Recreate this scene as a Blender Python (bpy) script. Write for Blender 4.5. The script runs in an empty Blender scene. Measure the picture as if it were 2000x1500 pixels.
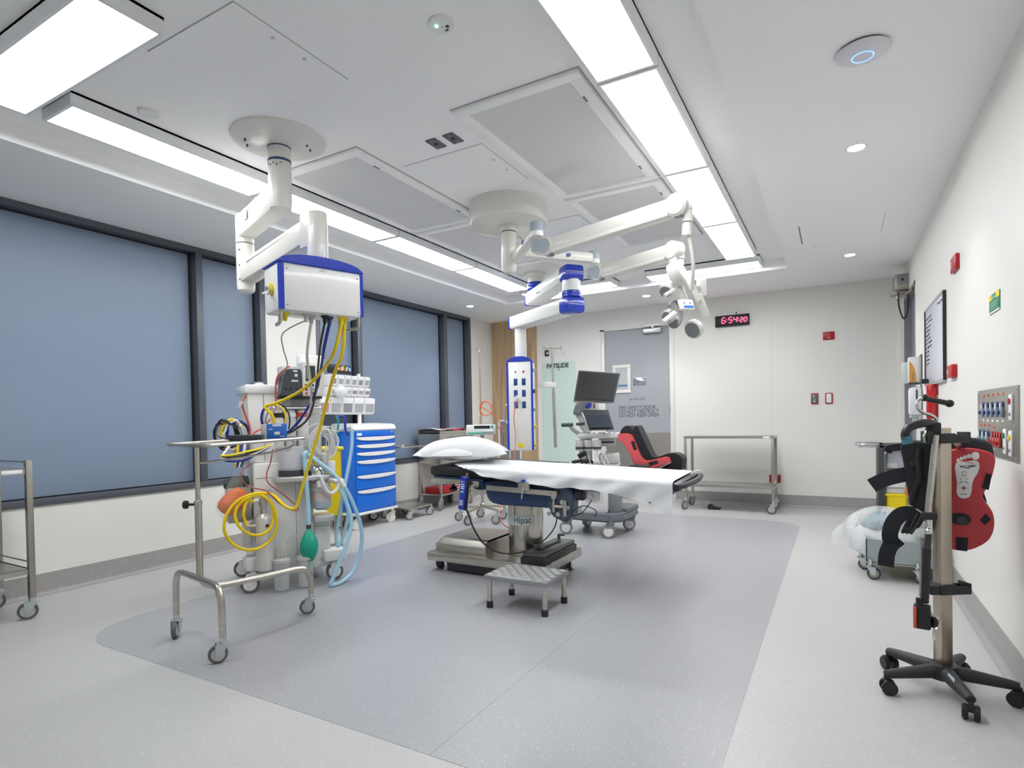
import bpy, bmesh, math, random
from mathutils import Vector, Matrix, Euler
random.seed(7)
PI = math.pi
S = bpy.context.scene
COL = S.collection
V = Vector

# ---------------------------------------------------------------- materials
MATS = {}
def mat(name, col, rough=0.5, metal=0.0, spec=0.5, coat=0.0, emit=None, estr=0.0, trans=0.0, alpha=1.0, sheen=0.0, ior=1.45):
    if name in MATS: return MATS[name]
    m = bpy.data.materials.new(name); m.use_nodes = True
    b = m.node_tree.nodes['Principled BSDF']
    b.inputs['Base Color'].default_value = (*col, 1)
    b.inputs['Roughness'].default_value = rough
    b.inputs['Metallic'].default_value = metal
    b.inputs['Specular IOR Level'].default_value = spec
    b.inputs['Coat Weight'].default_value = coat
    b.inputs['Transmission Weight'].default_value = trans
    b.inputs['IOR'].default_value = ior
    b.inputs['Alpha'].default_value = alpha
    b.inputs['Sheen Weight'].default_value = sheen
    if emit:
        b.inputs['Emission Color'].default_value = (*emit, 1)
        b.inputs['Emission Strength'].default_value = estr
    MATS[name] = m
    return m

def nodes_of(m):
    return m.node_tree.nodes, m.node_tree.links, m.node_tree.nodes['Principled BSDF']

def speckle(name, base, dark, light, scale, rough):
    """terrazzo-like vinyl: fine dark and light flecks on a base colour"""
    m = mat(name, base, rough); n, l, b = nodes_of(m)
    tc = n.new('ShaderNodeTexCoord')
    def fleck(sc, lo, hi):
        v = n.new('ShaderNodeTexVoronoi'); v.inputs['Scale'].default_value = sc
        l.new(tc.outputs['Object'], v.inputs['Vector'])
        w = n.new('ShaderNodeTexWhiteNoise'); l.new(v.outputs['Position'], w.inputs['Vector'])
        r1 = n.new('ShaderNodeMapRange'); r1.inputs[1].default_value = lo; r1.inputs[2].default_value = hi
        l.new(w.outputs['Value'], r1.inputs[0])
        r2 = n.new('ShaderNodeMapRange'); r2.inputs[1].default_value = 0.42; r2.inputs[2].default_value = 0.3
        l.new(v.outputs['Distance'], r2.inputs[0])
        mu = n.new('ShaderNodeMath'); mu.operation = 'MULTIPLY'
        l.new(r1.outputs[0], mu.inputs[0]); l.new(r2.outputs[0], mu.inputs[1])
        return mu
    f1 = fleck(scale, 0.62, 0.72); f2 = fleck(scale * 0.8, 0.9, 0.93); f3 = fleck(scale * 1.7, 0.55, 0.75)
    no = n.new('ShaderNodeTexNoise'); no.inputs['Scale'].default_value = 1.3; no.inputs['Detail'].default_value = 4
    l.new(tc.outputs['Object'], no.inputs['Vector'])
    mr = n.new('ShaderNodeMapRange'); mr.inputs[3].default_value = 0.93; mr.inputs[4].default_value = 1.05
    l.new(no.outputs['Fac'], mr.inputs[0])
    def mix(a, c, f, k):
        x = n.new('ShaderNodeMix'); x.data_type = 'RGBA'
        s = n.new('ShaderNodeMath'); s.operation = 'MULTIPLY'; s.inputs[1].default_value = k
        l.new(f.outputs[0], s.inputs[0]); l.new(s.outputs[0], x.inputs[0])
        if isinstance(a, tuple): x.inputs[6].default_value = (*a, 1)
        else: l.new(a.outputs[2], x.inputs[6])
        x.inputs[7].default_value = (*c, 1); return x
    x = mix(base, dark, f1, 0.55); x = mix(x, light, f3, 0.5); x = mix(x, (0.9, 0.9, 0.9), f2, 0.55)
    y = n.new('ShaderNodeMix'); y.data_type = 'RGBA'; y.blend_type = 'MULTIPLY'; y.inputs[0].default_value = 1
    l.new(x.outputs[2], y.inputs[6]); l.new(mr.outputs[0], y.inputs[7])
    l.new(y.outputs[2], b.inputs['Base Color'])
    return m

def brushed(name, col, rough=0.3, stretch=(1, 1, 60), amt=0.12):
    m = mat(name, col, rough, 1.0); n, l, b = nodes_of(m)
    tc = n.new('ShaderNodeTexCoord'); mp = n.new('ShaderNodeMapping'); mp.inputs['Scale'].default_value = stretch
    no = n.new('ShaderNodeTexNoise'); no.inputs['Scale'].default_value = 8; no.inputs['Detail'].default_value = 5
    mr = n.new('ShaderNodeMapRange'); mr.inputs[3].default_value = rough - amt; mr.inputs[4].default_value = rough + amt
    l.new(tc.outputs['Object'], mp.inputs[0]); l.new(mp.outputs[0], no.inputs['Vector'])
    l.new(no.outputs['Fac'], mr.inputs[0]); l.new(mr.outputs[0], b.inputs['Roughness'])
    return m

def bumpy(m, scale, dist, strength=0.5, detail=4):
    n, l, b = nodes_of(m)
    tc = n.new('ShaderNodeTexCoord'); no = n.new('ShaderNodeTexNoise'); no.inputs['Scale'].default_value = scale; no.inputs['Detail'].default_value = detail
    bp = n.new('ShaderNodeBump'); bp.inputs['Distance'].default_value = dist; bp.inputs['Strength'].default_value = strength
    l.new(tc.outputs['Object'], no.inputs['Vector']); l.new(no.outputs['Fac'], bp.inputs['Height']); l.new(bp.outputs[0], b.inputs['Normal'])
    return m

def wood(name):
    m = mat(name, (0.5, 0.33, 0.19), 0.45); n, l, b = nodes_of(m)
    tc = n.new('ShaderNodeTexCoord'); mp = n.new('ShaderNodeMapping'); mp.inputs['Scale'].default_value = (14, 14, 0.6)
    no = n.new('ShaderNodeTexNoise'); no.inputs['Scale'].default_value = 2.2; no.inputs['Detail'].default_value = 8; no.inputs['Distortion'].default_value = 0.6
    cr = n.new('ShaderNodeValToRGB'); cr.color_ramp.elements[0].color = (0.36, 0.24, 0.135, 1); cr.color_ramp.elements[1].color = (0.6, 0.44, 0.27, 1)
    cr.color_ramp.elements[0].position = 0.3; cr.color_ramp.elements[1].position = 0.68
    l.new(tc.outputs['Object'], mp.inputs[0]); l.new(mp.outputs[0], no.inputs['Vector']); l.new(no.outputs['Fac'], cr.inputs[0]); l.new(cr.outputs[0], b.inputs['Base Color'])
    return m

def plastic_bag(name, col, alpha, bump=True):
    m = mat(name, col, 0.12, alpha=alpha, spec=0.8)
    if bump: bumpy(m, 22, 0.02, 0.8)
    return m

M_WALL = mat('wall_vinyl_offwhite', (0.785, 0.775, 0.735), 0.45, spec=0.35)
M_CEIL = mat('ceiling_paint', (0.93, 0.93, 0.93), 0.8, spec=0.2)
M_SOFF = M_CEIL
M_FLOOR = speckle('floor_vinyl_light', (0.495, 0.495, 0.485), (0.38, 0.38, 0.37), (0.60, 0.60, 0.59), 240, 0.38)
M_INLAY = speckle('floor_vinyl_grey', (0.365, 0.37, 0.39), (0.27, 0.275, 0.29), (0.40, 0.41, 0.425), 240, 0.32)
M_SKIRT = speckle('skirting_vinyl', (0.36, 0.345, 0.335), (0.25, 0.24, 0.24), (0.47, 0.45, 0.44), 170, 0.45)
M_WOOD = wood('oak_laminate')
M_ALU_DK = mat('anodised_grey_frame', (0.105, 0.115, 0.135), 0.4, 0.3)
M_GASKET = mat('black_gasket', (0.012, 0.013, 0.015), 0.6)
M_GLASS_B = mat('frosted_blue_glass', (0.225, 0.285, 0.385), 0.33, spec=0.45)
M_WHITE = mat('white_enamel', (0.78, 0.78, 0.76), 0.3, coat=0.2)
M_CREAM = mat('cream_enamel', (0.74, 0.73, 0.68), 0.3, coat=0.2)
M_PLASW = mat('white_plastic', (0.8, 0.8, 0.8), 0.35)
M_PLASG = mat('light_grey_plastic', (0.55, 0.55, 0.54), 0.4)
M_GREY = mat('mid_grey_plastic', (0.25, 0.26, 0.28), 0.45)
M_GREYBL = mat('blue_grey_plastic', (0.36, 0.41, 0.47), 0.4)
M_DKGREY = mat('dark_grey_plastic', (0.05, 0.053, 0.06), 0.45)
M_BLACK = mat('black_plastic', (0.018, 0.018, 0.02), 0.4)
M_RUBBER = mat('black_rubber', (0.025, 0.025, 0.025), 0.7)
M_TYRE = mat('grey_rubber_tyre', (0.13, 0.13, 0.135), 0.6)
M_BLUE = mat('royal_blue_plastic', (0.012, 0.045, 0.47), 0.25, coat=0.3)
M_CARTBL = mat('cart_blue_enamel', (0.004, 0.145, 0.66), 0.3, coat=0.2)
M_NAVY = mat('navy_enamel', (0.03, 0.062, 0.16), 0.35, coat=0.15)
M_SS = brushed('stainless_steel', (0.56, 0.53, 0.475), 0.3)
M_SSD = brushed('stainless_dark', (0.42, 0.395, 0.35), 0.32)
M_SSH = brushed('stainless_sheet', (0.52, 0.50, 0.46), 0.34, (60, 60, 1))
M_CHROME = mat('chrome', (0.72, 0.72, 0.72), 0.12, 1.0)
M_ZINC = mat('zinc_plated', (0.6, 0.64, 0.66), 0.3, 0.85)
M_ALU = mat('cast_aluminium', (0.62, 0.62, 0.63), 0.35, 0.9)
M_YEL = mat('yellow_hose', (0.90, 0.65, 0.006), 0.35)
M_YELT = mat('yellow_plastic', (0.85, 0.66, 0.01), 0.4)
M_RED = mat('red_plastic', (0.42, 0.012, 0.02), 0.35)
M_REDB = mat('red_boot_shell', (0.52, 0.05, 0.06), 0.42)
M_REDC = mat('red_cable', (0.6, 0.07, 0.03), 0.45)
M_ORANGE = mat('orange_cable', (0.75, 0.17, 0.06), 0.45)
M_BLUEH = mat('dark_blue_hose', (0.012, 0.03, 0.30), 0.35)
M_SKYT = mat('light_blue_tube', (0.46, 0.74, 0.90), 0.25, spec=0.6, alpha=.8)
M_TEAL = mat('green_rubber_bag', (0.012, 0.36, 0.24), 0.35)
M_TEALT = mat('teal_tube', (0.02, 0.40, 0.42), 0.3)
M_SHEET = bumpy(mat('white_cotton', (0.69, 0.70, 0.72), 0.9, sheen=0.2, spec=0.1), 220, 0.0015, 0.25)
M_PAD = mat('black_mattress_vinyl', (0.02, 0.021, 0.026), 0.42)
M_FABB = bumpy(mat('black_padded_fabric', (0.012, 0.012, 0.014), 0.75, sheen=0.05), 300, 0.001, 0.4)
M_STRAP = bumpy(mat('black_velcro_strap', (0.02, 0.022, 0.028), 0.9), 500, 0.001, 0.5)
M_SCREEN = mat('dark_screen', (0.02, 0.021, 0.023), 0.25)
M_SCREEN2 = mat('dark_touchscreen', (0.035, 0.045, 0.06), 0.2)
M_DOOR = mat('door_grey_laminate', (0.36, 0.37, 0.395), 0.45)
M_CLEAR = mat('clear_acrylic', (0.85, 0.87, 0.88), 0.08, alpha=0.16, spec=0.7)
M_JAR = mat('jar_clear', (0.80, 0.81, 0.83), 0.08, alpha=0.34, spec=0.8)
M_CLEAR2 = mat('clear_bin', (0.8, 0.82, 0.84), 0.12, alpha=0.5, spec=0.7)
M_SMOKE = mat('smoky_acrylic', (0.66, 0.64, 0.70), 0.12, alpha=0.5, spec=0.7)
M_ORGB = mat('orange_contents', (0.80, 0.17, 0.01), 0.5)
M_LETTER = mat('black_lettering', (0.03, 0.03, 0.035), 0.6)
M_PAPER = mat('paper_white', (0.82, 0.82, 0.82), 0.7)
M_HEPA = bumpy(mat('grey_filter_face', (0.70, 0.70, 0.705), 0.7), 900, 0.001, 0.3)
M_LAMP = mat('lamp_diffuser', (0.9, 0.9, 0.9), 0.5, emit=(0.97, 0.985, 1.0), estr=9.0)
M_DLAMP = mat('downlight_diffuser', (0.9, 0.9, 0.9), 0.5, emit=(1.0, 0.98, 0.94), estr=12.0)
M_GREYBOX = mat('grey_green_enamel', (0.30, 0.345, 0.36), 0.45)
M_PATS = mat('pale_green_board', (0.60, 0.73, 0.67), 0.3)
M_GREEN = mat('sign_green', (0.02, 0.22, 0.10), 0.5)
M_TEALB = mat('teal_wrap', (0.14, 0.26, 0.30), 0.5)
M_CLOCK = mat('clock_black', (0.012, 0.008, 0.010), 0.3)
M_LED = mat('red_led', (0.9, 0.05, 0.12), 0.5, emit=(1.0, 0.05, 0.14), estr=3.0)

# ---------------------------------------------------------------- mesh builder
class G:
    """collects shapes in a bmesh; build() links them as ONE mesh object"""
    def __init__(s): s.bm = bmesh.new(); s.M = Matrix()
    def at(s, loc=(0, 0, 0), rot=(0, 0, 0)):
        s.M = Matrix.Translation(loc) @ Euler(rot).to_matrix().to_4x4(); return s
    def _merge(s, b, M=None):
        b.transform(s.M @ M if M is not None else s.M)
        me = bpy.data.meshes.new('tmp'); b.to_mesh(me); b.free(); s.bm.from_mesh(me); bpy.data.meshes.remove(me)
    def box(s, c, d, bev=0.0, rot=(0, 0, 0), seg=2):
        b = bmesh.new(); bmesh.ops.create_cube(b, size=1.0)
        bmesh.ops.scale(b, vec=d, verts=b.verts)
        if bev > 0:
            bmesh.ops.bevel(b, geom=list(b.edges), offset=min(bev, min(d) * 0.49), segments=seg, affect='EDGES', profile=0.5)
        s._merge(b, Matrix.Translation(c) @ Euler(rot).to_matrix().to_4x4()); return s
    def bb(s, x0, x1, y0, y1, z0, z1, bev=0.0):
        return s.box(((x0 + x1) / 2, (y0 + y1) / 2, (z0 + z1) / 2), (abs(x1 - x0), abs(y1 - y0), abs(z1 - z0)), bev)
    def cyl(s, p, q, r, r2=None, n=20, bev=0.0):
        p, q = V(p), V(q); d = q - p; L = d.length
        b = bmesh.new(); bmesh.ops.create_cone(b, cap_ends=True, segments=n, radius1=r, radius2=r if r2 is None else r2, depth=L)
        if bev > 0:
            ed = [e for e in b.edges if abs(e.verts[0].co.z - e.verts[1].co.z) < 1e-6]
            bmesh.ops.bevel(b, geom=ed, offset=bev, segments=2, affect='EDGES')
        s._merge(b, Matrix.Translation((p + q) / 2) @ V((0, 0, 1)).rotation_difference(d).to_matrix().to_4x4()); return s
    def lathe(s, prof, p=(0, 0, 0), axis=(0, 0, 1), n=28):
        """prof: (radius, height) pairs along axis from p"""
        b = bmesh.new(); rings = []
        for r, h in prof:
            if r < 1e-5: rings.append([b.verts.new((0, 0, h))])
            else: rings.append([b.verts.new((r * math.cos(2 * PI * k / n), r * math.sin(2 * PI * k / n), h)) for k in range(n)])
        for A, B in zip(rings, rings[1:]):
            for k in range(n):
                k2 = (k + 1) % n
                if len(A) == 1 and len(B) == 1: continue
                if len(A) == 1: b.faces.new((A[0], B[k2], B[k]))
                elif len(B) == 1: b.faces.new((A[k], A[k2], B[0]))
                else: b.faces.new((A[k], A[k2], B[k2], B[k]))
        if len(rings[0]) > 1: b.faces.new(rings[0][::-1])
        if len(rings[-1]) > 1: b.faces.new(rings[-1])
        bmesh.ops.recalc_face_normals(b, faces=b.faces)
        s._merge(b, Matrix.Translation(p) @ V((0, 0, 1)).rotation_difference(V(axis)).to_matrix().to_4x4()); return s
    def tube(s, pts, r, n=10, smooth=6, closed=False, flat=None, taper=None):
        """round (or flat = (width, thickness)) section swept along a smoothed path"""
        P = [V(p) for p in pts]
        if smooth > 1 and len(P) > 2:
            Q = []; m = len(P)
            for i in range(m if closed else m - 1):
                if closed: a, b_, c, d = P[i - 1], P[i], P[(i + 1) % m], P[(i + 2) % m]
                else: a, b_, c, d = P[max(i - 1, 0)], P[i], P[i + 1], P[min(i + 2, m - 1)]
                for k in range(smooth):
                    t = k / smooth
                    Q.append(0.5 * ((2 * b_) + (-a + c) * t + (2 * a - 5 * b_ + 4 * c - d) * t * t + (-a + 3 * b_ - 3 * c + d) * t ** 3))
            if not closed: Q.append(P[-1])
            P = Q
        b = bmesh.new(); rings = []; m = len(P)
        t0 = (P[1] - P[0]).normalized(); up = V((0, 0, 1)) if abs(t0.z) < 0.9 else V((0, 1, 0))
        nx = t0.cross(up).normalized()
        for i in range(m):
            if closed: t = (P[(i + 1) % m] - P[i - 1]).normalized()
            else: t = (P[min(i + 1, m - 1)] - P[max(i - 1, 0)]).normalized()
            nx = (nx - t * nx.dot(t))
            nx = nx.normalized() if nx.length > 1e-6 else t.orthogonal().normalized()
            ny = t.cross(nx)
            rr = r if taper is None else r * (1 + (taper - 1) * i / (m - 1))
            if flat:
                w, h = flat[0] / 2, flat[1] / 2
                rings.append([b.verts.new(P[i] + nx * sx * w + ny * sy * h) for sx, sy in ((-1, -1), (1, -1), (1, 1), (-1, 1))])
            else:
                rings.append([b.verts.new(P[i] + (nx * math.cos(2 * PI * k / n) + ny * math.sin(2 * PI * k / n)) * rr) for k in range(n)])
        q = len(rings[0])
        for i in range(m if closed else m - 1):
            A, B = rings[i], rings[(i + 1) % m]
            for k in range(q): b.faces.new((A[k], A[(k + 1) % q], B[(k + 1) % q], B[k]))
        if not closed: b.faces.new(rings[0][::-1]); b.faces.new(rings[-1])
        bmesh.ops.recalc_face_normals(b, faces=b.faces)
        s._merge(b); return s
    def prism(s, poly, h, M=None, bev=0.0, rim=0.0):
        """poly in local XY extruded along local +Z by h, placed by matrix M"""
        b = bmesh.new(); vs = [b.verts.new((x, y, 0)) for x, y in poly]; f = b.faces.new(vs)
        r = bmesh.ops.extrude_face_region(b, geom=[f])
        bmesh.ops.translate(b, vec=(0, 0, h), verts=[g for g in r['geom'] if isinstance(g, bmesh.types.BMVert)])
        bmesh.ops.recalc_face_normals(b, faces=b.faces)
        if bev > 0: bmesh.ops.bevel(b, geom=[e for e in b.edges], offset=bev, segments=2, affect='EDGES')
        if rim > 0: bmesh.ops.bevel(b, geom=[e for e in b.edges if abs(e.verts[0].co.z - e.verts[1].co.z) < 1e-7], offset=rim, segments=4, affect='EDGES', profile=0.5, clamp_overlap=True)
        s._merge(b, M if M is not None else Matrix()); return s
    def ball(s, c, r, sc=(1, 1, 1), n=18):
        b = bmesh.new(); bmesh.ops.create_uvsphere(b, u_segments=n, v_segments=max(6, n // 2), radius=r)
        s._merge(b, Matrix.Translation(c) @ Matrix.Diagonal((*sc, 1))); return s
    def grid(s, f, nu, nv, thick=0.0, closed_u=False):
        """surface f(u, v) -> point, u, v in 0..1; thick > 0 gives it a back"""
        b = bmesh.new(); R = []
        cu = nu if closed_u else nu + 1
        for i in range(cu):
            R.append([b.verts.new(f(i / nu, j / nv)) for j in range(nv + 1)])
        for i in range(nu):
            A, B = R[i], R[(i + 1) % cu]
            for j in range(nv): b.faces.new((A[j], B[j], B[j + 1], A[j + 1]))
        if thick:
            bmesh.ops.recalc_face_normals(b, faces=b.faces)
            bmesh.ops.solidify(b, geom=list(b.faces), thickness=thick)
        s._merge(b); return s
    def build(s, name, m, parent=None, flat=False, angle=35, sub=0):
        me = bpy.data.meshes.new(name)
        bmesh.ops.remove_doubles(s.bm, verts=s.bm.verts, dist=1e-6)
        s.bm.to_mesh(me); s.bm.free()
        for mm in (m if isinstance(m, (list, tuple)) else [m]): me.materials.append(mm)
        if not flat:
            me.polygons.foreach_set('use_smooth', [True] * len(me.polygons))
            me.set_sharp_from_angle(angle=math.radians(angle))
        o = bpy.data.objects.new(name, me); COL.objects.link(o)
        if parent is not None: o.parent = parent
        if sub:
            md = o.modifiers.new('smooth', 'SUBSURF'); md.levels = sub; md.render_levels = sub
        return o

def soft(poly, k=5):
    """closed outline rounded through its points"""
    P = [V((p[0], p[1], 0)) for p in poly]; n = len(P); out = []
    for i in range(n):
        a, b, c, d = P[i - 1], P[i], P[(i + 1) % n], P[(i + 2) % n]
        for j in range(k):
            t = j / k; q = .5 * ((2 * b) + (-a + c) * t + (2 * a - 5 * b + 4 * c - d) * t * t + (-a + 3 * b - 3 * c + d) * t ** 3); out.append((q.x, q.y))
    return out
def frame(o, u, w=None):
    """matrix whose local X = u, Y = world up (or w), Z = u x up, origin o"""
    x = V(u).normalized(); y = V(w or (0, 0, 1)); y = (y - x * y.dot(x)).normalized(); z = x.cross(y)
    m = Matrix((x, y, z)).transposed().to_4x4(); m.translation = V(o); return m

def tag(o, label, cat, group=None, kind=None):
    o['label'] = label; o['category'] = cat
    if group: o['group'] = group
    if kind: o['kind'] = kind
    return o
def thing(name, label, cat, loc=(0, 0, 0), rz=0.0, group=None):
    o = bpy.data.objects.new(name, None); COL.objects.link(o)
    o.location = loc; o.rotation_euler = (0, 0, rz); o.empty_display_size = 0.05
    return tag(o, label, cat, group)
def struct(o):
    o['kind'] = 'structure'; return o
def plab(o, label):
    o['label'] = label; return o
def dup(root, loc, rz=None, label=None):
    """copy of a thing with copies of its parts and their sub-parts"""
    def cp(o, par):
        c = o.copy(); COL.objects.link(c)
        if par is not None: c.parent = par
        for ch in list(o.children): cp(ch, c)
        return c
    r = cp(root, None); r.location = loc
    if rz is not None: r.rotation_euler = (0, 0, rz)
    if label: r['label'] = label
    return r
def text(name, body, size, m, M, parent=None, ext=0.0008, align='LEFT', sx=1.0, bold=0.0):
    """raised lettering as a mesh; M places it (local X along the line, Y up, Z out)"""
    c = bpy.data.curves.new(name, 'FONT'); c.body = body; c.size = size; c.extrude = ext; c.align_x = align; c.offset = bold
    o = bpy.data.objects.new(name, c); COL.objects.link(o)
    dg = bpy.context.evaluated_depsgraph_get()
    me = bpy.data.meshes.new_from_object(o.evaluated_get(dg))
    bpy.data.objects.remove(o); bpy.data.curves.remove(c)
    me.transform(M @ Matrix.Diagonal((sx, 1, 1, 1))); me.materials.clear(); me.materials.append(m)
    t = bpy.data.objects.new(name, me); COL.objects.link(t)
    if parent is not None: t.parent = parent
    return t
def BACK(x, y, z): return frame((x, y, z), (1, 0, 0))          # wall facing the camera
def RIGHT(x, y, z): return frame((x, y, z), (0, -1, 0))        # wall on the right, facing -X

# castor: wheel + fork, wheel axis along local X turned by 'a'; returns nothing, adds children to parent
def castor(parent, x, y, R=0.05, w=0.028, a=0.0, top=None, fork=M_ZINC, tyre=M_TYRE, hub=M_PLASG, off=0.022, name='castor', plates=(-1, 1)):
    ca, sa = math.cos(a), math.sin(a)
    def P(u, v, z): return (x + u * ca - v * sa, y + u * sa + v * ca, z)
    top = top or R * 2 + 0.03
    g = G()
    if not plates: g.box(P(0, -off * .4, R * 1.75), (w + .012, R * 1.3, R * .55), .008, (0, 0, a))
    for k in plates:
        u = k * (w / 2 + 0.009)
        pts = [(-R * 0.28, R * 0.75), (R * 0.28, R * 0.75), (R * 0.5, R * 2.05), (-R * 0.75, R * 2.05)]
        M = frame(P(u - 0.0015, 0, 0), (-sa, ca, 0))
        g.prism([(p[0] - (off if p[1] < R * 1.5 else 0), p[1]) for p in pts], 0.003, M)
    g.box(P(0, 0, R * 2.08), (w + 0.022, R * 1.25, 0.006), 0.001, (0, 0, a))
    g.cyl(P(0, 0, R * 2.08), P(0, 0, top), R * 0.34, n=14)
    c = g.build(name, fork, parent)
    c1 = P(-w / 2, -off, R); c2 = P(w / 2, -off, R)
    g = G(); g.lathe([(R * 0.66, 0), (R * 0.95, 0.001), (R, w * 0.25), (R, w * 0.75), (R * 0.95, w - 0.001), (R * 0.66, w)], c1, V(c2) - V(c1), 26)
    g.build('tyre', tyre, c)
    g = G(); g.lathe([(0, -0.005), (R * 0.2, -0.005), (R * 0.24, -0.0025), (R * 0.70, -0.0015), (R * 0.70, w + 0.0015), (R * 0.24, w + 0.0025), (R * 0.2, w + 0.005), (0, w + 0.005)], c1, V(c2) - V(c1), 22)
    g.build('hub', hub, c)
    return c
def GW(root):
    """builder that takes room coordinates and stores them relative to the thing's base"""
    g = G(); g.M = (Matrix.Translation(root.location) @ root.rotation_euler.to_matrix().to_4x4()).inverted(); return g
def beam(g, p, q, w, h, bev=.02):
    """box beam from p to q, w wide, h high"""
    p, q = V(p), V(q); d = q - p
    x = d.normalized(); y = V((0, 0, 1)).cross(x).normalized(); z = x.cross(y)
    M = Matrix((x, y, z)).transposed().to_4x4(); M.translation = (p + q) / 2
    o = g.M; g.M = o @ M; g.box((0, 0, 0), (d.length, w, h), bev); g.M = o
    return g
def hose(name, pts, r, m, label, cat, group=None, n=10, **k):
    g = G(); g.tube([(p[0], p[1], max(p[2], r + .002)) for p in pts], r, n, **k); o = g.build(name, m, None, angle=80); return tag(o, label, cat, group)
def coil(c, ax1, ax2, r, turns, jit=.006, n=16, drift=(0, 0, 0), seed=1, phase=0.0):
    """points of a loose coil of cable around c"""
    rn = random.Random(seed); c, a, b, dr = V(c), V(ax1), V(ax2), V(drift); P = []
    for k in range(int(turns * n) + 1):
        t = 2 * PI * k / n + phase; rr = r * (1 + rn.uniform(-1, 1) * jit / r)
        P.append(c + (a * math.cos(t) + b * math.sin(t)) * rr + dr * (k / (turns * n) - .5))
    return P
def quad_slab(g, ul, ur, lr, ll, th, bev=.003, back=None):
    """slab whose front face has the four corners; th goes away along the face's back"""
    ul, ur, lr, ll = map(V, (ul, ur, lr, ll))
    n = (ur - ul).cross(ll - ul).normalized()
    b = bmesh.new(); f = [b.verts.new(p) for p in (ul, ur, lr, ll)]; k = [b.verts.new(p + n * th) for p in (ul, ur, lr, ll)]
    b.faces.new(f); b.faces.new(k[::-1])
    for i in range(4): b.faces.new((f[i], k[i], k[(i + 1) % 4], f[(i + 1) % 4]))
    bmesh.ops.recalc_face_normals(b, faces=b.faces)
    if bev: bmesh.ops.bevel(b, geom=list(b.edges), offset=bev, segments=2, affect='EDGES')
    g._merge(b); return n
# ---------------------------------------------------------------- camera and light
cd = bpy.data.cameras.new('camera'); cam = bpy.data.objects.new('camera', cd); COL.objects.link(cam)
cd.sensor_fit = 'HORIZONTAL'; cd.sensor_width = 36.0; cd.lens = 1128.557 * 36 / 2000
cd.shift_y = (836.528 - 750) / 2000; cd.clip_start = 0.02
RX, RD, RF = V((0.8712764, 0.4904223, -0.0190654)), V((-0.0087142, -0.0233819, -0.9996886)), V((-0.4907154, 0.8711712, -0.0160985))
mw = Matrix((RX, -RD, -RF)).transposed().to_4x4(); mw.translation = V((0, 0, 1.16)); cam.matrix_world = mw
S.camera = cam
S.view_settings.view_transform = 'Standard'; S.view_settings.look = 'None'; S.view_settings.gamma = 1.0
S.view_settings.use_curve_mapping = False; S.view_settings.exposure = 1.08
S.cycles.use_denoising = True
S.cycles.max_bounces = 10; S.cycles.diffuse_bounces = 6; S.cycles.glossy_bounces = 5; S.cycles.transparent_max_bounces = 16
S.cycles.sample_clamp_indirect = 6.0; S.cycles.caustics_reflective = False; S.cycles.caustics_refractive = False
w = bpy.data.worlds.new('dawn_sky'); S.world = w; w.use_nodes = True
w.node_tree.nodes['Background'].inputs[0].default_value = (0.10, 0.16, 0.26, 1); w.node_tree.nodes['Background'].inputs[1].default_value = 0.3

# ---------------------------------------------------------------- room shell
XL, XR, YB, YF, ZC, ZR = -4.82, 0.652, 7.95, -1.3, 2.70, 2.81
RX0, RX1, RY0, RY1 = -3.855, -0.447, 0.90, 6.78
g = G(); g.bb(XL - .3, XR + .3, YF - .2, YB + .2, -0.12, 0.0); struct(g.build('floor', M_FLOOR))
# darker vinyl inlay with rounded corners
def rrect(x0, x1, y0, y1, r, n=10):
    P = []
    for cx, cy, a in ((x1 - r, y1 - r, 0), (x0 + r, y1 - r, 90), (x0 + r, y0 + r, 180), (x1 - r, y0 + r, 270)):
        for k in range(n + 1):
            t = math.radians(a + 90 * k / n); P.append((cx + r * math.cos(t), cy + r * math.sin(t)))
    return P
g = G(); g.prism(rrect(-3.745, -0.343, 1.578, 6.835, 0.34), 0.0012, Matrix.Translation((0, 0, 0.0)))
struct(g.build('floor_inlay', M_INLAY, flat=True))
g = G(); g.bb(-1.2435, -1.2405, 1.58, 6.83, 0.001, 0.0016); struct(g.build('floor_seam', mat('seam_weld', (0.30, 0.305, 0.32), 0.4)))
# ceiling: lower ring and raised middle
g = G()
g.bb(XL - .3, RX0, YF, YB + .2, ZC, ZC + .4); g.bb(RX1, XR + .3, YF, YB + .2, ZC, ZC + .4)
g.bb(RX0, RX1, YF, RY0, ZC, ZC + .4); g.bb(RX0, RX1, RY1, YB + .2, ZC, ZC + .4)
g.bb(RX0, RX1, RY0, RY1, ZR, ZR + .29)
struct(g.build('ceiling', M_CEIL))
# walls
g = G()
g.bb(XL - .2, XL, YF, YB, 0, 0.62); g.bb(XL - .2, XL, 3.73, 4.35, 0.62, ZC); g.bb(XL - .2, XL, 7.336, YB, 0.62, ZC); g.bb(XL - .2, XL, YF, -0.6, 0.62, ZC)
struct(g.build('wall_left', M_WALL))
g = G()
g.bb(XL - .2, -2.985, YB, YB + .12, 0, ZC); g.bb(-1.925, XR, YB, YB + .12, 0, ZC); g.bb(-2.985, -1.925, YB, YB + .12, 2.42, ZC)
struct(g.build('wall_back', M_WALL))
g = G()
g.bb(XR, XR + .2, YF, 6.66, 0, ZC); g.bb(XR, XR + .2, 7.70, YB, 0, ZC); g.bb(XR, XR + .2, 6.66, 7.70, 2.40, ZC)
struct(g.build('wall_right', M_WALL))
g = G(); g.bb(XL - .2, XR + .2, YF - .12, YF, 0, ZC); struct(g.build('wall_front', M_WALL))
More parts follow.
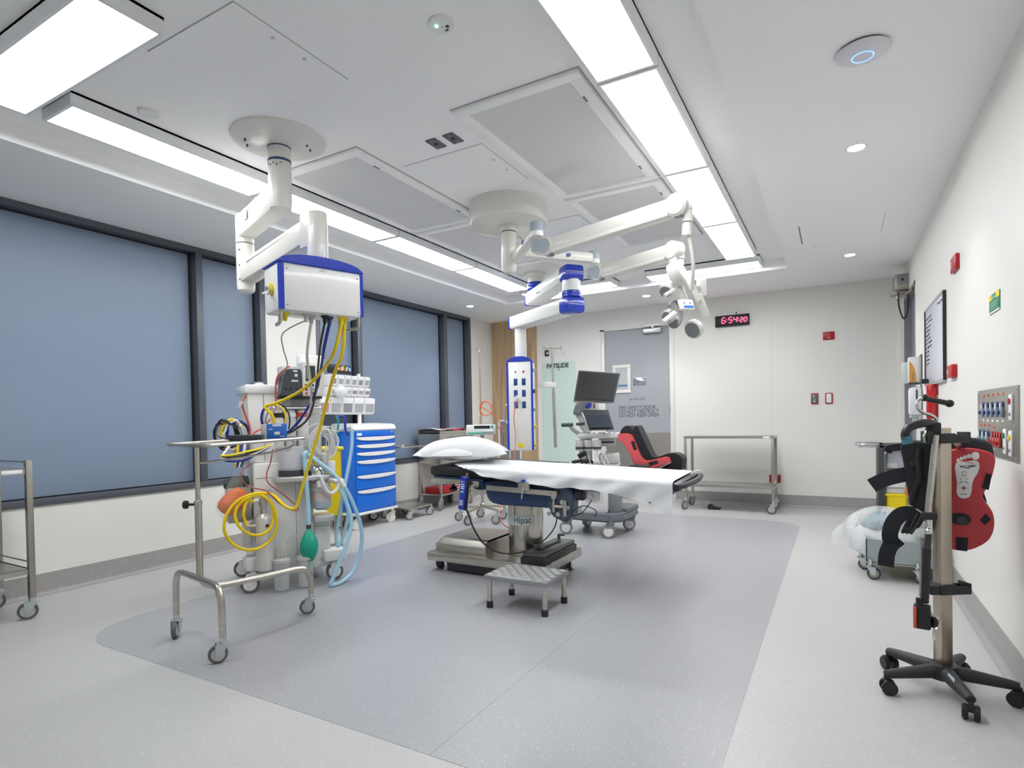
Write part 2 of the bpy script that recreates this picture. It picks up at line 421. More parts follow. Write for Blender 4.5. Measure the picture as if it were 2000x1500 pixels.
# panel joints in the wall vinyl
g = G(); g.bb(-0.7155, -0.7125, YB - .0008, YB + .001, 0.15, ZC); struct(g.build('trim_1', mat('wall_joint', (0.6, 0.59, 0.56), 0.5)))
g = G(); g.bb(0.600, 0.652, YB - .012, YB, 0.0, ZC, .003); struct(g.build('trim_2', M_WALL))
# coved skirting
def skirt(name, a, b, nrm):
    a, b, nrm = V(a), V(b), V(nrm); R = .03
    prof = [(0, .15), (.004, .15), (.004, .034)] + [(.034 - R * math.cos(t), .034 - R * math.sin(t) - .0025) for t in [k * PI / 16 for k in range(1, 9)]] + [(.034, 0), (0, 0)]
    M = Matrix((nrm, V((0, 0, 1)), nrm.cross(V((0, 0, 1))))).transposed().to_4x4()
    d = b - a
    if d.dot(nrm.cross(V((0, 0, 1)))) < 0: a, b = b, a
    M.translation = a
    g = G(); g.prism(prof, d.length, M); return struct(g.build(name, M_SKIRT))
skirt('baseboard_left', (XL, YF, 0), (XL, YB, 0), (1, 0, 0))
skirt('baseboard_back', (-1.925, YB, 0), (XR, YB, 0), (0, -1, 0))
skirt('baseboard_back_2', (-4.01, YB, 0), (-2.985, YB, 0), (0, -1, 0))
skirt('baseboard_right', (XR, YF, 0), (XR, 6.66, 0), (-1, 0, 0))
skirt('baseboard_front', (XL, YF, 0), (XR, YF, 0), (0, 1, 0))
# oak panel in the back corner
g = G(); g.bb(XL + .005, -4.012, YB - .018, YB, 0, ZC - .002)
p = struct(g.build('trim_3', M_WOOD)); 

# windows: anodised frames, frosted panes
XG = -4.912
def window(name, y0, y1, mull):
    g = G(); fx0, fx1 = XG - .03, XL
    g.bb(fx0, fx1 + .012, y0, y1, 0.62, 0.668, .002); g.bb(fx0, fx1, y0, y1, 2.655, ZC)
    g.bb(fx0, fx1 + .004, y0, y0 + .06, .668, 2.66, .002); g.bb(fx0, fx1 + .004, y1 - .06, y1, .668, 2.66, .002)
    w = struct(g.build(name, M_ALU_DK))
    es = [y0 + .06] + [e for m in mull for e in m] + [y1 - .06]
    for m in mull:
        g = G(); g.bb(fx0, fx1 + .004, m[0], m[1], .668, 2.66, .002); g.build('mullion', M_ALU_DK, w)
    for a, b in zip(es[::2], es[1::2]):
        g = G(); g.bb(XG - .008, XG, a, b, .664, 2.66); g.build('pane', M_GLASS_B, w)
        g = G(); t = .012
        g.bb(XG, XG + .014, a, a + t, .668, 2.655); g.bb(XG, XG + .014, b - t, b, .668, 2.655); g.bb(XG, XG + .014, a, b, .668, .668 + t * .6); g.bb(XG, XG + .014, a, b, 2.655 - .012, 2.655)
        g.build('gasket', M_GASKET, w)
    return w
window('window_1', -0.6, 3.73, [(1.02, 1.08), (3.04, 3.10)])
window('window_2', 4.35, 7.336, [(4.962, 5.033), (6.655, 6.728)])

# back door
g = G()
g.bb(-2.985, -2.921, YB - .012, YB + .1, 0, 2.42, .003); g.bb(-1.988, -1.925, YB - .012, YB + .1, 0, 2.42, .003); g.bb(-2.985, -1.925, YB - .012, YB + .1, 2.395, 2.425, .003)
d1 = struct(g.build('door_1', M_CREAM))
g = G(); g.bb(-2.921, -1.988, YB + .012, YB + .055, .006, 2.395); g.build('leaf', M_DOOR, d1)
g = G(); g.bb(-2.918, -1.991, YB + .009, YB + .012, .03, .932); plab(g.build('kick_plate', brushed('kick_plate_steel', (0.50, 0.47, 0.43), 0.35, (1.2, 60, 60), .06), d1), 'stainless steel kick plate')
g = G(); x0, x1, z0, z1 = -2.805, -2.54, 1.50, 1.90; t = .045
g.bb(x0, x1, YB - .004, YB + .012, z1 - t, z1, .003); g.bb(x0, x1, YB - .004, YB + .012, z0, z0 + t, .003); g.bb(x0, x0 + t, YB - .004, YB + .012, z0 + t, z1 - t, .003); g.bb(x1 - t, x1, YB - .004, YB + .012, z0 + t, z1 - t, .003)
vp = plab(g.build('vision_panel', M_CREAM, d1), 'cream frame of the small door window')
g = G(); g.bb(x0 + t, x1 - t, YB + .002, YB + .01, z0 + t, z1 - t); g.build('pane', mat('door_glass', (.50, .52, .54), .1, spec=.7), vp)
g = G(); g.bb(x0 + t, x1 - t, YB, YB + .004, z0 + .09, z0 + .118); g.build('blue_band', mat('door_glass_band', (.10, .22, .36), .4), vp)
for z in (2.2, 1.25, .25):
    g = G(); g.cyl((-1.986, YB - .006, z - .05), (-1.986, YB - .006, z + .05), .007, n=10); g.build('hinge', M_SSD, d1)
g = G(); g.bb(-2.34, -2.095, YB - .05, YB + .01, 2.31, 2.375, .006); dc = plab(g.build('closer', M_ALU, d1), 'silver door closer')
g = G(); g.bb(-2.30, -1.99, YB - .06, YB - .05, 2.405, 2.418); g.box((-2.2, YB - .055, 2.395), (.028, .02, .05), .003); g.cyl((-2.2, YB - .05, 2.37), (-2.2, YB - .05, 2.43), .011); g.build('arm', M_ALU, dc)
for k, s_ in enumerate(('FIRE SAFETY DOOR', 'DO NOT OBSTRUCT', 'DO NOT KEEP OPEN')):
    text('lettering', s_, .0695, M_LETTER, BACK(-2.724, YB + .0115, 1.266 - k * .0555), d1, sx=.88)
text('lettering', 'LAB STAFF ONLY', .034, M_LETTER, BACK(-2.578, YB + .0115, 1.396), d1, sx=.95)
g = G(); g.bb(-2.503, -2.325, YB + .008, YB + .013, 1.598, 1.706, .001)
n_ = mat('polished_plate', (.62, .6, .68), .18, 1.0); ns = plab(g.build('name_plate', n_, d1), 'small polished steel plate')
g = G(); g.bb(-2.47, -2.36, YB + .0072, YB + .0082, 1.647, 1.653); g.build('engraved_line', M_LETTER, ns)

# door in the right wall, beyond the whiteboard
g = G()
g.bb(XR - .004, XR + .16, 6.66, 6.70, 0, 2.40); g.bb(XR - .004, XR + .16, 7.66, 7.70, 0, 2.40); g.bb(XR - .004, XR + .16, 6.66, 7.70, 2.37, 2.40)
d2 = struct(g.build('door_2', M_GREY))
g = G(); g.bb(XR + .06, XR + .10, 6.70, 7.66, .01, 2.37); g.build('leaf', mat('door_dark_grey', (.22, .24, .28), .45), d2)
g = G(); g.bb(XR + .045, XR + .06, 6.74, 6.76, 1.55, 1.75, .004); g.build('pull_handle', M_SS, d2)
# ---------------------------------------------------------------- ceiling fittings
ZL = 2.74            # underside of the light fittings
def lamp(x0, x1, y0, y1, label):
    cx, cy = (x0 + x1) / 2, (y0 + y1) / 2
    t = thing('ceiling_light', label, 'ceiling light', (cx, cy, ZR), 0, 'long flat ceiling lights')
    a, b = (x1 - x0) / 2, (y1 - y0) / 2; h = ZL - ZR
    g = G(); e = .016
    g.bb(-a, a, -b, -b + e, h, 0); g.bb(-a, a, b - e, b, h, 0); g.bb(-a, -a + e, -b + e, b - e, h, 0); g.bb(a - e, a, -b + e, b - e, h, 0); g.bb(-a, a, -b, b, -.012, 0)
    g.build('frame', mat('lamp_frame', (.84, .85, .86), .4), t)
    g = G(); g.bb(-a + e, a - e, -b + e, b - e, h + .004, h + .008); g.build('diffuser', M_LAMP, t)
    return t
pitch = 1.217
ordn = ('nearest the camera', 'second from the camera', 'third from the camera', 'farthest from the camera')
for k in range(4):
    y0 = 1.44 + pitch * k
    lamp(-3.549, -3.253, y0, y0 + 1.205, 'long ceiling light in the row along the windows, ' + ordn[k])
    lamp(-.985, -.69, y0 - .02, y0 + 1.185, 'long ceiling light in the row on the door side, ' + ordn[k])
lamp(-3.56, -2.36, 1.09, 1.385, 'ceiling light crosswise at top left corner of the photo, nearest the windows')
lamp(-3.50, -2.29, 6.47, 6.765, 'crosswise ceiling light at the far end, above the tall blue and white supply column')
lamp(-1.885, -.685, 6.47, 6.765, 'crosswise ceiling light at the far end, behind the surgical lamp')

def hepa(x0, x1, y0, y1, label, clips=1):
    t = thing('ceiling_air_filter', label, 'air vent', ((x0 + x1) / 2, (y0 + y1) / 2, ZR), 0, 'large ceiling air filters')
    a, b = (x1 - x0) / 2, (y1 - y0) / 2; e = .055
    g = G(); z = -.022
    g.bb(-a, a, -b, -b + e, z, 0, .004); g.bb(-a, a, b - e, b, z, 0, .004); g.bb(-a, -a + e, -b + e, b - e, z, 0, .004); g.bb(a - e, a, -b + e, b - e, z, 0, .004)
    g.build('frame', M_CEIL, t)
    g = G(); g.bb(-a + e, a - e, -b + e, b - e, -.008, 0); g.build('filter_face', M_HEPA, t)
    g = G()
    e2 = e + .012
    g.bb(-a + e, -a + e2, -b + e, b - e, -.018, -.008); g.bb(a - e2, a - e, -b + e, b - e, -.018, -.008); g.bb(-a + e2, a - e2, -b + e, -b + e2, -.018, -.008); g.bb(-a + e2, a - e2, b - e2, b - e, -.018, -.008)
    g.build('inner_frame', M_CEIL, t)
    for s_ in (-1, 1):
        g = G(); g.box((clips * (a - e - .004), s_ * (b - .24), -.021), (.012, .05, .008), .002); g.build('latch', M_GREY, t)
    g = G(); m = .006
    g.bb(-a - m, a + m, -b - m, b + m, -.003, 0); g.build('shadow_gap', mat('gap_seal', (.46, .46, .46), .8), t)
hepa(-1.777, -1.05, 2.56, 3.985, 'grey ceiling air filter in white frame, nearest on the door side')
hepa(-1.777, -1.05, 4.025, 5.45, 'grey ceiling air filter beyond the nearest one on the door side')
hepa(-3.215, -2.50, 2.60, 4.0, 'grey ceiling air filter behind the near pendant disc, window side')
hepa(-3.215, -2.50, 4.04, 5.44, 'grey ceiling air filter farther back on the window side, beside the drum')

def access(x0, x1, y0, y1, label):
    t = thing('access_panel', label, 'ceiling panel', ((x0 + x1) / 2, (y0 + y1) / 2, ZR), 0, 'flush ceiling access panels')
    a, b = (x1 - x0) / 2, (y1 - y0) / 2
    g = G(); g.bb(-a, a, -b, b, -.004, 0); g.build('panel', M_CEIL, t)
    g = G(); m = .004; g.bb(-a - m, a + m, -b - m, b + m, -.0015, 0); g.build('gap', mat('gap_seal', (.46, .46, .46), .8), t)
    for s_ in (-.28, .28):
        g = G(); g.lathe([(.0, -.0065), (.009, -.006), (.009, -.004)], (a - .045, s_ * b, 0), n=12); g.build('lock', M_PLASG, t)
access(-2.63, -2.04, 1.47, 2.07, 'flush square access panel with thin outline beside the near pendant disc')
access(-2.43, -1.84, 2.96, 3.56, 'flush square access panel in front of the ceiling drum')
access(-2.41, -1.82, 4.40, 5.0, 'flush square access panel behind the ceiling drum')
for x, lb in ((-2.068, 'left of two small dark grey ceiling socket plates'), (-1.944, 'right of two small dark grey ceiling socket plates')):
    t = thing('ceiling_socket_plate', lb, 'socket', (x, 2.815, ZR), 0, 'dark ceiling socket plates')
    g = G(); g.bb(-.036, .036, -.06, .06, -.006, 0, .002); g.build('plate', mat('plate_dark', (.13, .13, .135), .45, .3), t)
    g = G(); g.cyl((0, 0, -.009), (0, 0, -.006), .012); g.build('socket', M_BLACK, t)
    for s_ in (-1, 1):
        g = G(); g.cyl((0, s_ * .042, -.0075), (0, s_ * .042, -.006), .004, n=10); g.build('screw', M_ALU, t)
t = thing('ceiling_speaker', 'round flat white disc near the left light row', 'speaker', (-3.14, 1.752, ZR))
g = G(); g.lathe([(0, -.014), (.047, -.013), (.052, -.008), (.052, 0)], n=36); g.build('grille', M_PLASW, t)
t = thing('emergency_light', 'round white ceiling fitting with a tiny green light', 'emergency light', (-1.42, 1.99, ZR))
g = G(); g.lathe([(0, -.011), (.052, -.010), (.057, -.006), (.058, 0)], n=40); g.build('cover', M_PLASW, t)
g = G(); g.ball((-.018, -.012, -.0115), .006); g.build('green_light', mat('green_led', (.2, .9, .4), .4, emit=(.3, 1, .5), estr=4), t)
g = G(); g.cyl((.02, .012, -.0125), (.02, .012, -.010), .008, n=12); g.build('lens', M_DKGREY, t)
g = G(); g.box((.005, .03, -.0115), (.016, .008, .003), .001); g.build('test_button', M_DKGREY, t)
g = G(); g.ball((.0, .004, -.0112), .0028); g.build('red_dot', M_RED, t)
t = thing('ceiling_access_point', 'round white wireless disc with a glowing blue ring on the ceiling', 'access point', (.107, 2.905, ZC))
g = G(); g.lathe([(0, -.032), (.04, -.032), (.075, -.027), (.1, -.016), (.104, -.010), (.1, -.007)], n=48); g.build('shell', mat('ap_white', (.74, .73, .78), .35), t)
g = G(); g.lathe([(.095, -.008), (.095, 0)], n=40); g.build('base', M_DKGREY, t)
g = G(); g.tube([(.04 * math.cos(a), .04 * math.sin(a), -.0318) for a in [k * 2 * PI / 36 for k in range(36)]], .0022, n=8, smooth=1, closed=True); g.build('light_ring', mat('blue_ring', (.1, .2, .9), .4, emit=(.12, .28, 1.0), estr=1.6), t)
DL = ((.109, 3.95, 'small round downlight nearest the camera by the right wall'), (.121, 6.58, 'small round downlight by the right wall near the far door'),
      (-2.115, 7.316, 'small round downlight above the grey fire door'), (-4.326, 6.584, 'small round downlight in front of the far window'))
for x, y, lb in DL:
    t = thing('downlight', lb, 'downlight', (x, y, ZC), 0, 'small recessed downlights')
    g = G(); g.lathe([(.044, -.001), (.054, -.003), (.058, 0)], n=32); g.lathe([(.044, -.001), (.044, 0)], n=32); g.build('rim', M_PLASW, t)
    g = G(); g.lathe([(0, -.004), (.045, -.003), (.045, -.001)], n=28); g.build('lens', M_DLAMP, t)
    L = bpy.data.lights.new('downlight_beam', 'SPOT'); L.energy = 9; L.spot_size = math.radians(95); L.spot_blend = .55; L.shadow_soft_size = .04; L.color = (1, .985, .95)
    o = bpy.data.objects.new('downlight_beam', L); COL.objects.link(o); o.location = (x, y, ZC - .02)
t = thing('ceiling_sprinkler', 'small round flush sprinkler cover in the right ceiling strip', 'sprinkler', (-.157, 6.08, ZC))
g = G(); g.lathe([(0, -.006), (.045, -.006), (.047, -.003)], n=28); g.lathe([(.04, -.003), (.04, 0)], n=20); g.build('disc', M_CEIL, t)
t = thing('ceiling_slot', 'thin dark slot in the right ceiling strip', 'slot', (-.264, 5.63, ZC))
g = G(); g.bb(-.004, .004, -.28, .28, -.002, 0); g.build('slot', M_DKGREY, t)
t = thing('ceiling_hatch', 'flush hatch with a faint outline in the ceiling by the right wall', 'ceiling panel', (.12, 5.6, ZC))
g = G(); g.bb(.214, .219, -.26, .26, -.0015, 0); g.build('gap', mat('gap_light', (.55, .55, .55), .8), t)
g = G(); g.bb(.0, .214, -.26, .26, -.001, 0); g.build('panel', M_CEIL, t)
# ---------------------------------------------------------------- near ceiling pendant with gas outlets
pd = thing('ceiling_pendant', 'white ceiling pendant with a blue topped outlet box, nearest the camera, over the anaesthetic machine', 'ceiling pendant', (-2.811, 2.299, 2.81))
cx, cy = -2.811, 2.299
g = GW(pd); g.lathe([(.05, -.052), (.10, -.05), (.235, -.022), (.258, -.012), (.26, 0)], (cx, cy, 2.81), n=56); g.build('ceiling_cover', M_CREAM, pd)
for dx, dy in ((-.15, -.1), (-.10, -.15), (.14, .08), (.11, .13)):
    g = GW(pd); g.cyl((cx + dx, cy + dy, 2.764), (cx + dx, cy + dy, 2.79), .0055, n=10); g.build('screw', M_DKGREY, pd)
g = GW(pd); g.lathe([(.0, 2.392), (.045, 2.395), (.06, 2.405), (.064, 2.43), (.064, 2.67)], (cx, cy, 0), n=32); g.lathe([(.062, 2.682), (.0625, 2.755)], (cx, cy, 0), n=32)
col_ = g.build('column', M_CREAM, pd)
for r_, za, zb in ((.0655, 2.669, 2.683), (.0645, 2.752, 2.762)):
    g = GW(pd); g.lathe([(r_, za), (r_, zb)], (cx, cy, 0), n=32); g.build('seal_ring', M_NAVY, col_)
for k in range(5):
    a = -1.9 + k * .32; g = GW(pd); g.ball((cx + .064 * math.cos(a), cy + .064 * math.sin(a), 2.652 - (k % 2) * .012), .0045, n=8); g.build('screw', M_DKGREY, col_)
J = V((-3.377, 2.473, 0))
g = GW(pd); beam(g, (cx, cy, 2.475), (J.x, J.y, 2.445), .105, .15, .014); ua = g.build('upper_arm', M_CREAM, pd)
# small square badge on the arm
dv = V((J.x - cx, J.y - cy, 0)).normalized(); sd = V((-dv.y, dv.x, 0)) * -1
if sd.dot(V((1, -1, 0))) < 0: sd = -sd
c0 = V((cx, cy, 2.462)) + dv * .40 + sd * .0535
u_ = V((0, 0, 1)).cross(sd)
g = GW(pd); g.prism([(-.016, -.012), (0, -.012), (.012, .03), (-.004, .03)], .0012, frame(c0, u_)); g.build('badge_green', mat('badge_lime', (.45, .58, .12), .5), ua)
g = GW(pd); g.prism([(.002, -.012), (.022, -.012), (.022, .034), (.014, .034)], .0012, frame(c0, u_)); g.build('badge_blue', M_BLUE, ua)
g = GW(pd); g.bb(0, 0, 0, 0, 0, 0) if False else g.prism([(-.03, -.022), (.026, -.022), (.026, -.018), (-.03, -.018)], .001, frame(c0, u_)); g.build('badge_text_bar', M_LETTER, ua)
g = GW(pd); g.lathe([(0, 2.02), (.04, 2.022), (.053, 2.035), (.056, 2.06), (.056, 2.335)], J, n=30); g.lathe([(.056, 2.342), (.056, 2.51), (.05, 2.528), (.035, 2.534), (0, 2.535)], J, n=30); ej = g.build('elbow_joint', M_CREAM, pd)
g = GW(pd); g.lathe([(.0545, 2.334), (.0545, 2.343)], J, n=30); g.build('seal_ring', M_DKGREY, ej)
Q = V((-2.482, 2.268, 0))
for zz in (2.10, 2.19, 2.29):
    g = GW(pd); a = math.radians(-75); g.ball(J + V((.056 * math.cos(a), .056 * math.sin(a), zz)), .006, n=8); g.build('screw', M_DKGREY, ej)
g = GW(pd); beam(g, (J.x, J.y, 2.145), (Q.x, Q.y, 2.225), .10, .13, .012); la = g.build('lower_arm', M_CREAM, pd)
g = GW(pd)
beam(g, (J.x + .12, J.y - .03, 2.19), (Q.x - .12, Q.y + .03, 2.252), .1035, .0035, 0); g.build('groove', M_PLASG, la)
g = GW(pd); g.lathe([(.054, 2.03), (.054, 2.30), (.05, 2.312), (0, 2.314)], Q, n=30); g.box((Q.x - .055, Q.y + .018, 2.22), (.1, .112, .19), .01, (0, 0, -.22)); hc = g.build('head_column', M_CREAM, pd)
g = GW(pd); g.lathe([(.056, 2.034), (.056, 2.044)], Q, n=30); g.build('seal_ring', M_DKGREY, hc)
# outlet box in its own frame
e1 = V((.33, .944, 0)).normalized(); e2 = V((-e1.y, e1.x, 0)); Bc = V((-2.495, 2.249, 0))
BM = Matrix((e1, e2, V((0, 0, 1)))).transposed().to_4x4(); BM.translation = Bc
def GB():
    g = GW(pd); g.M = g.M @ BM; return g
g = GB(); g.bb(-.232, .232, -.112, .112, 1.742, 1.99, .018); bx = g.build('outlet_box', M_WHITE, pd)
def arch(x0, x1, z0, h, n=16):
    P = [(x0, z0), (x1, z0)]
    for k in range(n + 1):
        t = k / n; x = x1 + (x0 - x1) * t; s_ = abs(2 * t - 1); P.append((x, z0 + h * (1 - s_ ** 4) ** .5 * .55 + h * .45 * (1 - s_ * s_) + .006))
    return P
g = GB(); g.prism(arch(-.238, .238, 1.985, .052), .236, frame((0, .118, 0), (1, 0, 0)), .004); plab(g.build('top_cap', M_BLUE, pd), 'royal blue domed top cap')
for xa, xb in ((-.2335, -.205), (.215, .2335)):
    g = GB(); g.bb(xa, xb, -.1135, -.10, 1.745, 1.982); plab(g.build('edge_strip', M_BLUE, bx), 'blue edge strip')
for sx in (-.19, .2):
    for zz in (1.77, 1.955):
        g = GB(); g.cyl((sx, -.1145, zz), (sx, -.111, zz), .004, n=10); g.build('screw', M_GREY, bx)
g = GB(); g.prism([(-.022, 0), (.022, 0), (0, .013)], .001, frame((.0, -.1125, 1.965), (1, 0, 0))); g.build('badge', M_PLASG, bx)
# outlets underneath
OUT = ((-.17, -.02, M_YELT, 'yellow'), (-.07, -.05, M_PLASG, 'grey'), (-.03, -.02, M_PLASG, 'grey'), (.03, -.06, M_BLACK, 'black'), (.065, -.04, M_NAVY, 'blue'), (.125, -.06, M_YELT, 'yellow'), (.15, -.045, M_YELT, 'yellow'))
outlet_pos = []
for ox, oy, m_, cn in OUT:
    g = GB(); g.lathe([(.0, 1.70), (.009, 1.70), (.012, 1.715), (.012, 1.728), (.021, 1.73), (.021, 1.742)], (ox, oy, 0), n=18); plab(g.build('gas_outlet', m_, bx), cn + ' gas outlet'); outlet_pos.append(BM @ V((ox, oy, 1.70)))
g = GB(); g.cyl((-.231, -.01, 1.86), (-.242, -.01, 1.86), .03, n=24); plab(g.build('side_outlet', M_YELT, bx), 'yellow outlet ring on the end')
g = GB(); g.cyl((-.24, -.01, 1.86), (-.262, -.01, 1.86), .014, n=16); g.cyl((-.25, -.03, 1.83), (-.29, -.03, 1.83), .007, n=12); g.build('side_probe', M_CHROME, bx)
for sx in (-1, 1):
    g = GB(); g.tube([(sx * .17, .06, 1.745), (sx * .172, .06, 1.70), (sx * .19, .055, 1.688), (sx * .205, -.03, 1.688), (sx * .215, -.08, 1.692), (sx * .215, -.085, 1.745)], .0085, 10, 4); g.build('grip_handle', M_SS, pd)

# ---------------------------------------------------------------- anaesthetic machine (base frame: X along its side, Y away from the camera)
am = thing('anaesthetic_machine', 'pale grey anaesthetic machine hung with hoses, jars and monitors', 'anaesthetic machine', (-3.511, 2.569, 0), math.atan2(.884, .467))
M_BODY = mat('machine_beige', (.78, .775, .75), .4); M_BODY2 = mat('machine_grey', (.62, .615, .60), .4)
g = G(); g.bb(.02, .56, .0, .50, .105, .155, .012); g.build('base_plate', M_BODY2, am)
for x, y in ((.0, .0), (.576, .0), (.02, .5), (.56, .5)):
    castor(am, x, y, .062, .04, -1.75, .15, plates=(), fork=M_BODY, hub=M_PLASW, tyre=M_TYRE)
g = G(); g.bb(-.05, .06, -.03, .11, .15, .245, .02); g.build('foot_cover', M_BODY, am)
g = G(); g.bb(.47, .64, -.04, .11, .14, .225, .02); g.build('foot_cover', M_BODY, am)
g = G(); g.bb(.02, .415, .0, .46, .15, .885, .012); bd = g.build('body', M_BODY, am)
g = G(); g.bb(.29, .2925, -.0015, .0, .16, .86); g.bb(.03, .40, -.0015, 0, .783, .7855); g.build('panel_gap', M_GREY, bd)
g = G(); g.bb(.07, .125, -.002, .0, .52, .70); g.build('recess', M_BODY2, bd)
g = G(); g.bb(.42, .535, .02, .40, .15, .50, .01); sb_ = g.build('side_column', M_BODY, am)
g = G(); g.bb(.42, .54, .018, .03, .40, .404); g.build('panel_gap', M_GREY, sb_)
g = G(); g.bb(.0, .23, .06, .46, .885, 1.385, .01); tw = g.build('rear_tower', M_BODY, am)
g = G(); g.bb(-.018, .21, .045, .47, 1.372, 1.435, .012); g.build('tower_cap', M_PLASW, am)
g = G(); g.bb(.10, .104, .057, .06, .9, 1.37); g.build('panel_gap', M_GREY, tw)
g = G(); g.lathe([(.062, 1.435), (.058, 1.445), (.04, 1.462), (0, 1.468)], (.09, .22, 0), n=28); g.build('chrome_puck', M_CHROME, am)
g = G(); g.bb(.16, .52, .14, .46, .885, 1.36, .01); mp_ = g.build('mid_panel', mat('machine_panel', (.6, .6, .6), .4), am)
for k, (x, z) in enumerate(((.25, 1.30), (.36, 1.24), (.43, 1.12), (.30, 1.10))):
    g = G(); g.bb(x - .05, x + .05, .13, .141, z - .035, z + .035, .003); g.build('front_plate', (M_PLASW, M_GREY, M_PLASG, M_PLASW)[k], mp_)
# vaporisers: upright cylinders on a bar
for k, (x, r, m_) in enumerate(((.20, .042, M_BODY2), (.285, .04, M_PLASG), (.37, .042, M_BODY2))):
    g = G(); g.lathe([(r * .9, .98), (r, .985), (r, 1.19), (r * .85, 1.20), (r * .85, 1.25), (r * .6, 1.255), (0, 1.256)], (x, .085, 0), n=24); vz = g.build('vaporiser', m_, am)
    g = G(); g.lathe([(r * 1.02, 1.205), (r * 1.02, 1.235)], (x, .085, 0), n=24); g.build('dial', (M_BLACK, M_PLASW, M_REDC)[k], vz)
g = G(); g.cyl((.14, .06, 1.27), (.50, .06, 1.27), .01, n=12); g.build('rail', M_CHROME, am)
# monitors on the top shelf
g = G(); g.bb(.19, .50, .02, .40, 1.335, 1.352, .004); g.build('top_shelf', M_DKGREY, am)
g = G(); g.prism([(.20, 1.352), (.345, 1.352), (.345, 1.545), (.255, 1.545), (.20, 1.48)], .16, frame((0, .14, 0), (1, 0, 0)), .006); mn = plab(g.build('side_monitor', mat('charcoal_case', (.055, .065, .08), .4), am), 'charcoal monitor case with white labels')
for x, z, w_, h_ in ((.305, 1.53, .03, .012), (.31, 1.50, .02, .02), (.30, 1.46, .045, .012)):
    g = G(); g.bb(x - w_ / 2, x + w_ / 2, -.0215, -.0198, z - h_ / 2, z + h_ / 2); g.build('sticker', M_PAPER, mn)
for x in (.24, .275, .31):
    g = G(); g.cyl((x, -.03, 1.405), (x, -.019, 1.405), .006, n=10); g.build('socket', M_BLACK, mn)
g = G(); g.bb(.25, .40, .16, .34, 1.36, 1.585, .01); g.build('gas_analyser', M_PLASG, am)
g = G(); g.bb(.352, .50, -.03, .12, 1.352, 1.60, .012); fm = plab(g.build('front_monitor', M_CREAM, am), 'cream patient monitor with coloured sockets')
g = G(); g.bb(.372, .44, -.0325, -.029, 1.46, 1.57); g.build('screen', M_SCREEN2, fm)
g = G(); g.bb(.365, .395, -.0325, -.029, 1.475, 1.565); g.build('label_strip', M_PAPER, fm)
for k, (x, z, m_) in enumerate(((.375, 1.43, M_BLACK), (.375, 1.40, M_RED), (.375, 1.372, M_REDC), (.42, 1.43, M_BLUEH), (.42, 1.40, M_GREY), (.42, 1.372, M_BLUE), (.46, 1.43, M_GREY), (.46, 1.39, M_PLASW))):
    g = G(); g.cyl((x, -.037, z), (x, -.028, z), .009, n=12); g.build('socket', m_, fm)
g = G(); g.box((.45, .15, 1.545), (.20, .05, .24), .012, (.12, 0, .15)); plab(g.build('back_screen', M_PLASW, am), 'white back of the upper screen')
# bellows canister and absorber
g = G(); g.bb(.14, .53, -.13, .10, .752, .79, .01); g.build('breathing_block', M_ALU, am)
g = G(); g.lathe([(.088, .83), (.088, .985), (.08, .998), (0, 1.0)], (.262, -.03, 0), n=36); bl = g.build('bellows_canister', M_SMOKE, am)
g = G(); g.lathe([(.06, .835)] + [(.066 if k % 2 else .052, .84 + k * .012) for k in range(10)] + [(0, .965)], (.262, -.03, 0), n=24); g.build('bellows', M_PLASW, bl)
g = G(); g.lathe([(.09, .79), (.09, .832)], (.262, -.03, 0), n=36); g.build('canister_ring', M_DKGREY, bl)
g = G(); g.lathe([(.06, .79), (.058, .82), (.045, .845), (.02, .858), (0, .86)], (.42, -.06, 0), n=24); g.build('chrome_dome', M_CHROME, am)
g = G(); g.lathe([(.045, .80), (.045, .875), (.04, .88), (0, .88)], (.52, -.04, 0), n=24); g.build('white_cap', M_PLASW, am)
g = G(); g.lathe([(0, .535), (.04, .537), (.066, .555), (.07, .59), (.07, .60)], (.452, -.065, 0), n=30); ab = g.build('absorber_cup', M_GREYBL, am)
g = G(); g.lathe([(.067, .60), (.067, .675)], (.452, -.065, 0), n=30); g.build('absorbent', mat('pinkish_granules', (.55, .47, .45), .8), ab)
g = G(); g.lathe([(.072, .675), (.072, .69), (.066, .695), (.066, .73), (.05, .735), (.05, .753)], (.452, -.065, 0), n=30); g.build('absorber_head', M_PLASG, ab)
g = G(); g.bb(.40, .54, -.09, .03, .45, .495, .006); g.bb(.42, .52, -.07, .02, .495, .50); g.build('bracket', M_ALU, am)
g = G()
for (x, y, z), (x2, y2, z2) in (((.42, -.13, .74), (.42, -.165, .70)), ((.50, -.13, .755), (.54, -.17, .735)), ((.56, -.10, .74), (.60, -.13, .735))): g.cyl((x, y, z), (x2, y2, z2), .016, n=14)
g.build('breathing_port', M_PLASG, am)
# bag-end oxygen cylinder, front left
g = G(); g.lathe([(.05, .16), (.057, .165), (.057, .50), (.05, .525), (.03, .545), (0, .55)], (.065, -.065, 0), n=30); gc = plab(g.build('gas_cylinder', mat('cylinder_cream', (.68, .67, .64), .28, .25), am), 'pale metal gas cylinder')
g = G(); g.cyl((.065, -.065, .545), (.065, -.065, .60), .024, n=16); g.cyl((.065, -.065, .6), (.065, -.065, .655), .03, n=18, bev=.004); g.cyl((.065, -.065, .65), (.065, -.065, .68), .01, n=12); g.cyl((-.03, -.065, .635), (.04, -.065, .635), .012, n=12); g.cyl((-.02, -.065, .635), (-.02, -.065, .60), .014, n=12); g.build('regulator', M_CHROME, gc)
g = G(); g.cyl((-.045, -.07, .47), (.02, -.07, .47), .014, n=12); g.build('pipe', M_SS, gc)
g = G(); g.cyl((.075, -.123, .47), (.075, -.120, .47), .012, n=16); g.build('round_mark', M_DKGREY, gc)
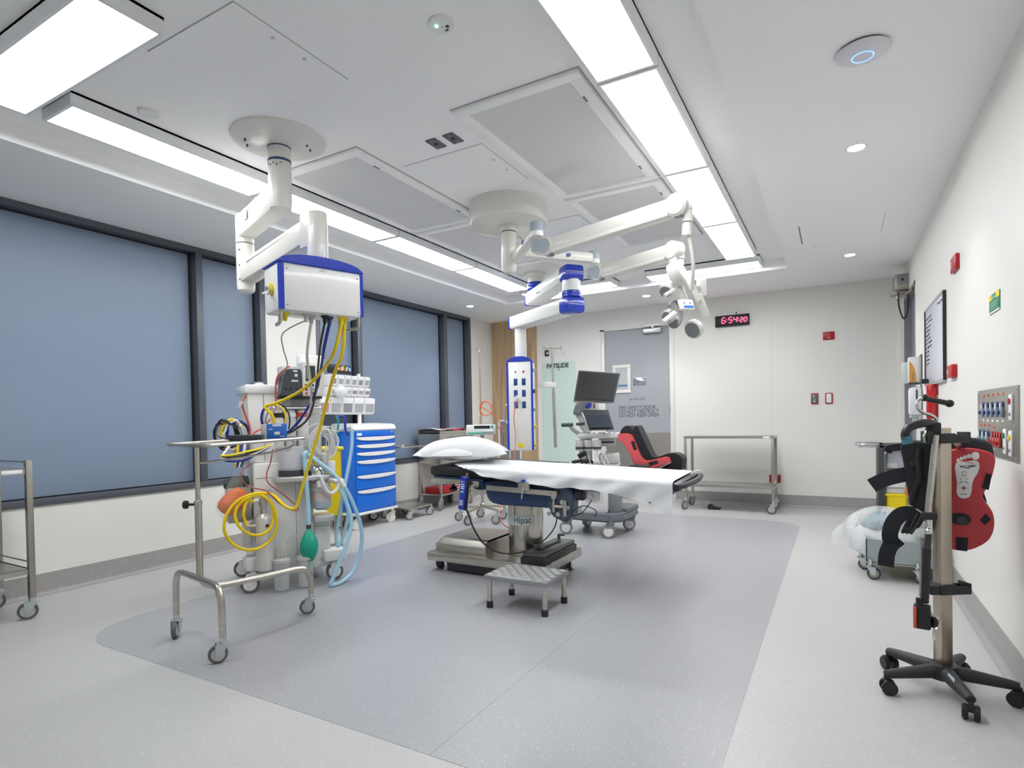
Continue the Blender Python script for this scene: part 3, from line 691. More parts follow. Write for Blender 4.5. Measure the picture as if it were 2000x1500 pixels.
g = G(); g.cyl((-.01, -.065, .64), (-.01, -.09, .64), .013, n=12); g.build('yellow_knob', M_YELT, gc)
# suction side, left
g = G(); g.bb(-.14, .01, .06, .22, .48, .72, .008); g.build('suction_box', mat('suction_beige', (.55, .52, .45), .45), am)
g = G(); g.cyl((-.16, .10, .745), (.0, .10, .765), .035, n=22, bev=.006); g.build('suction_pump', mat('dark_green_metal', (.035, .07, .06), .35), am)
g = G(); g.bb(-.06, .0, -.02, .06, .32, .50, .006); g.build('bracket', M_ALU, am)
for x in (.165, .325):
    g = G(); g.lathe([(.048, .02), (.05, .025), (.054, .20), (.056, .205)], (x, -.10, 0), n=26); jr = plab(g.build('suction_jar', M_JAR, am), 'clear suction jar')
    g = G(); g.lathe([(.06, .205), (.06, .225), (.045, .232), (0, .234)], (x, -.10, 0), n=26); g.build('jar_lid', M_PLASG, jr)
    for dx in (-.02, .005, .025):
        g = G(); g.cyl((x + dx, -.10, .232), (x + dx, -.10, .262), .007, n=10); g.build('jar_port', M_PLASG, jr)
g = G(); g.tube([(.18, -.10, .262), (.19, -.10, .34), (.23, -.08, .39), (.28, -.08, .36), (.31, -.1, .262)], .005, 8); g.build('jar_tube', M_CLEAR, am)
# swing arm on the right
g = G(); g.tube([(.52, .06, 1.06), (.62, .02, 1.10), (.70, .02, 1.12)], .012, 10, 5); g.build('swing_arm', M_PLASG, am)

# breathing circuit, bag, hoses
rb = thing('reservoir_bag', 'green rubber breathing bag hanging on a pale blue tube in front of the anaesthetic machine', 'breathing bag', (-3.241, 2.823, 0.433))
g = GW(rb); bx_, by_, bz_ = (-3.242, 2.820, 0.296)
def bagf(u, v):
    a = 2 * PI * u; prof = [.007, .010, .030, .050, .061, .066, .063, .052, .032, .012, .007]
    k = v * 10; i = min(int(k), 9); r = prof[i] + (prof[i + 1] - prof[i]) * (k - i)
    r *= 1 + .06 * math.cos(4 * a) * math.sin(PI * v)
    return (bx_ + r * math.cos(a), by_ + r * math.sin(a), bz_ + .155 - .31 * v)
g.grid(bagf, 28, 20, closed_u=True); g.build('bag', M_TEAL, rb, angle=60)
g = GW(rb); tp = V((-3.243, 2.820, 0.426)); g.cyl(tp + V((0, 0, -.008)), tp + V((0, 0, .02)), .0165, n=16); g.build('collar', M_DKGREY, rb)
g = GW(rb); g.tube([tp + V((0, 0, .015)), (-3.243, 2.820, 0.570), (-3.247, 2.812, 0.787), (-3.259, 2.810, 0.931), (-3.257, 2.836, 0.951)], .0155, 12); plab(g.build('tube', M_SKYT, rb), 'pale blue tube')
hose('breathing_tube', [(-3.305, 2.831, 0.936), (-3.257, 2.835, 0.940), (-3.194, 2.891, 0.872), (-3.145, 2.962, 0.794), (-3.109, 3.031, 0.696), (-3.093, 3.103, 0.558), (-3.083, 3.165, 0.378), (-3.100, 3.177, 0.222), (-3.114, 3.107, 0.065), (-3.109, 2.988, -0.035), (-3.101, 2.917, -0.044), (-3.114, 2.893, -0.010), (-3.112, 2.897, 0.043), (-3.091, 2.958, 0.176), (-3.073, 3.013, 0.295), (-3.072, 3.057, 0.435), (-3.092, 3.041, 0.566), (-3.115, 2.998, 0.682)], .0145, M_SKYT, 'pale blue tube looping down to the floor', 'breathing tube', 'pale blue breathing tubes', 12)
hose('breathing_tube', [(-3.120, 3.137, 1.108), (-3.123, 3.131, 0.987), (-3.134, 3.112, 0.856), (-3.142, 3.075, 0.709), (-3.165, 3.052, 0.561), (-3.192, 3.044, 0.429), (-3.199, 3.032, 0.318), (-3.187, 3.033, 0.258), (-3.176, 3.054, 0.285), (-3.153, 3.075, 0.370), (-3.134, 3.090, 0.482), (-3.118, 3.057, 0.600), (-3.115, 3.018, 0.698)], .0125, M_SKYT, 'pale blue tube hanging from the white swing arm by the blue cart', 'breathing tube', 'pale blue breathing tubes', 12)
g = G(); g.cyl((-3.125, 3.000, 0.751), (-3.109, 3.031, 0.696), .019, n=14); tag(g.build('breathing_y_piece', M_PLASW, None), 'white connector joining the pale blue breathing tubes', 'connector')
hose('white_hose', [(-3.155, 2.858, 0.786), (-3.146, 2.875, 0.730), (-3.144, 2.900, 0.681), (-3.135, 2.938, 0.658), (-3.127, 2.975, 0.684), (-3.125, 2.999, 0.736)], .011, M_PLASW, 'short white corrugated hose below the breathing block', 'hose')
hose('oxygen_hose', [outlet_pos[6] + V((0, 0, .01)), (-2.461, 2.409, 1.554), (-2.600, 2.466, 1.418), (-2.824, 2.564, 1.130), (-2.983, 2.584, 0.834), (-3.057, 2.585, 0.665), (-3.077, 2.572, 0.609), (-3.109, 2.554, 0.606), (-3.167, 2.546, 0.631)] +
     [(-3.331, 2.609, 0.672), (-3.356, 2.549, 0.695), (-3.389, 2.475, 0.692), (-3.439, 2.405, 0.652), (-3.462, 2.349, 0.575), (-3.465, 2.330, 0.477), (-3.456, 2.373, 0.387), (-3.415, 2.438, 0.333), (-3.371, 2.509, 0.330), (-3.345, 2.583, 0.373), (-3.321, 2.615, 0.456), (-3.318, 2.608, 0.561), (-3.344, 2.586, 0.639), (-3.371, 2.521, 0.684), (-3.396, 2.461, 0.674), (-3.434, 2.416, 0.630), (-3.440, 2.392, 0.566), (-3.425, 2.406, 0.494), (-3.409, 2.463, 0.435), (-3.371, 2.521, 0.417), (-3.336, 2.574, 0.451), (-3.333, 2.606, 0.526), (-3.335, 2.590, 0.615), (-3.352, 2.545, 0.675), (-3.387, 2.505, 0.686), (-3.406, 2.456, 0.647), (-3.410, 2.435, 0.582), (-3.418, 2.446, 0.529), (-3.404, 2.458, 0.490)],
     .0098, M_YEL, 'yellow hose running straight down from the pendant and coiled round the gas cylinder', 'gas hose', 'hoses from the near pendant', 10, smooth=4)
hose('air_hose', [outlet_pos[5] + V((0, 0, .01)), (-2.457, 2.355, 1.577), (-2.572, 2.403, 1.502), (-2.769, 2.463, 1.410), (-2.948, 2.498, 1.347), (-3.156, 2.529, 1.300), (-3.309, 2.558, 1.281), (-3.329, 2.557, 1.268), (-3.288, 2.580, 1.212), (-3.291, 2.600, 1.150), (-3.308, 2.612, 1.098)], .0095, M_YEL, 'yellow hose curving left from the pendant to the machine top', 'gas hose', 'hoses from the near pendant', 10)
hose('nitrous_hose', [outlet_pos[4] + V((0, 0, .01)), (-2.512, 2.324, 1.578), (-2.683, 2.455, 1.482), (-2.874, 2.574, 1.340), (-2.991, 2.622, 1.263), (-3.107, 2.635, 1.164), (-3.214, 2.631, 1.097), (-3.316, 2.630, 1.081), (-3.382, 2.594, 1.124), (-3.386, 2.570, 1.187), (-3.376, 2.577, 1.249), (-3.340, 2.598, 1.289)], .0085, M_BLUEH, 'dark blue hose from the pendant looping round the machine', 'gas hose', 'hoses from the near pendant', 10)
hose('vacuum_hose', [outlet_pos[3] + V((0, 0, .01)), (-2.532, 2.312, 1.579), (-2.744, 2.477, 1.425), (-2.923, 2.603, 1.277), (-3.038, 2.651, 1.180), (-3.161, 2.650, 1.114), (-3.245, 2.647, 1.080)], .006, M_BLACK, 'thin black hose from the pendant beside the dark blue one', 'gas hose', 'hoses from the near pendant', 8)
hose('scavenge_hose', [outlet_pos[2] + V((0, 0, .01)), (-2.619, 2.297, 1.555), (-2.785, 2.455, 1.457), (-2.894, 2.563, 1.341), (-2.980, 2.628, 1.246), (-3.069, 2.656, 1.164), (-3.169, 2.656, 1.107), (-3.254, 2.642, 1.087), (-3.314, 2.609, 1.123), (-3.311, 2.589, 1.202), (-3.270, 2.579, 1.270)], .008, mat('cream_hose', (.78, .76, .70), .45), 'cream white hose from the pendant curving down to the blue box', 'gas hose', 'hoses from the near pendant', 10)
hose('grey_cable', [outlet_pos[1] + V((0, 0, .01)), (-2.670, 2.179, 1.661), (-2.838, 2.313, 1.602), (-2.988, 2.456, 1.564), (-3.108, 2.561, 1.531), (-3.218, 2.612, 1.463), (-3.279, 2.634, 1.357)], .0035, mat('grey_cable', (.33, .33, .34), .5), 'thin grey cable hanging from the left of the pendant', 'cable', None, 8)
hose('red_cable', [(-3.344, 2.778, 1.561), (-3.367, 2.735, 1.527), (-3.393, 2.707, 1.477), (-3.406, 2.703, 1.399), (-3.415, 2.707, 1.293), (-3.445, 2.694, 1.204), (-3.490, 2.652, 1.130), (-3.521, 2.613, 1.099), (-3.528, 2.601, 1.054)], .005, M_REDC, 'red cable draped over the left side of the charcoal monitor', 'cable', None, 8)
hose('red_tube', [(-3.419, 2.679, 0.980), (-3.420, 2.656, 0.885), (-3.431, 2.634, 0.816), (-3.413, 2.627, 0.757), (-3.363, 2.677, 0.690), (-3.317, 2.722, 0.633), (-3.278, 2.753, 0.578), (-3.277, 2.756, 0.556), (-3.278, 2.710, 0.563), (-3.296, 2.633, 0.611), (-3.323, 2.583, 0.675), (-3.354, 2.567, 0.710), (-3.408, 2.549, 0.720), (-3.470, 2.517, 0.739), (-3.514, 2.500, 0.791), (-3.538, 2.518, 0.841), (-3.538, 2.583, 0.878)], .0042, mat('dull_red_tube', (.42, .08, .06), .45), 'thin dull red tube zigzagging across the machine front', 'cable', None, 8)
hose('red_tube_loop', [(-3.586, 2.641, 1.354), (-3.587, 2.596, 1.346), (-3.579, 2.569, 1.296), (-3.564, 2.576, 1.225), (-3.554, 2.595, 1.153), (-3.552, 2.599, 1.082)], .006, M_REDC, 'red tube with a white tag at the left of the machine', 'cable', None, 8)
g = G(); g.box((-3.568, 2.546, 1.292), (.004, .05, .05), .001, (0, .3, .5)); tag(g.build('cable_tag', M_PAPER, None), 'small white tag on the red tube left of the machine', 'tag')
hose('looped_hose', [(-3.398, 2.676, 1.292), (-3.371, 2.705, 1.281), (-3.349, 2.725, 1.245), (-3.345, 2.733, 1.191), (-3.357, 2.732, 1.127)], .006, M_YELT, 'short yellow hose arching above the blue box', 'gas hose', None, 8)
hose('looped_hose', [(-3.402, 2.689, 1.303), (-3.373, 2.724, 1.288), (-3.346, 2.752, 1.245), (-3.341, 2.763, 1.184), (-3.352, 2.762, 1.119)], .005, M_BLACK, 'short black hose arching above the blue box', 'gas hose', None, 8)
hose('looped_hose', [(-3.371, 2.663, 1.298), (-3.370, 2.621, 1.256), (-3.380, 2.603, 1.203), (-3.390, 2.605, 1.151)], .005, M_GREY, 'short dark grey hose left of the white loop above the blue box', 'gas hose', None, 8)
# coiled multi-colour hoses hanging on the left
M_YB = M_YELT; u3 = V((.467, .884, 0)).normalized(); zz3 = V((0, 0, 1)); kk = 0
for m_, r_, cx_, cy_, rad, lb, sd_ in ((M_BLUEH, .0095, 462, 846, .085, 'dark blue', 3), (M_YELT, .0095, 459, 850, .10, 'yellow', 4), (M_PLASW, .009, 463, 850, .092, 'white', 5), (M_BLACK, .007, 452, 848, .095, 'black', 6)):
    c_ = V((-3.602, 2.525, 1.092)) + u3 * ((cx_ - 460) * .0037) - zz3 * ((cy_ - 848) * .0035) + V((.0, -.012, 0)) * kk; kk += 1
    a1 = (u3 * .85 + zz3 * .5).normalized(); a2 = (zz3 * 1.0 - u3 * .35 + V((.25, -.12, 0))).normalized()
    hose('coiled_hose', coil(c_, a1 * .75, a2, rad, 3.3, .014, 14, V((.884, -.467, 0)) * .05, sd_, sd_), r_, m_, lb + ' hose in the coil hanging at the left of the anaesthetic machine', 'gas hose', 'coiled hoses at the left of the machine', 8, smooth=3)
for m_, r_, dy, lb in ((M_BLACK, .0065, 0, 'black'), (M_PLASW, .0085, 8, 'white'), (M_BLUEH, .007, 17, 'dark blue'), (M_YELT, .0075, -9, 'yellow')):
    hose('hanging_hose', [(-3.571, 2.455, 1.011), (-3.556, 2.399, 0.960), V((-3.542, 2.382, 0.944)) - zz3 * dy * .001, V((-3.479, 2.416, 0.943)) - zz3 * dy * .0016, V((-3.426, 2.473, 0.957)) - zz3 * dy * .002, V((-3.405, 2.555, 0.980)) - zz3 * dy * .001, (-3.410, 2.674, 1.015)], r_, m_, lb + ' hose in the strapped bundle below the instrument tray', 'gas hose', 'hose bundle under the instrument tray', 8)
for k, (m_, x) in enumerate(((M_YELT, 466), (M_BLUEH, 472), (M_PLASW, 477), (M_NAVY, 482))):
    hose('hanging_hose', [V((-3.585, 2.535, 1.056)) + u3 * (k * .02), V((-3.564, 2.511, 0.981)) + u3 * (k * .021), V((-3.571, 2.498, 0.894)) + u3 * (k * .014), V((-3.573, 2.494, 0.866)) + u3 * (k * .012)], .008, m_, ('yellow', 'dark blue', 'white', 'navy')[k] + ' hose end hanging straight down behind the instrument tray', 'gas hose', 'straight hose ends at the left of the machine', 8)
ob_ = thing('orange_specimen_bag', 'clear plastic bag of orange contents hanging left of the machine', 'plastic bag', (-3.592, 2.459, 0.525))
bx_, by_, bz_ = (-3.585, 2.472, 0.739)
def obf(prof, z0, z1, fl):
    def f(u, v):
        a = 2 * PI * u; k = v * (len(prof) - 1); i = min(int(k), len(prof) - 2); r = prof[i] + (prof[i + 1] - prof[i]) * (k - i)
        r *= 1 + .07 * math.sin(5 * a + 9 * v) * (1 - v * .5); q = u3 * (math.cos(a) * r) + V((u3.y, -u3.x, 0)) * (math.sin(a) * r * fl)
        return V((bx_, by_, 0)) + q + u3 * (.06 * (v - .35)) + V((0, 0, z0 + (z1 - z0) * v))
    return f
g = GW(ob_); g.grid(obf([.02, .075, .095, .09, .075, .06, .045, .03, .02], bz_ - .225, bz_ + .10, .6), 30, 24, closed_u=True); g.build('bag', plastic_bag('clear_film', (.8, .8, .82), .13), ob_, angle=60)
g = GW(ob_); g.grid(obf([.0, .06, .086, .088, .076, .06, .0], bz_ - .20, bz_ - .005, .55), 26, 18, closed_u=True); plab(g.build('contents', bumpy(M_ORGB, 30, .02, .6), ob_, angle=60), 'orange contents')
bb_ = thing('blue_control_box', 'blue box with white labels on the instrument tray beside the machine', 'box', (-2.874, 2.282, 1.070))
g = GW(bb_); c_ = V((-2.852, 2.267, 1.115)); g.M = g.M @ frame(c_, u3); g.box((0, 0, -.025), (.112, .088, .05), .004); g.build('case', mat('box_blue', (.03, .17, .62), .4), bb_)
g = GW(bb_); g.M = g.M @ frame(c_, u3); g.box((-.068, 0, -.025), (.026, .084, .048), .004); g.build('end_cover', M_PLASG, bb_)
for x, y, w_, h_ in ((.0, .034, .05, .012), (-.035, .012, .022, .004), (.0, -.012, .03, .018), (.03, -.03, .03, .003)):
    g = GW(bb_); g.M = g.M @ frame(c_, u3); g.box((x, y, .0005), (w_, h_, .002)); g.build('label', M_PAPER, bb_)
# pale wires in a tangled hank
g = G()
hk = V((-3.241, 2.952, 1.014)); Z3 = V((0, 0, 1))
for k in range(17):
    rn = random.Random(k); rx, rz = rn.uniform(.035, .105), rn.uniform(.06, .135); c_ = hk + u3 * rn.uniform(-.03, .05) + V((.8, -.4, 0)) * rn.uniform(-.02, .03) + Z3 * rn.uniform(-.02, .01)
    g.tube([c_ + u3 * (rx * math.cos(t)) + Z3 * (rz * math.sin(t)) + V((.5, -.3, 0)) * rn.uniform(-.02, .02) for t in [2 * PI * q / 12 for q in range(12)]], .0036, 6, 4, closed=True)
wh = tag(g.build('wire_hank', mat('pale_wire', (.72, .72, .72), .45), None, angle=80), 'tangled hank of pale grey monitoring wires beside the blue cart', 'cable')
g = G(); g.tube([(-3.195, 2.953, 0.996), (-3.199, 2.945, 0.941), (-3.201, 2.941, 0.886)], .006, 8); g.lathe([(.010, .03), (.018, .02), (.018, -.02), (.012, -.045), (.006, -.05)], (-3.203, 2.938, 0.912), n=14); tag(g.build('wire_plug', M_PLASG, None), 'grey trunk plug hanging below the wire hank', 'plug')
hose('blue_corrugated_tube', [(-3.229, 3.104, 1.197), (-3.216, 3.127, 1.208), (-3.206, 3.147, 1.185), (-3.203, 3.152, 1.101), (-3.209, 3.183, 1.062)], .009, M_BLUE, 'short blue tube over the corner of the blue cart', 'tube')
hose('teal_tube', [(-3.236, 3.090, 1.209), (-3.227, 3.106, 1.171), (-3.246, 3.113, 1.102), (-3.256, 3.094, 1.019), (-3.262, 3.083, 0.966)], .007, M_TEALT, 'teal tube hanging left of the blue cart', 'tube')
sb = thing('yellow_sharps_bin', 'yellow waste bin between the anaesthetic machine and the blue cart', 'bin', (-3.749, 3.446, 0.383))
bc = V((-3.749, 3.446, 0.383)); g = GW(sb); g.M = g.M @ Matrix.Translation(bc) @ Matrix.Rotation(math.atan2(.884, .467), 4, 'Z')
t_ = .012
for x0, x1, y0, y1 in ((-.11, .11, -.10, -.10 + t_), (-.11, .11, .10 - t_, .10), (-.11, -.11 + t_, -.10, .10), (.11 - t_, .11, -.10, .10)): g.bb(x0, x1, y0, y1, 0, .56, .003)
g.bb(-.11, .11, -.10, .10, 0, .01); g.build('bin', M_YELT, sb)
g = GW(sb); g.M = g.M @ Matrix.Translation(bc) @ Matrix.Rotation(math.atan2(.884, .467), 4, 'Z'); g.tube([(-.12, -.11, .56), (.12, -.11, .56), (.125, .0, .56), (.12, .11, .56), (-.12, .11, .56)], .014, 8, 1, closed=True); g.build('rim', M_YELT, sb)
g = GW(sb); g.M = g.M @ Matrix.Translation(bc) @ Matrix.Rotation(math.atan2(.884, .467), 4, 'Z'); g.bb(-.09, .09, -.08, .08, .44, .48); g.build('contents', M_DKGREY, sb)
g = GW(sb); g.M = g.M @ Matrix.Translation(bc) @ Matrix.Rotation(math.atan2(.884, .467), 4, 'Z'); h0 = -bc.z
for sx in (-.1, .1):
    for sy in (-.09, .09): g.bb(sx - .008, sx + .008, sy - .008, sy + .008, h0, 0)
g.bb(-.11, .11, -.1, .1, h0 + .1, h0 + .115); g.build('stand', M_SSD, sb)

# ---------------------------------------------------------------- instrument stand in the left foreground
mt = thing('instrument_stand', 'stainless steel instrument stand on three castors with thin tray, left foreground', 'instrument stand', (-2.89, 1.805, 0))
A_, B_, C_ = (-3.173, 1.838), (-2.624, 1.741), (-2.801, 2.44)
for (x, y), a in ((A_, .75), (B_, -.55), (C_, -.75)): castor(mt, x + 2.89, y - 1.805, .045, .024, a, .125)
g = GW(mt); g.tube([(A_[0], A_[1], .12), (A_[0] + .002, A_[1], .26), (A_[0] + .02, A_[1] - .004, .33), (A_[0] + .07, A_[1] - .012, .364), (-2.9, 1.79, .368), (B_[0] - .07, B_[1] + .012, .364), (B_[0] - .02, B_[1] + .004, .33), (B_[0] - .002, B_[1], .26), (B_[0], B_[1], .12)], .0165, 14, 6); g.build('front_leg', M_SS, mt)
g = GW(mt); P_ = (-2.892, 1.803)
g.tube([(P_[0], P_[1], .62), (P_[0], P_[1], .45), (P_[0], P_[1] + .004, .36), (P_[0] + .008, P_[1] + .05, .315), (P_[0] + .02, P_[1] + .13, .30), (P_[0] + .055, P_[1] + .36, .293), (P_[0] + .082, P_[1] + .55, .29), (P_[0] + .09, P_[1] + .61, .265), (C_[0], C_[1], .20), (C_[0], C_[1], .12)], .0165, 14, 6); g.build('rear_leg', M_SS, mt)
g = GW(mt); g.cyl((P_[0], P_[1], .50), (P_[0], P_[1], .755), .0175, n=18); g.cyl((P_[0], P_[1], .75), (P_[0], P_[1], 1.05), .0125, n=16); g.lathe([(.02, .745), (.02, .765), (.0125, .77)], (P_[0], P_[1], 0), n=18); g.build('post', M_SS, mt)
g = GW(mt); g.cyl((P_[0] - .017, P_[1] - .01, .748), (P_[0] - .05, P_[1] - .03, .748), .007, n=10); g.lathe([(.012, 0), (.022, .004), (.022, .018), (.012, .022)], (P_[0] - .045, P_[1] - .027, .748), (-.86, -.5, 0), n=14); g.build('height_knob', M_BLACK, mt)
ta, tb = V((.14, .99, 0)).normalized(), V((.99, -.14, 0)).normalized(); to = V((P_[0], P_[1], 1.058))
TM = Matrix((tb, ta, V((0, 0, 1)))).transposed().to_4x4(); TM.translation = to; TM = TM @ Matrix.Rotation(.03, 4, 'X')
g = GW(mt); g.M = g.M @ TM; g.prism(rrect(-.25, .20, -.05, .52, .04, 5), .004, Matrix.Translation((0, 0, -.008)))
rr_ = rrect(-.25, .20, -.05, .52, .04, 5); g.tube([(x, y, .002) for x, y in rr_], .007, 8, 1, closed=True); g.build('tray', M_SS, mt)
g = GW(mt); g.tube([V((P_[0], P_[1], .965)), V((P_[0], P_[1], .966)) + ta * .05 + tb * .03, V((P_[0], P_[1], 1.0)) + ta * .36 + tb * .10, V((P_[0], P_[1], 1.035)) + ta * .48 + tb * .12, V((P_[0], P_[1], 1.06)) + ta * .47 + tb * .12], .006, 8, 3); g.build('tray_support', M_SS, mt)
g = GW(mt); g.box((-2.976, 2.167, 1.074), (.10, .05, .025), .004, (0, 0, .4)) if False else None
pb = thing('black_power_adapter', 'flat black device lying on the instrument tray', 'device', V((-2.851, 2.066, 1.078)))
g = GW(pb); g.box(V((-2.850, 2.066, 1.090)) - V((0, 0, .006)), (.17, .08, .034), .006, (0, 0, .75)); g.build('case', M_DKGREY, pb)
hose('black_cable', [(-2.880, 2.049, 1.082), (-2.872, 1.997, 1.078), (-2.862, 1.945, 1.083), (-2.919, 1.936, 1.103), (-2.946, 1.956, 1.144), (-2.942, 1.993, 1.163), (-2.924, 2.026, 1.157), (-2.890, 2.045, 1.122), (-2.885, 2.047, 1.085), (-2.917, 2.028, 1.071)], .0035, M_BLACK, 'thin black cable looped on the left of the instrument tray', 'cable', None, 8)

# ---------------------------------------------------------------- trolley cut by the left edge of the photo
lt = thing('steel_trolley', 'two tier stainless trolley at the left edge below the window', 'trolley', (-4.51, 1.2, 0), 0, 'stainless steel trolleys')
x0, x1, y0, y1 = -4.735, -4.285, .60, 1.61
for x, y in ((x0, y0), (x1, y0), (x0, y1), (x1, y1)):
    castor(lt, x + 4.51, y - 1.2, .052, .028, -.45, .13)
    g = GW(lt); g.bb(x - .016, x + .016, y - .016, y + .016, .128, .965, .002); g.build('leg', M_SSD, lt)
for z, nm in ((.895, 'top_shelf'), (.285, 'lower_shelf')):
    g = GW(lt); g.bb(x0, x1, y0, y1, z + .015, z + .02); g.bb(x1 - .012, x1 + .003, y0, y1, z - .012, z + .02); g.bb(x0 - .003, x0 + .012, y0, y1, z - .012, z + .02); g.bb(x0, x1, y0 - .003, y0 + .012, z - .012, z + .02); g.bb(x0, x1, y1 - .012, y1 + .003, z - .012, z + .02); sh = g.build(nm, M_SSH, lt)
    g = GW(lt); g.cyl((x0, y0, z + .06), (x0, y1, z + .06), .005, n=8); g.cyl((x0, y1, z + .06), (x1, y1, z + .06), .005, n=8); g.cyl((x0, y0, z + .06), (x1, y0, z + .06), .005, n=8); g.build('guard_rail', M_SSD, lt)
g = GW(lt); g.bb(x1 + .003, x1 + .005, y1 - .13, y1 - .03, .888, .910, .001); g.build('label_strip', M_PAPER, lt)
# ---------------------------------------------------------------- operating table
ot = thing('operating_table', 'operating table with navy frame, steel column and sheeted black mattress', 'operating table', (-2.07, 3.86, 0))
g = GW(ot); g.bb(-2.775, -1.745, 3.545, 4.15, .082, .15, .012); g.bb(-1.765, -1.735, 3.60, 4.15, .09, .158, .01); ba = g.build('base', M_SS, ot)
g = GW(ot); g.bb(-2.62, -1.80, 3.60, 4.09, .012, .09, .006); g.build('undercarriage', M_DKGREY, ba)
for x, y in ((-2.64, 3.62), (-1.79, 4.06), (-1.80, 3.66)):
    g = GW(ot); g.cyl((x, y, .02), (x, y, .09), .011, n=12); g.lathe([(0, 0), (.02, .001), (.024, .012), (.014, .022), (.0, .024)], (x, y, 0), n=16); g.build('levelling_foot', M_CHROME, ba)
for x, y in ((-2.735, 3.66), (-2.735, 4.05), (-1.83, 4.0)):
    g = GW(ot); g.cyl((x, y - .014, .034), (x, y + .014, .034), .034, n=20, bev=.004); g.bb(x - .012, x + .02, y - .018, y + .018, .045, .088); g.build('castor', M_BLACK, ba)
g = GW(ot)
def cov(u, v):
    x = -2.725 + .45 * u; y = 3.60 + .50 * v
    ex = max(0, 1 - u / .12) ** 2; ey = max(0, 1 - min(v, 1 - v) / .10) ** 2
    return (x, y, .262 - .052 * min(1, ex + ey) - .004 * u)
g.grid(cov, 30, 24); g.bb(-2.727, -2.273, 3.598, 4.102, .148, .209, .004); g.bb(-2.2755, -2.271, 3.60, 4.10, .15, .245)
g.build('base_cover', M_SSH, ot)
CX, CY = -2.07, 3.86
g = GW(ot); g.lathe([(.131, .15), (.131, .365)], (CX, CY, 0), n=48); g.lathe([(.133, .366), (.133, .56)], (CX, CY, 0), n=48); cl = g.build('column', brushed('column_steel', (.56, .53, .48), .2, (30, 30, .4), .06), ot)
a0, a1 = math.radians(-150), math.radians(-31)
g = GW(ot); g.grid(lambda u, v: (CX + .1345 * math.cos(a0 + (a1 - a0) * u), CY + .1345 * math.sin(a0 + (a1 - a0) * u), .372 + .075 * v), 24, 2, thick=.0008); pl_ = plab(g.build('maker_plate', mat('plate_pale', (.74, .79, .82), .4), cl), 'pale maker plate with lettering')
tx = text('lettering', 'Hipac', .066, M_LETTER, Matrix.Translation((0, .390, 0)), pl_, ext=.0006)
for v_ in tx.data.vertices:
    a = math.radians(-103) + v_.co.x * .92 / .1345; r = .1352 + v_.co.z
    v_.co = V((r * math.cos(a), r * math.sin(a), v_.co.y))
g = GW(ot); a = math.radians(-114); g.tube([(CX + .1352 * math.cos(a + t * .11), CY + .1352 * math.sin(a + t * .11), .415 + .022 * q) for t, q in [(math.cos(k * PI / 8), math.sin(k * PI / 8)) for k in range(-3, 12)]], .0022, 6, 2); g.build('emblem', mat('emblem_teal', (.30, .52, .58), .5), pl_)
# side-bar pad lying on the base
g = GW(ot); g.bb(-1.93, -1.735, 3.50, 4.06, .15, .205, .014); g.build('accessory_pad', M_PAD, ot)
g = GW(ot); g.bb(-1.915, -1.75, 3.515, 4.045, .205, .235, .006); g.bb(-1.86, -1.82, 3.62, 3.95, .235, .25, .004)
for y in (3.60, 4.0): g.cyl((-1.86, y, .235), (-1.86, y, .275), .012, n=12); g.box((-1.84, y, .272), (.05, .018, .014), .003)
g.build('accessory_frame', mat('dark_steel', (.16, .16, .16), .3, .8), ot)
# table top
def tz(x): return .812 - .034 * (x + 2.76)
def slab(x0, x1, y0, y1, dz0, dz1, bev=.02, roll=.03):
    g = GW(ot); o = g.M.copy(); xm, ym = (x0 + x1) / 2, (y0 + y1) / 2
    g.M = o @ Matrix.Translation((xm, ym, tz(xm) + roll * (ym - 3.6))) @ Matrix.Rotation(.034, 4, 'Y') @ Matrix.Rotation(roll, 4, 'X')
    g.bb(x0 - xm, x1 - xm, y0 - ym, y1 - ym, dz0, dz1, bev); return g
slab(-2.76, -2.205, 3.585, 4.15, -.075, -.004, .022).build('head_mattress', M_PAD, ot)
slab(-2.20, -1.66, 3.585, 4.15, -.078, -.004, .02).build('seat_mattress', M_PAD, ot)
slab(-1.655, -.845, 3.59, 4.14, -.062, -.004, .026).build('leg_mattress', M_PAD, ot)
g = slab(-2.60, -1.85, 4.15, 4.21, -.03, .012, .01); g.build('arm_support', M_PAD, ot)
g = slab(-2.735, -2.28, 3.60, 4.13, -.132, -.076, .008); g.build('head_frame', M_NAVY, ot)
g = slab(-1.60, -.90, 3.62, 4.11, -.085, -.062, .006); g.build('leg_frame', M_NAVY, ot)
def rail(x0, x1, y, dz): 
    g = slab(x0, x1, y - .006, y + .006, dz - .018, dz + .018, .002)
    o = g.build('side_rail', M_SS, ot)
    for x in (x0 + .05, (x0 + x1) / 2, x1 - .05):
        g = slab(x - .012, x + .012, (y if y < 3.8 else y - .04), (y + .04 if y < 3.8 else y), dz - .01, dz + .01, 0); g.build('spacer', M_SSD, o)
        g = GW(ot); zc = tz(x) + dz + .03 * (y - 3.6); g.cyl((x, y - .0085, zc), (x, y + .0085, zc), .0065, n=12); g.build('bolt', M_CHROME, o)
rail(-2.725, -2.29, 3.562, -.105); rail(-2.225, -1.66, 3.558, -.128); rail(-2.725, -1.66, 4.178, -.105); 
g = GW(ot); g.prism([(-2.275, .70), (-2.268, .60), (-2.23, .548), (-2.15, .535), (-1.72, .535), (-1.69, .56), (-1.67, .69), (-2.10, .71)], .50, frame((0, 4.11, 0), (1, 0, 0)), .012); tb_ = plab(g.build('torso_housing', M_NAVY, ot), 'navy drive housing under the seat')
g = GW(ot); g.prism([(-2.40, .69), (-2.38, .645), (-2.34, .635), (-2.28, .64), (-2.25, .70)], .48, frame((0, 4.10, 0), (1, 0, 0)), .006); g.build('hinge_cheek', M_NAVY, ot)
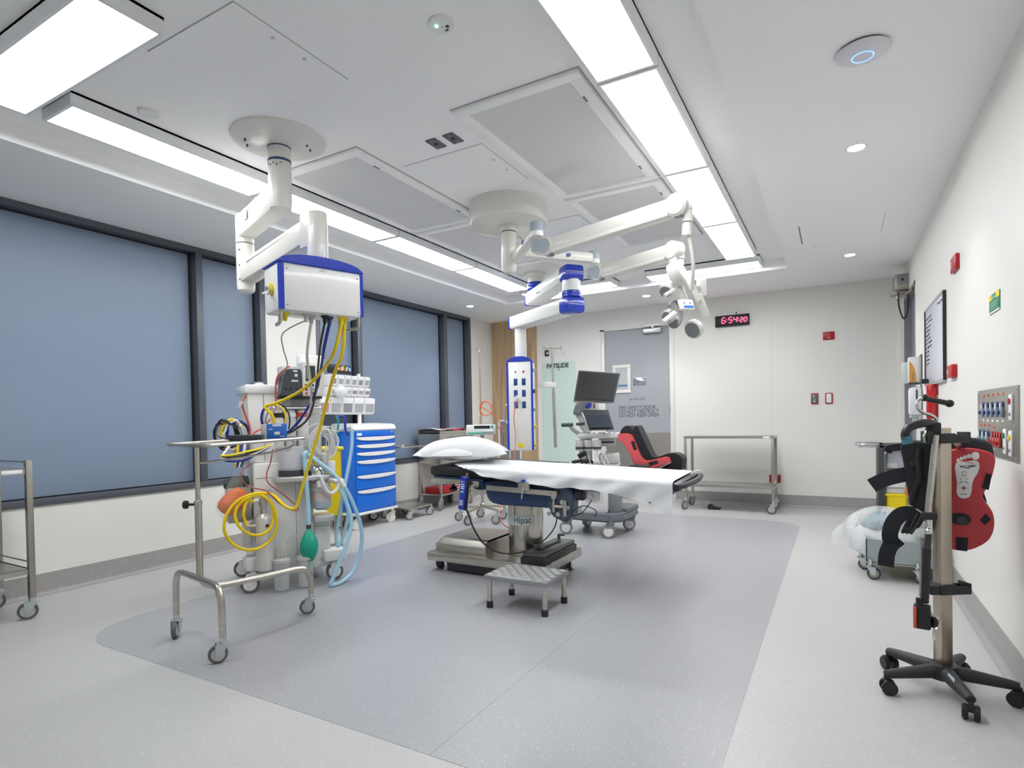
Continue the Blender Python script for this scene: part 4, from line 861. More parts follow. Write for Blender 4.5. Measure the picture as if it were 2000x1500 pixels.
g = GW(ot); g.bb(-2.372, -2.33, 3.607, 3.62, .652, .672, .001); g.build('data_plate', mat('brass_plate', (.45, .42, .34), .4, .6), ot)
g = GW(ot); g.prism([(-1.76, .56), (-1.72, .48), (-1.62, .44), (-1.57, .50), (-1.56, .64), (-1.60, .69), (-1.70, .69)], .10, frame((0, 3.70, 0), (1, 0, 0)), .008); kj = g.build('knee_joint', mat('cast_navy_grey', (.09, .12, .18), .4, .3), ot)
for dx, dz, r in ((-1.705, .62, .020), (-1.64, .585, .018), (-1.675, .50, .016), (-1.60, .55, .014), (-1.745, .50, .015)):
    g = GW(ot); g.cyl((dx, 3.59, dz), (dx, 3.602, dz), r, n=16); g.build('joint_bolt', M_ALU, kj)
g = GW(ot); g.cyl((-1.69, 3.585, .555), (-1.63, 3.585, .555), .012, n=12); g.bb(-1.71, -1.69, 3.575, 3.60, .515, .60, .003); g.bb(-1.63, -1.605, 3.575, 3.60, .49, .60, .003); g.build('release_lever', M_SS, kj)
g = GW(ot); g.cyl((-1.565, 3.66, .64), (-1.50, 3.66, .64), .045, n=24, bev=.008); g.build('joint_drum', M_DKGREY, ot)
g = GW(ot); g.bb(-1.47, -1.39, 3.60, 3.66, .60, .675, .008); g.cyl((-1.43, 3.58, .635), (-1.43, 3.66, .635), .016, n=12); lc = g.build('leg_clamp', M_ALU, ot)
g = GW(ot); g.tube([(-1.43, 3.60, .61), (-1.46, 3.585, .56), (-1.50, 3.58, .52), (-1.56, 3.58, .50), (-1.55, 3.58, .54), (-1.48, 3.59, .57), (-1.40, 3.60, .54), (-1.41, 3.60, .50)], .0035, 6); g.build('release_cable', M_BLACK, lc)
g = GW(ot); g.bb(-1.955, -1.865, 3.535, 3.565, .66, .72, .006); ck = g.build('rail_clamp', M_SS, ot)
g = GW(ot); g.cyl((-1.915, 3.545, .715), (-1.915, 3.545, .735), .016, n=16, bev=.003); g.cyl((-1.922, 3.53, .575), (-1.922, 3.53, .60), .009, n=12); plab(g.build('clamp_knob', M_BLUE, ck), 'blue knob')
g = GW(ot); g.cyl((-1.922, 3.53, .60), (-1.915, 3.535, .68), .006, n=10); g.build('clamp_lever', M_CHROME, ck)
g = GW(ot); g.tube([(-2.59, 3.66, .69), (-2.59, 3.66, .65)], .012, 10, 1); g.lathe([(0, .615), (.03, .618), (.034, .632), (.02, .645), (.012, .65)], (-2.59, 3.66, 0), n=16); g.build('star_knob', M_BLACK, ot)
g = GW(ot); xs = -.845; g.tube([(xs - .01, 3.60, tz(xs) - .022), (xs + .02, 3.63, tz(xs) - .018), (xs + .04, 3.87, tz(xs) - .01), (xs + .02, 4.10, tz(xs) - .005), (xs - .01, 4.13, tz(xs) - .004)], .018, 12, 6); g.build('end_bumper', M_DKGREY, ot)
g = GW(ot); g.tube([(xs - .03, 4.02, tz(xs) + .01), (xs + .0, 4.03, tz(xs) + .035), (xs + .03, 4.08, tz(xs) + .03), (xs + .04, 4.10, tz(xs))], .005, 8); g.build('end_loop', M_PLASW, ot)

# sheet, drawn up over the mattress and hanging on the near side
sh = thing('white_sheet', 'white cotton sheet spread over the operating table, hanging at the foot end', 'sheet', (-1.75, 3.86, .80))
def hang(x):   # lowest height of the near edge
    P = ((-2.62, 1.0), (-2.45, .80), (-2.2, .752), (-1.92, .71), (-1.72, .705), (-1.62, .70), (-1.40, .69), (-1.1, .635), (-.93, .575), (-.88, .57))
    for (xa, za), (xb, zb) in zip(P, P[1:]):
        if x <= xb: return za + (zb - za) * (x - xa) / (xb - xa)
    return P[-1][1]
def wr(x, s): return .008 * math.sin(9 * x + 3.3 * s) + .006 * math.sin(23 * x + 6 * s) + .004 * math.sin(41 * x - 11 * s)
def sheetf(u, v):
    x = -2.60 + 1.715 * u
    yf = 4.135 if x > -1.9 else 4.12
    yn = 3.578
    zt = lambda y: tz(x) + .03 * (y - 3.6)
    h0 = max(0.0, zt(yn) - hang(x)) if x > -2.47 else 0
    if x < -2.47: yn = 3.578 + (-2.47 - x) * .9
    L = (yf - yn) + h0; d = v * L; e = min(1, h0 / .03)
    if d < yf - yn:
        y = yf - d; t = d / (yf - yn); z = zt(y) + .008 + wr(x, y) * .35 * t * (1 - t) * 2
        k = max(0, 1 - (y - yn) / .03); z -= .012 * k * k * e; y -= .012 * k * k * e
        b = math.exp(-((x + 1.85) / .22) ** 2) * math.exp(-((y - 3.66) / .07) ** 2); z += .012 * b * (1 + math.sin(30 * x))
        return (x, y, z)
    q = d - (yf - yn); f = q / max(h0, 1e-4)
    y = yn - .012 * e - .014 * f * (1 + math.sin(15 * x + 3 * f) * .9 + .7 * math.sin(31 * x + 1 + 2 * f)) - .003 * math.sin(26 * x + 40 * q) * min(1, f * 3) - .012 * math.exp(-((x + 1.75) / .2) ** 2) * f
    return (x, y, zt(yn) + .005 - .012 * e - q + wr(x, 2) * .5 * f)
g = GW(sh); g.grid(sheetf, 150, 70, thick=-.0025); g.build('cloth', M_SHEET, sh, angle=80)
g = GW(sh); g.box((-1.035, 3.549, .617), (.035, .002, .022), .0, (0, 0, 0)); plab(g.build('laundry_mark', mat('violet_mark', (.22, .18, .48), .7), sh), 'small violet laundry mark')

# pillow
pw = thing('white_pillow', 'white pillow at the head of the operating table', 'pillow', (-2.63, 3.86, .83), math.radians(-62 + 90 - 0))
def pilf(s):
    def f(u, v):
        a, b = 2 * u - 1, 2 * v - 1
        th = ((1 - a * a) * (1 - b * b)) ** .5
        x = .365 * a * (1 - .10 * (1 - b * b)); y = .235 * b * (1 - .12 * (1 - a * a))
        z = th * (.15 if s > 0 else -.035) + .004 * math.sin(5 * a + 3 * b) * th
        return (x, y, z + .045 + .02 * abs(a) ** 3)
    return f
g = G(); g.grid(pilf(1), 44, 34); g.grid(pilf(-1), 44, 34); g.build('case', M_SHEET, pw, angle=89)
g = G(); g.grid(lambda u, v: (-.24 + .33 * u + .02 * math.sin(PI * v), -.215 + .125 * v - .03 * math.sin(PI * u) * (1 - v), .048 + .10 * v ** .6 * math.sin(PI * (.12 + .76 * u)) ** .35 + .006), 24, 12, thick=.004); g.build('flap', M_SHEET, pw, angle=80)

# hand control hanging on the rail
hs = thing('hand_control', 'blue push button hand control hanging from the operating table rail', 'remote control', (-2.41, 3.54, .62))
HM = Matrix.Translation((-2.402, 3.522, .62)) @ Matrix.Rotation(.13, 4, 'Y') @ Matrix.Rotation(-.12, 4, 'Z')
def GH():
    g = GW(hs); g.M = g.M @ HM; return g
g = GH(); g.box((.0, .008, 0), (.066, .028, .25), .008); g.build('back_case', M_BLACK, hs)
g = GH(); g.box((-.004, -.009, 0), (.056, .01, .245), .004); fc = plab(g.build('front_face', M_BLUE, hs), 'blue front face')
for k, z in enumerate((.085, .066, .050, .036, .012, -.055, -.070, -.084)):
    for sx in ((-.014, .004) if k not in (4,) else (-.005,)):
        g = GH(); g.box((sx, -.0145, z), (.014 if k != 4 else .03, .002, .009), .001); g.build('button', M_PAPER if not (k == 0 and sx > 0) else M_ORANGE, fc)
g = GH(); g.tube([(-.01, .02, .13), (-.01, .035, .145), (-.01, .035, .11)], .004, 8); g.build('hook', M_SS, hs)
g = GW(hs); g.tube([(-2.39, 3.535, .50), (-2.354, 3.520, 0.447), (-2.311, 3.500, 0.379), (-2.243, 3.500, 0.288), (-2.158, 3.500, 0.233), (-2.053, 3.500, 0.214), (-1.929, 3.500, 0.233), (-1.819, 3.520, 0.278), (-1.747, 3.560, 0.340), (-1.706, 3.600, 0.407), (-1.686, 3.600, 0.472)], .0075, 10, 8, taper=.55); g.build('cable', M_BLACK, hs)
hose('orange_cable', [(-2.685, 4.557, 0.375), (-2.629, 4.415, 0.333), (-2.545, 4.290, 0.291), (-2.440, 4.177, 0.265), (-2.22, 3.93, .30)], .0045, M_ORANGE, 'orange cable running to the steel column of the operating table', 'cable')

# red and black leg support standing beyond the table
lb = thing('leg_support', 'red and black padded leg support on the far side of the operating table', 'leg support', (-1.15, 4.32, .79))
def poly_y(pts): return [(p[0], p[2]) for p in pts]
RED = poly_y([(-1.467, 4.260, 1.032), (-1.406, 4.260, 1.036), (-1.358, 4.260, 1.024), (-1.324, 4.260, 0.939), (-1.298, 4.260, 0.873), (-1.267, 4.260, 0.831), (-1.232, 4.260, 0.828), (-1.094, 4.260, 0.865), (-1.072, 4.260, 0.846), (-1.068, 4.260, 0.816), (-1.194, 4.260, 0.764), (-1.311, 4.260, 0.765), (-1.346, 4.260, 0.795), (-1.377, 4.260, 0.872), (-1.412, 4.260, 0.938), (-1.460, 4.260, 0.981), (-1.476, 4.260, 1.001)])
g = GW(lb); g.prism(RED[::-1], .16, frame((0, 4.42, 0), (1, 0, 0)), .008); sh1 = plab(g.build('shell', mat('red_boot_bright', (.68, .10, .11), .4), lb), 'red moulded shell')
BLK = poly_y([(-1.466, 4.280, 1.027), (-1.445, 4.280, 1.071), (-1.412, 4.280, 1.094), (-1.380, 4.280, 1.086), (-1.364, 4.280, 1.054), (-1.348, 4.280, 1.066), (-1.336, 4.280, 1.097), (-1.320, 4.280, 1.081), (-1.271, 4.280, 0.973), (-1.229, 4.280, 0.880), (-1.210, 4.280, 0.854), (-1.168, 4.280, 0.855), (-1.099, 4.280, 0.882), (-1.042, 4.280, 0.887), (-1.002, 4.280, 0.865), (-0.988, 4.280, 0.839), (-1.000, 4.280, 0.760), (-1.169, 4.280, 0.759), (-1.077, 4.280, 0.818), (-1.092, 4.280, 0.856), (-1.238, 4.280, 0.815), (-1.281, 4.280, 0.814), (-1.316, 4.280, 0.864), (-1.350, 4.280, 0.949), (-1.381, 4.280, 1.011)])
g = GW(lb); g.prism(BLK[::-1], .15, frame((0, 4.43, 0), (1, 0, 0)), .006); g.build('padding', M_FABB, lb)
for a_, b_, c_, d_ in (((-1.367, 4.258, 0.973), (-1.343, 4.258, 0.977), (-1.320, 4.258, 0.912), (-1.344, 4.258, 0.904)), ((-1.235, 4.258, 0.817), (-1.170, 4.258, 0.833), (-1.158, 4.258, 0.811), (-1.224, 4.258, 0.790))):
    g = GW(lb); g.prism([(p[0], p[2]) for p in (a_, d_, c_, b_)], .003, frame((0, 4.261, 0), (1, 0, 0))); g.build('velcro_patch', M_STRAP, sh1)
g = GW(lb); g.bb(-1.36, -1.22, 4.17, 4.40, .765, .80, .006); g.cyl((-1.30, 4.18, .72), (-1.30, 4.18, .80), .016); g.build('mounting_bracket', M_DKGREY, lb)
g = GW(lb); p_ = V((-1.178, 4.257, 0.768)); q_ = V((-1.064, 4.257, 0.820)); beam(g, p_, q_, .004, .006, 0); g.build('edge_trim', M_ALU, sh1)

# step stool with chequer plate top
st = thing('step_stool', 'aluminium step stool with chequer plate top and black rubber feet', 'step stool', (-1.69, 3.153, 0))
g = GW(st); g.bb(-1.905, -1.478, 2.992, 3.318, .176, .205, .003); tp_ = g.build('tread', mat('aluminium_plate', (.36, .36, .37), .45, .8), st)
g = GW(st)
nx_, ny_ = 12, 8
for i in range(nx_):
    for j in range(ny_):
        x = -1.900 + (.417) * (i + .75) / (nx_ + .5); y = 2.997 + .316 * (j + .75) / (ny_ + .5)
        a = .0 if (i + j) % 2 else PI / 2
        if (i + j) % 2 == 0: g.prism([(-.027, 0), (0, -.021), (.027, 0), (0, .021)], .0025, Matrix.Translation((x, y, .2045)))
g.build('chequer_pattern', mat('aluminium_raised', (.88, .88, .87), .3, .75), tp_)
for x, y in ((-1.88, 3.017), (-1.503, 3.019), (-1.503, 3.292), (-1.88, 3.292)):
    g = GW(st); g.cyl((x, y, .02), (x, y, .178), .0165, n=18); lg = g.build('leg', M_SS, st)
    g = GW(st); g.lathe([(.021, 0), (.021, .038), (.018, .042), (.0165, .042)], (x, y, 0), n=18); g.build('rubber_foot', M_BLACK, lg)
# ---------------------------------------------------------------- surgical lamp on the ceiling drum
sl = thing('surgical_lamp', 'white two arm surgical lamp hanging from the big ceiling drum', 'surgical lamp', (-2.197, 3.905, 2.81))
dx_, dy_ = -2.197, 3.905
g = GW(sl); g.lathe([(0, 2.645), (.265, 2.645), (.29, 2.652), (.30, 2.67), (.30, 2.81)], (dx_, dy_, 0), n=64); g.build('ceiling_drum', M_CREAM, sl)
g = GW(sl); g.lathe([(.062, 2.60), (.066, 2.61), (.066, 2.645)], (dx_, dy_, 0), n=32); g.lathe([(.0, 2.285), (.04, 2.287), (.052, 2.30), (.058, 2.33), (.058, 2.595)], (dx_, dy_, 0), n=32); sp_ = g.build('spindle', M_CREAM, sl)
g = GW(sl); g.lathe([(.0595, 2.594), (.0595, 2.602)], (dx_, dy_, 0), n=32); g.build('seal_ring', M_DKGREY, sp_)
UPV = V((0, 0, 1)); RT = V((.8713, .4904, 0)); FWD = V((-.4907, .8712, 0))
def lamp_arm(h0, j, piv, e, stem_top, stem_bot, w, hgt, tag_):
    h0, j, piv, e, stem_top, stem_bot = map(V, (h0, j, piv, e, stem_top, stem_bot))
    g = GW(sl); beam(g, h0, (j.x, j.y, j.z), .07, .08, .018); a1 = g.build('short_arm', M_CREAM, sl)
    d = (j - h0).normalized(); sd = d.cross(UPV).normalized()
    if sd.dot(FWD) > 0: sd = -sd
    c = h0 + (j - h0) * .62 + sd * .037
    g = GW(sl); g.prism([(-.022, -.012), (-.005, -.017), (.018, -.01), (.022, .008), (.004, .017), (-.018, .01)], .0015, frame(c, UPV.cross(sd))); g.build('emblem', mat('emblem_blue', (.06, .11, .32), .5), a1)
    g = GW(sl); g.lathe([(.043, -.045), (.046, -.03), (.046, -.012)], j, n=28); jt = g.build('joint', M_WHITE, sl)
    g = GW(sl); g.lathe([(.047, -.012), (.047, .045), (.04, .056), (0, .058)], j, n=28); plab(g.build('joint_cap', M_GREYBL, jt), 'blue grey joint cap')
    ax = (e - piv); ax.z = 0; ax.normalize(); sd = ax.cross(UPV).normalized()
    if sd.dot(FWD) > 0: sd = -sd
    g = GW(sl); g.cyl(piv - sd * .05, piv + sd * .05, .062, n=30, bev=.008); g.box(piv - ax * .05 + UPV * .012, (.12, .097, .094), .02, (0, 0, math.atan2(ax.y, ax.x))); el = g.build('elbow', M_CREAM, sl)
    g = GW(sl); g.cyl(piv + sd * .05, piv + sd * .055, .052, n=30); g.box(piv - ax * .055 + UPV * .015 + sd * .051, (.10, .006, .072), .002, (0, 0, math.atan2(ax.y, ax.x))); plab(g.build('elbow_cover', M_GREYBL, el), 'blue grey elbow cover')
    g = GW(sl); beam(g, piv + ax * .02, e, w, hgt, .014); sa = g.build('spring_arm', M_CREAM, sl)
    d = (e - piv).normalized(); dn = d.cross(sd); dn = dn if dn.z < 0 else -dn
    g = GW(sl); beam(g, piv + ax * .05 + dn * hgt * .42, e + dn * hgt * .40 - d * .05, w * 1.03, hgt * .26, .004); g.build('lower_cover', M_PLASG if False else M_CREAM, sa)
    for c in (piv + ax * .02 + dn * .06, e + dn * .062):
        g = GW(sl); g.box(c, (.048, .03, .013), .004, (0, 0, math.atan2(ax.y, ax.x))); g.build('adjusting_slot', M_GREY, sa)
    g = GW(sl); g.cyl(e - sd * .045, e + sd * .045, .066, n=34, bev=.008); g.box((e + stem_top) / 2 + UPV * .012, ((stem_top - e).length + .045, .08, .075), .02, (0, 0, math.atan2((stem_top - e).y, (stem_top - e).x))); eh = g.build('end_joint', M_CREAM, sl)
    g = GW(sl); g.cyl((stem_top.x, stem_top.y, stem_top.z), ((stem_top + stem_bot) / 2), .031, n=24); g.cyl((stem_top + stem_bot) / 2 - UPV * .004, stem_bot, .028, n=24, bev=.004); g.build('stem', M_CREAM, eh)
lamp_arm((-2.167, 3.922, 2.386), (-1.803, 3.600, 2.462), (-1.736, 3.636, 2.344), (-0.807, 3.471, 2.395), (-0.759, 3.498, 2.382), (-0.764, 3.492, 2.214), .075, .10, 'a')
lamp_arm((-2.135, 3.941, 2.448), (-1.732, 4.501, 2.466), (-1.689, 4.523, 2.347), (-0.998, 4.166, 2.331), (-0.963, 4.185, 2.323), (-0.964, 4.183, 2.221), .08, .10, 'b')
g = GW(sl); g.tube([(-0.755, 3.497, 2.235), (-0.743, 3.503, 2.159), (-0.735, 3.517, 2.086), (-0.738, 3.538, 2.016), (-0.754, 3.584, 1.948), (-0.764, 3.601, 1.922)], .011, 12); g.build('yoke_tube', M_CREAM, sl)
# lamp head
def disc(name, m, px, nrm, r, h, par=None, bev=.006):
    g = GW(sl); n_ = V(nrm).normalized(); c = V(px); g.cyl(c, c + n_ * h, r, n=34, bev=bev); return g.build(name, m, par or sl)
hd = disc('lamp_head', M_CREAM, (-0.881, 3.606, 2.019), RT * .75 + UPV * .35 - FWD * .55, .074, .07)
g = GW(sl); c = V((-0.890, 3.649, 2.137)); q = V((-0.841, 3.674, 2.012)); beam(g, c, q, .045, .05, .008); g.build('head_bracket', M_CREAM, hd)
g = GW(sl); beam(g, (-0.834, 3.622, 2.079), (-0.716, 3.627, 1.846), .06, .035, .012); beam(g, (-0.732, 3.619, 1.893), (-0.689, 3.664, 1.756), .07, .02, .008); g.build('head_arm', M_CREAM, hd)
g = GW(sl); beam(g, (-0.864, 3.661, 1.964), (-0.801, 3.693, 1.797), .10, .05, .02); bdy = g.build('head_body', M_CREAM, hd)
def pod(px, nrm, r, lb='pod'):
    p = disc('lamp_pod', M_WHITE, px, nrm, r, .04); n_ = V(nrm).normalized()
    g = GW(sl); c = V(px); g.cyl(c - n_ * .002, c + n_ * .003, r * .82, n=30); plab(g.build('lens', mat('lamp_lens_grey', (.20, .21, .22), .2), p), 'grey lens')
pod((-0.757, 3.578, 1.674), RT * .55 + UPV * .35 + FWD * .45, .058); pod((-0.913, 3.575, 1.923), RT * .4 + UPV * .6 + FWD * .5, .045); pod((-0.908, 3.574, 1.766), RT * .6 + UPV * .35 + FWD * .5, .042); pod((-0.888, 3.666, 1.738), RT * .3 + UPV * .4 + FWD * .5, .04)
g = GW(sl); g.cyl((-0.904, 3.461, 1.718), (-0.857, 3.569, 1.785), .016, .02, n=20, bev=.004); g.build('steriliser_handle', M_WHITE, hd)
g = GW(sl); g.cyl((-0.900, 3.501, 1.886), (-0.861, 3.570, 1.928), .012, n=16, bev=.003); g.build('side_handle', M_WHITE, hd)
g = GW(sl); cc = V((-0.857, 3.569, 1.785)); g.tube([cc + (RT * math.cos(t) * .062 * .8 + UPV * math.sin(t) * .075 + FWD * .04 * math.cos(t)) for t in [math.radians(150 - k * 14) for k in range(16)]], .011, 8, 3); g.build('grip_ring', M_GREY, hd)
g = GW(sl); c = V((-0.774, 3.502, 1.814)); M_ = frame(c, (RT * .97 + FWD * .2), (UPV * .9 + FWD * .4)); o_ = g.M; g.M = o_ @ M_; g.box((0, 0, 0), (.092, .07, .02), .005); cp_ = g.build('control_panel', M_PLASW, hd)
g = GW(sl); g.M = g.M @ M_; g.box((.008, -.018, .0105), (.06, .016, .002)); g.build('display', mat('display_blue', (.05, .20, .62), .4), cp_)
for x in (-.015, .022):
    g = GW(sl); g.M = g.M @ M_; g.cyl((x, .008, .010), (x, .008, .0115), .007, n=14); g.build('button', M_GREYBL, cp_)
g = GW(sl); g.box((-0.731, 3.736, 1.955), (.06, .02, .10), .006, (0, 0, .51)); jb = g.build('junction_plate', M_PLASW, sl)
g = GW(sl); beam(g, (-0.759, 3.605, 1.940), (-0.742, 3.729, 1.955), .02, .02, .003); g.build('plate_bracket', M_CREAM, jb)

# ---------------------------------------------------------------- tall supply column on the far pendant
fp = thing('supply_pendant', 'tall blue and white supply column on a jointed ceiling arm', 'ceiling pendant', (-2.888, 5.713, 2.81))
fx, fy = -2.888, 5.713
g = GW(fp); g.lathe([(.12, -.045), (.25, -.028), (.28, -.012), (.285, 0)], (fx, fy, 2.81), n=52); g.build('ceiling_cover', M_CREAM, fp)
g = GW(fp); g.lathe([(.10, 2.72), (.12, 2.735), (.12, 2.77)], (fx, fy, 0), n=36); g.lathe([(.082, 2.655), (.082, 2.722)], (fx, fy, 0), n=36); g.build('stem', M_CREAM, fp)
g = GW(fp); g.lathe([(.086, 2.565), (.09, 2.575), (.09, 2.605), (.088, 2.609), (.088, 2.613), (.09, 2.617), (.09, 2.645), (.084, 2.655)], (fx, fy, 0), n=36); plab(g.build('collar', M_BLUE, fp), 'royal blue collar')
a0_ = V((fx, fy, 2.49)); a1_ = V((-2.210, 5.094, 2.550)); a1_.z = 2.52
d_ = (a1_ - a0_).normalized(); d_.z = 0; d_.normalize()
def arm2(p, q, w, h, name, nearcap):
    p, q = V(p), V(q); d = (q - p).normalized()
    g = GW(fp); beam(g, p - d * .10, q - d * .02, w, h, .03); o = g.build(name, M_WHITE, fp)
    g = GW(fp); beam(g, p - d * .118, p - d * .085, w * .98, h * .98, .014); plab(g.build('far_cap', M_BLUE, o), 'royal blue end cap')
    g = GW(fp); beam(g, q - d * .05, q + d * .13, w * 1.06, h * 1.06, .035); plab(g.build('near_cap', M_BLUE, o), 'royal blue end cap')
    g = GW(fp); beam(g, q + d * .12, q + d * .132, w * .9, .006, .001); g.build('cap_line', M_PLASG, o)
    s_ = d.cross(UPV).normalized(); s_ = s_ if s_.dot(FWD) < 0 else -s_
    return o, d, s_
oA, dA, sA = arm2(a0_, a1_, .19, .14, 'upper_arm', True)
g = GW(fp); c = a0_ + (a1_ - a0_) * .35 + sA * .0955; M_ = frame(c, UPV.cross(sA))
g.prism([(-.03, .008), (-.005, .008), (.01, .035), (-.015, .035)], .001, M_); g.prism([(-.05, -.03), (.05, -.03), (.05, -.018), (-.05, -.018)], .001, M_); g.build('badge', mat('badge_navy', (.05, .09, .25), .5), oA)
jx = a1_ + dA * .04
g = GW(fp); g.lathe([(.086, a1_.z - .165), (.086, a1_.z - .06)], (jx.x, jx.y, 0), n=36); g.build('joint', M_WHITE, fp)
g = GW(fp); zj = a1_.z - .165; g.lathe([(.085, zj - .062), (.093, zj - .055), (.093, zj - .033), (.090, zj - .03), (.093, zj - .027), (.093, zj - .006), (.087, zj)], (jx.x, jx.y, 0), n=36); plab(g.build('joint_ring', M_BLUE, fp), 'royal blue joint ring')
zb = zj - .062 - .072
cc = V((-3.044, 5.635, 1.319))
b0 = V((cc.x, cc.y, zb + .005)); b1 = V((jx.x, jx.y, zb))
g = GW(fp); oB, dB, sB = arm2(b0, b1 - (b1 - b0).normalized() * .04, .19, .145, 'lower_arm', True)
CT = 1.84; CB = .815
g = GW(fp); g.cyl((cc.x, cc.y, CT), (cc.x, cc.y, zb - .03), .064, n=32); g.build('column', M_WHITE, fp)
cu = V((.954, .298, 0)).normalized(); cn = cu.cross(UPV); CM = Matrix((cu, -cn, UPV)).transposed().to_4x4(); CM.translation = V((cc.x, cc.y, 0))
def GC():
    g = GW(fp); g.M = g.M @ CM; return g
# local: X along the front, Y away from the viewer
W2 = .135
g = GC(); g.bb(-W2, W2, -.10, .10, CB, CT - .055, .008); cs = g.build('console', M_WHITE, fp)
def arch2(x0, x1, z0, h, n=14):
    P = [(x0, z0), (x1, z0)]
    for k in range(n + 1):
        t = k / n; x = x1 + (x0 - x1) * t; s_ = abs(2 * t - 1); P.append((x, z0 + .012 + h * (1 - s_ ** 2.4)))
    return P
g = GC(); g.prism(arch2(-W2 - .006, W2 + .006, CT - .056, .045), .212, frame((0, .106, 0), (1, 0, 0)), .003); plab(g.build('top_cap', M_BLUE, cs), 'royal blue domed cap')
for sx in (-1, 1):
    g = GC(); g.bb(sx * W2 - .011, sx * W2 + .011, -.1025, -.085, CB + .004, CT - .058); plab(g.build('edge_strip', M_BLUE, cs), 'royal blue edge strip')
for r_ in range(3):
    for sx in (-.045, .045):
        g = GC(); g.bb(sx - .021, sx + .021, -.104, -.099, 1.525 - r_ * .125, 1.60 - r_ * .125, .003); so_ = plab(g.build('socket', mat('socket_blue', (.01, .055, .22), .4), cs), 'dark blue power socket')
for sx, m_ in ((-.045, M_GREY), (.045, M_RED)):
    g = GC(); g.cyl((sx, -.104, 1.672), (sx, -.10, 1.672), .012, n=16); g.build('indicator', m_, cs)
g = GC(); g.cyl((.0, -.104, .87), (.0, -.10, .87), .03, n=22); g.cyl((.0, -.112, .87), (.0, -.10, .87), .012, n=14); plab(g.build('earth_point', M_YELT, cs), 'yellow round outlet')
g = GC(); g.tube([(-W2, -.04, 1.12), (-W2 - .04, -.05, 1.12), (-W2 - .045, -.05, 1.16), (-W2 - .045, -.05, 1.27), (-W2 - .04, -.05, 1.31), (-W2, -.04, 1.31)], .009, 10, 4); g.build('grab_handle', M_CHROME, fp)
for z, m_ in ((1.69, M_ALU), (1.46, M_DKGREY), (1.26, M_ALU), (1.07, M_YELT), (.87, M_YELT)):
    g = GC(); g.cyl((W2, -.03, z), (W2 + .022, -.03, z), .022, n=18); o = g.build('side_outlet', m_, cs)
    g = GC(); g.cyl((W2 + .02, -.03, z), (W2 + .045, -.03, z), .008, n=12); g.build('outlet_nozzle', M_ALU, o)
# drip pole clamped to the column
dp = thing('drip_pole', 'steel drip pole clamped beside the supply column, with hook bar on top', 'drip pole', (-2.705, 5.772, 1.524))
T_, B_ = V((-2.726, 5.768, 1.947)), V((-2.701, 5.762, 0.838))
g = GW(dp); g.cyl(B_, T_, .0125, n=16); g.cyl(B_ + (T_ - B_) * .55, B_, .017, n=16); g.build('pole', M_SS, dp)
g = GW(dp); cq = T_ - UPV * .02; g.cyl(cq - RT * .10, cq + RT * .11, .006, n=10); 
for s_ in (-.10, .10): g.tube([cq + RT * s_, cq + RT * s_ - UPV * .04, cq + RT * (s_ + .02) - UPV * .07, cq + RT * (s_ + .035) - UPV * .04], .004, 8)
for s_ in (-.09, .10): g.tube([cq + RT * s_ , cq + RT * s_ + UPV * .03], .005, 8)
g.build('hook_bar', M_SS, dp)
g = GW(dp); p_ = V((-2.705, 5.772, 1.524)); q_ = V((-2.897, 5.767, 1.539)); beam(g, q_, p_ + RT * .012, .05, .06, .006); plab(g.build('clamp', M_PLASW, dp), 'white clamp block')
tb2 = thing('black_timer', 'small black gadget hanging from the hook bar by the supply column', 'gadget', (-2.767, 5.721, 1.872))
g = GW(tb2); g.box((-2.767, 5.721, 1.872), (.05, .03, .07), .01, (0, 0, .5)); g.build('body', M_BLACK, tb2)
g = GW(tb2); g.cyl(V((-2.762, 5.724, 1.872)) - FWD * .02, V((-2.762, 5.724, 1.872)) - FWD * .012, .014, n=16); g.build('dial', M_GREYBL, tb2)
hose('orange_lead', [(-3.030, 5.494, 1.389), (-3.026, 5.473, 1.338), (-3.041, 5.475, 1.283), (-3.057, 5.475, 1.150), (-3.044, 5.480, 0.983), (-3.016, 5.412, 0.821), (-2.978, 5.316, 0.691), (-2.918, 5.118, 0.551), (-2.814, 4.830, 0.434), (-2.685, 4.557, 0.375)], .005, M_ORANGE, 'orange lead plugged into the lowest socket of the supply column', 'cable')
g = G(); g.cyl((-3.045, 5.521, 1.395), (-3.016, 5.468, 1.388), .02, n=14); tag(g.build('white_plug', M_PLASW), 'white plug in the supply column socket', 'plug')
# ---------------------------------------------------------------- blue drawer cart with bins above
bc = thing('drawer_cart', 'royal blue drawer cart with white handles and clear tilt bins above', 'cart', (-4.63, 4.84, 0))
X0, X1, Y0, Y1 = -4.80, -4.46, 4.51, 5.17
for x, y in ((X1 - .03, Y0 + .06), (X1 - .03, Y1 - .05), (X0 + .05, Y0 + .06), (X0 + .05, Y1 - .05)):
    castor(bc, x + 4.63, y - 4.84, .055, .035, -.8, .16, plates=(), fork=M_CREAM, hub=M_CREAM, tyre=M_CREAM if x > -4.6 else M_BLACK)
g = GW(bc); g.bb(X0, X1 + .01, Y0 - .005, Y1 + .005, .155, .185, .008); g.build('base_skirt', M_PLASW, bc)
g = GW(bc); g.bb(X0, X1 - .012, Y0, Y1, .185, 1.065, .006); g.build('body', M_CARTBL, bc)
edges = [.19, .425, .585, .745, .833, .916, .999, 1.062]
hz_ = [.425, .585, .745, .833, .916, 1.0]
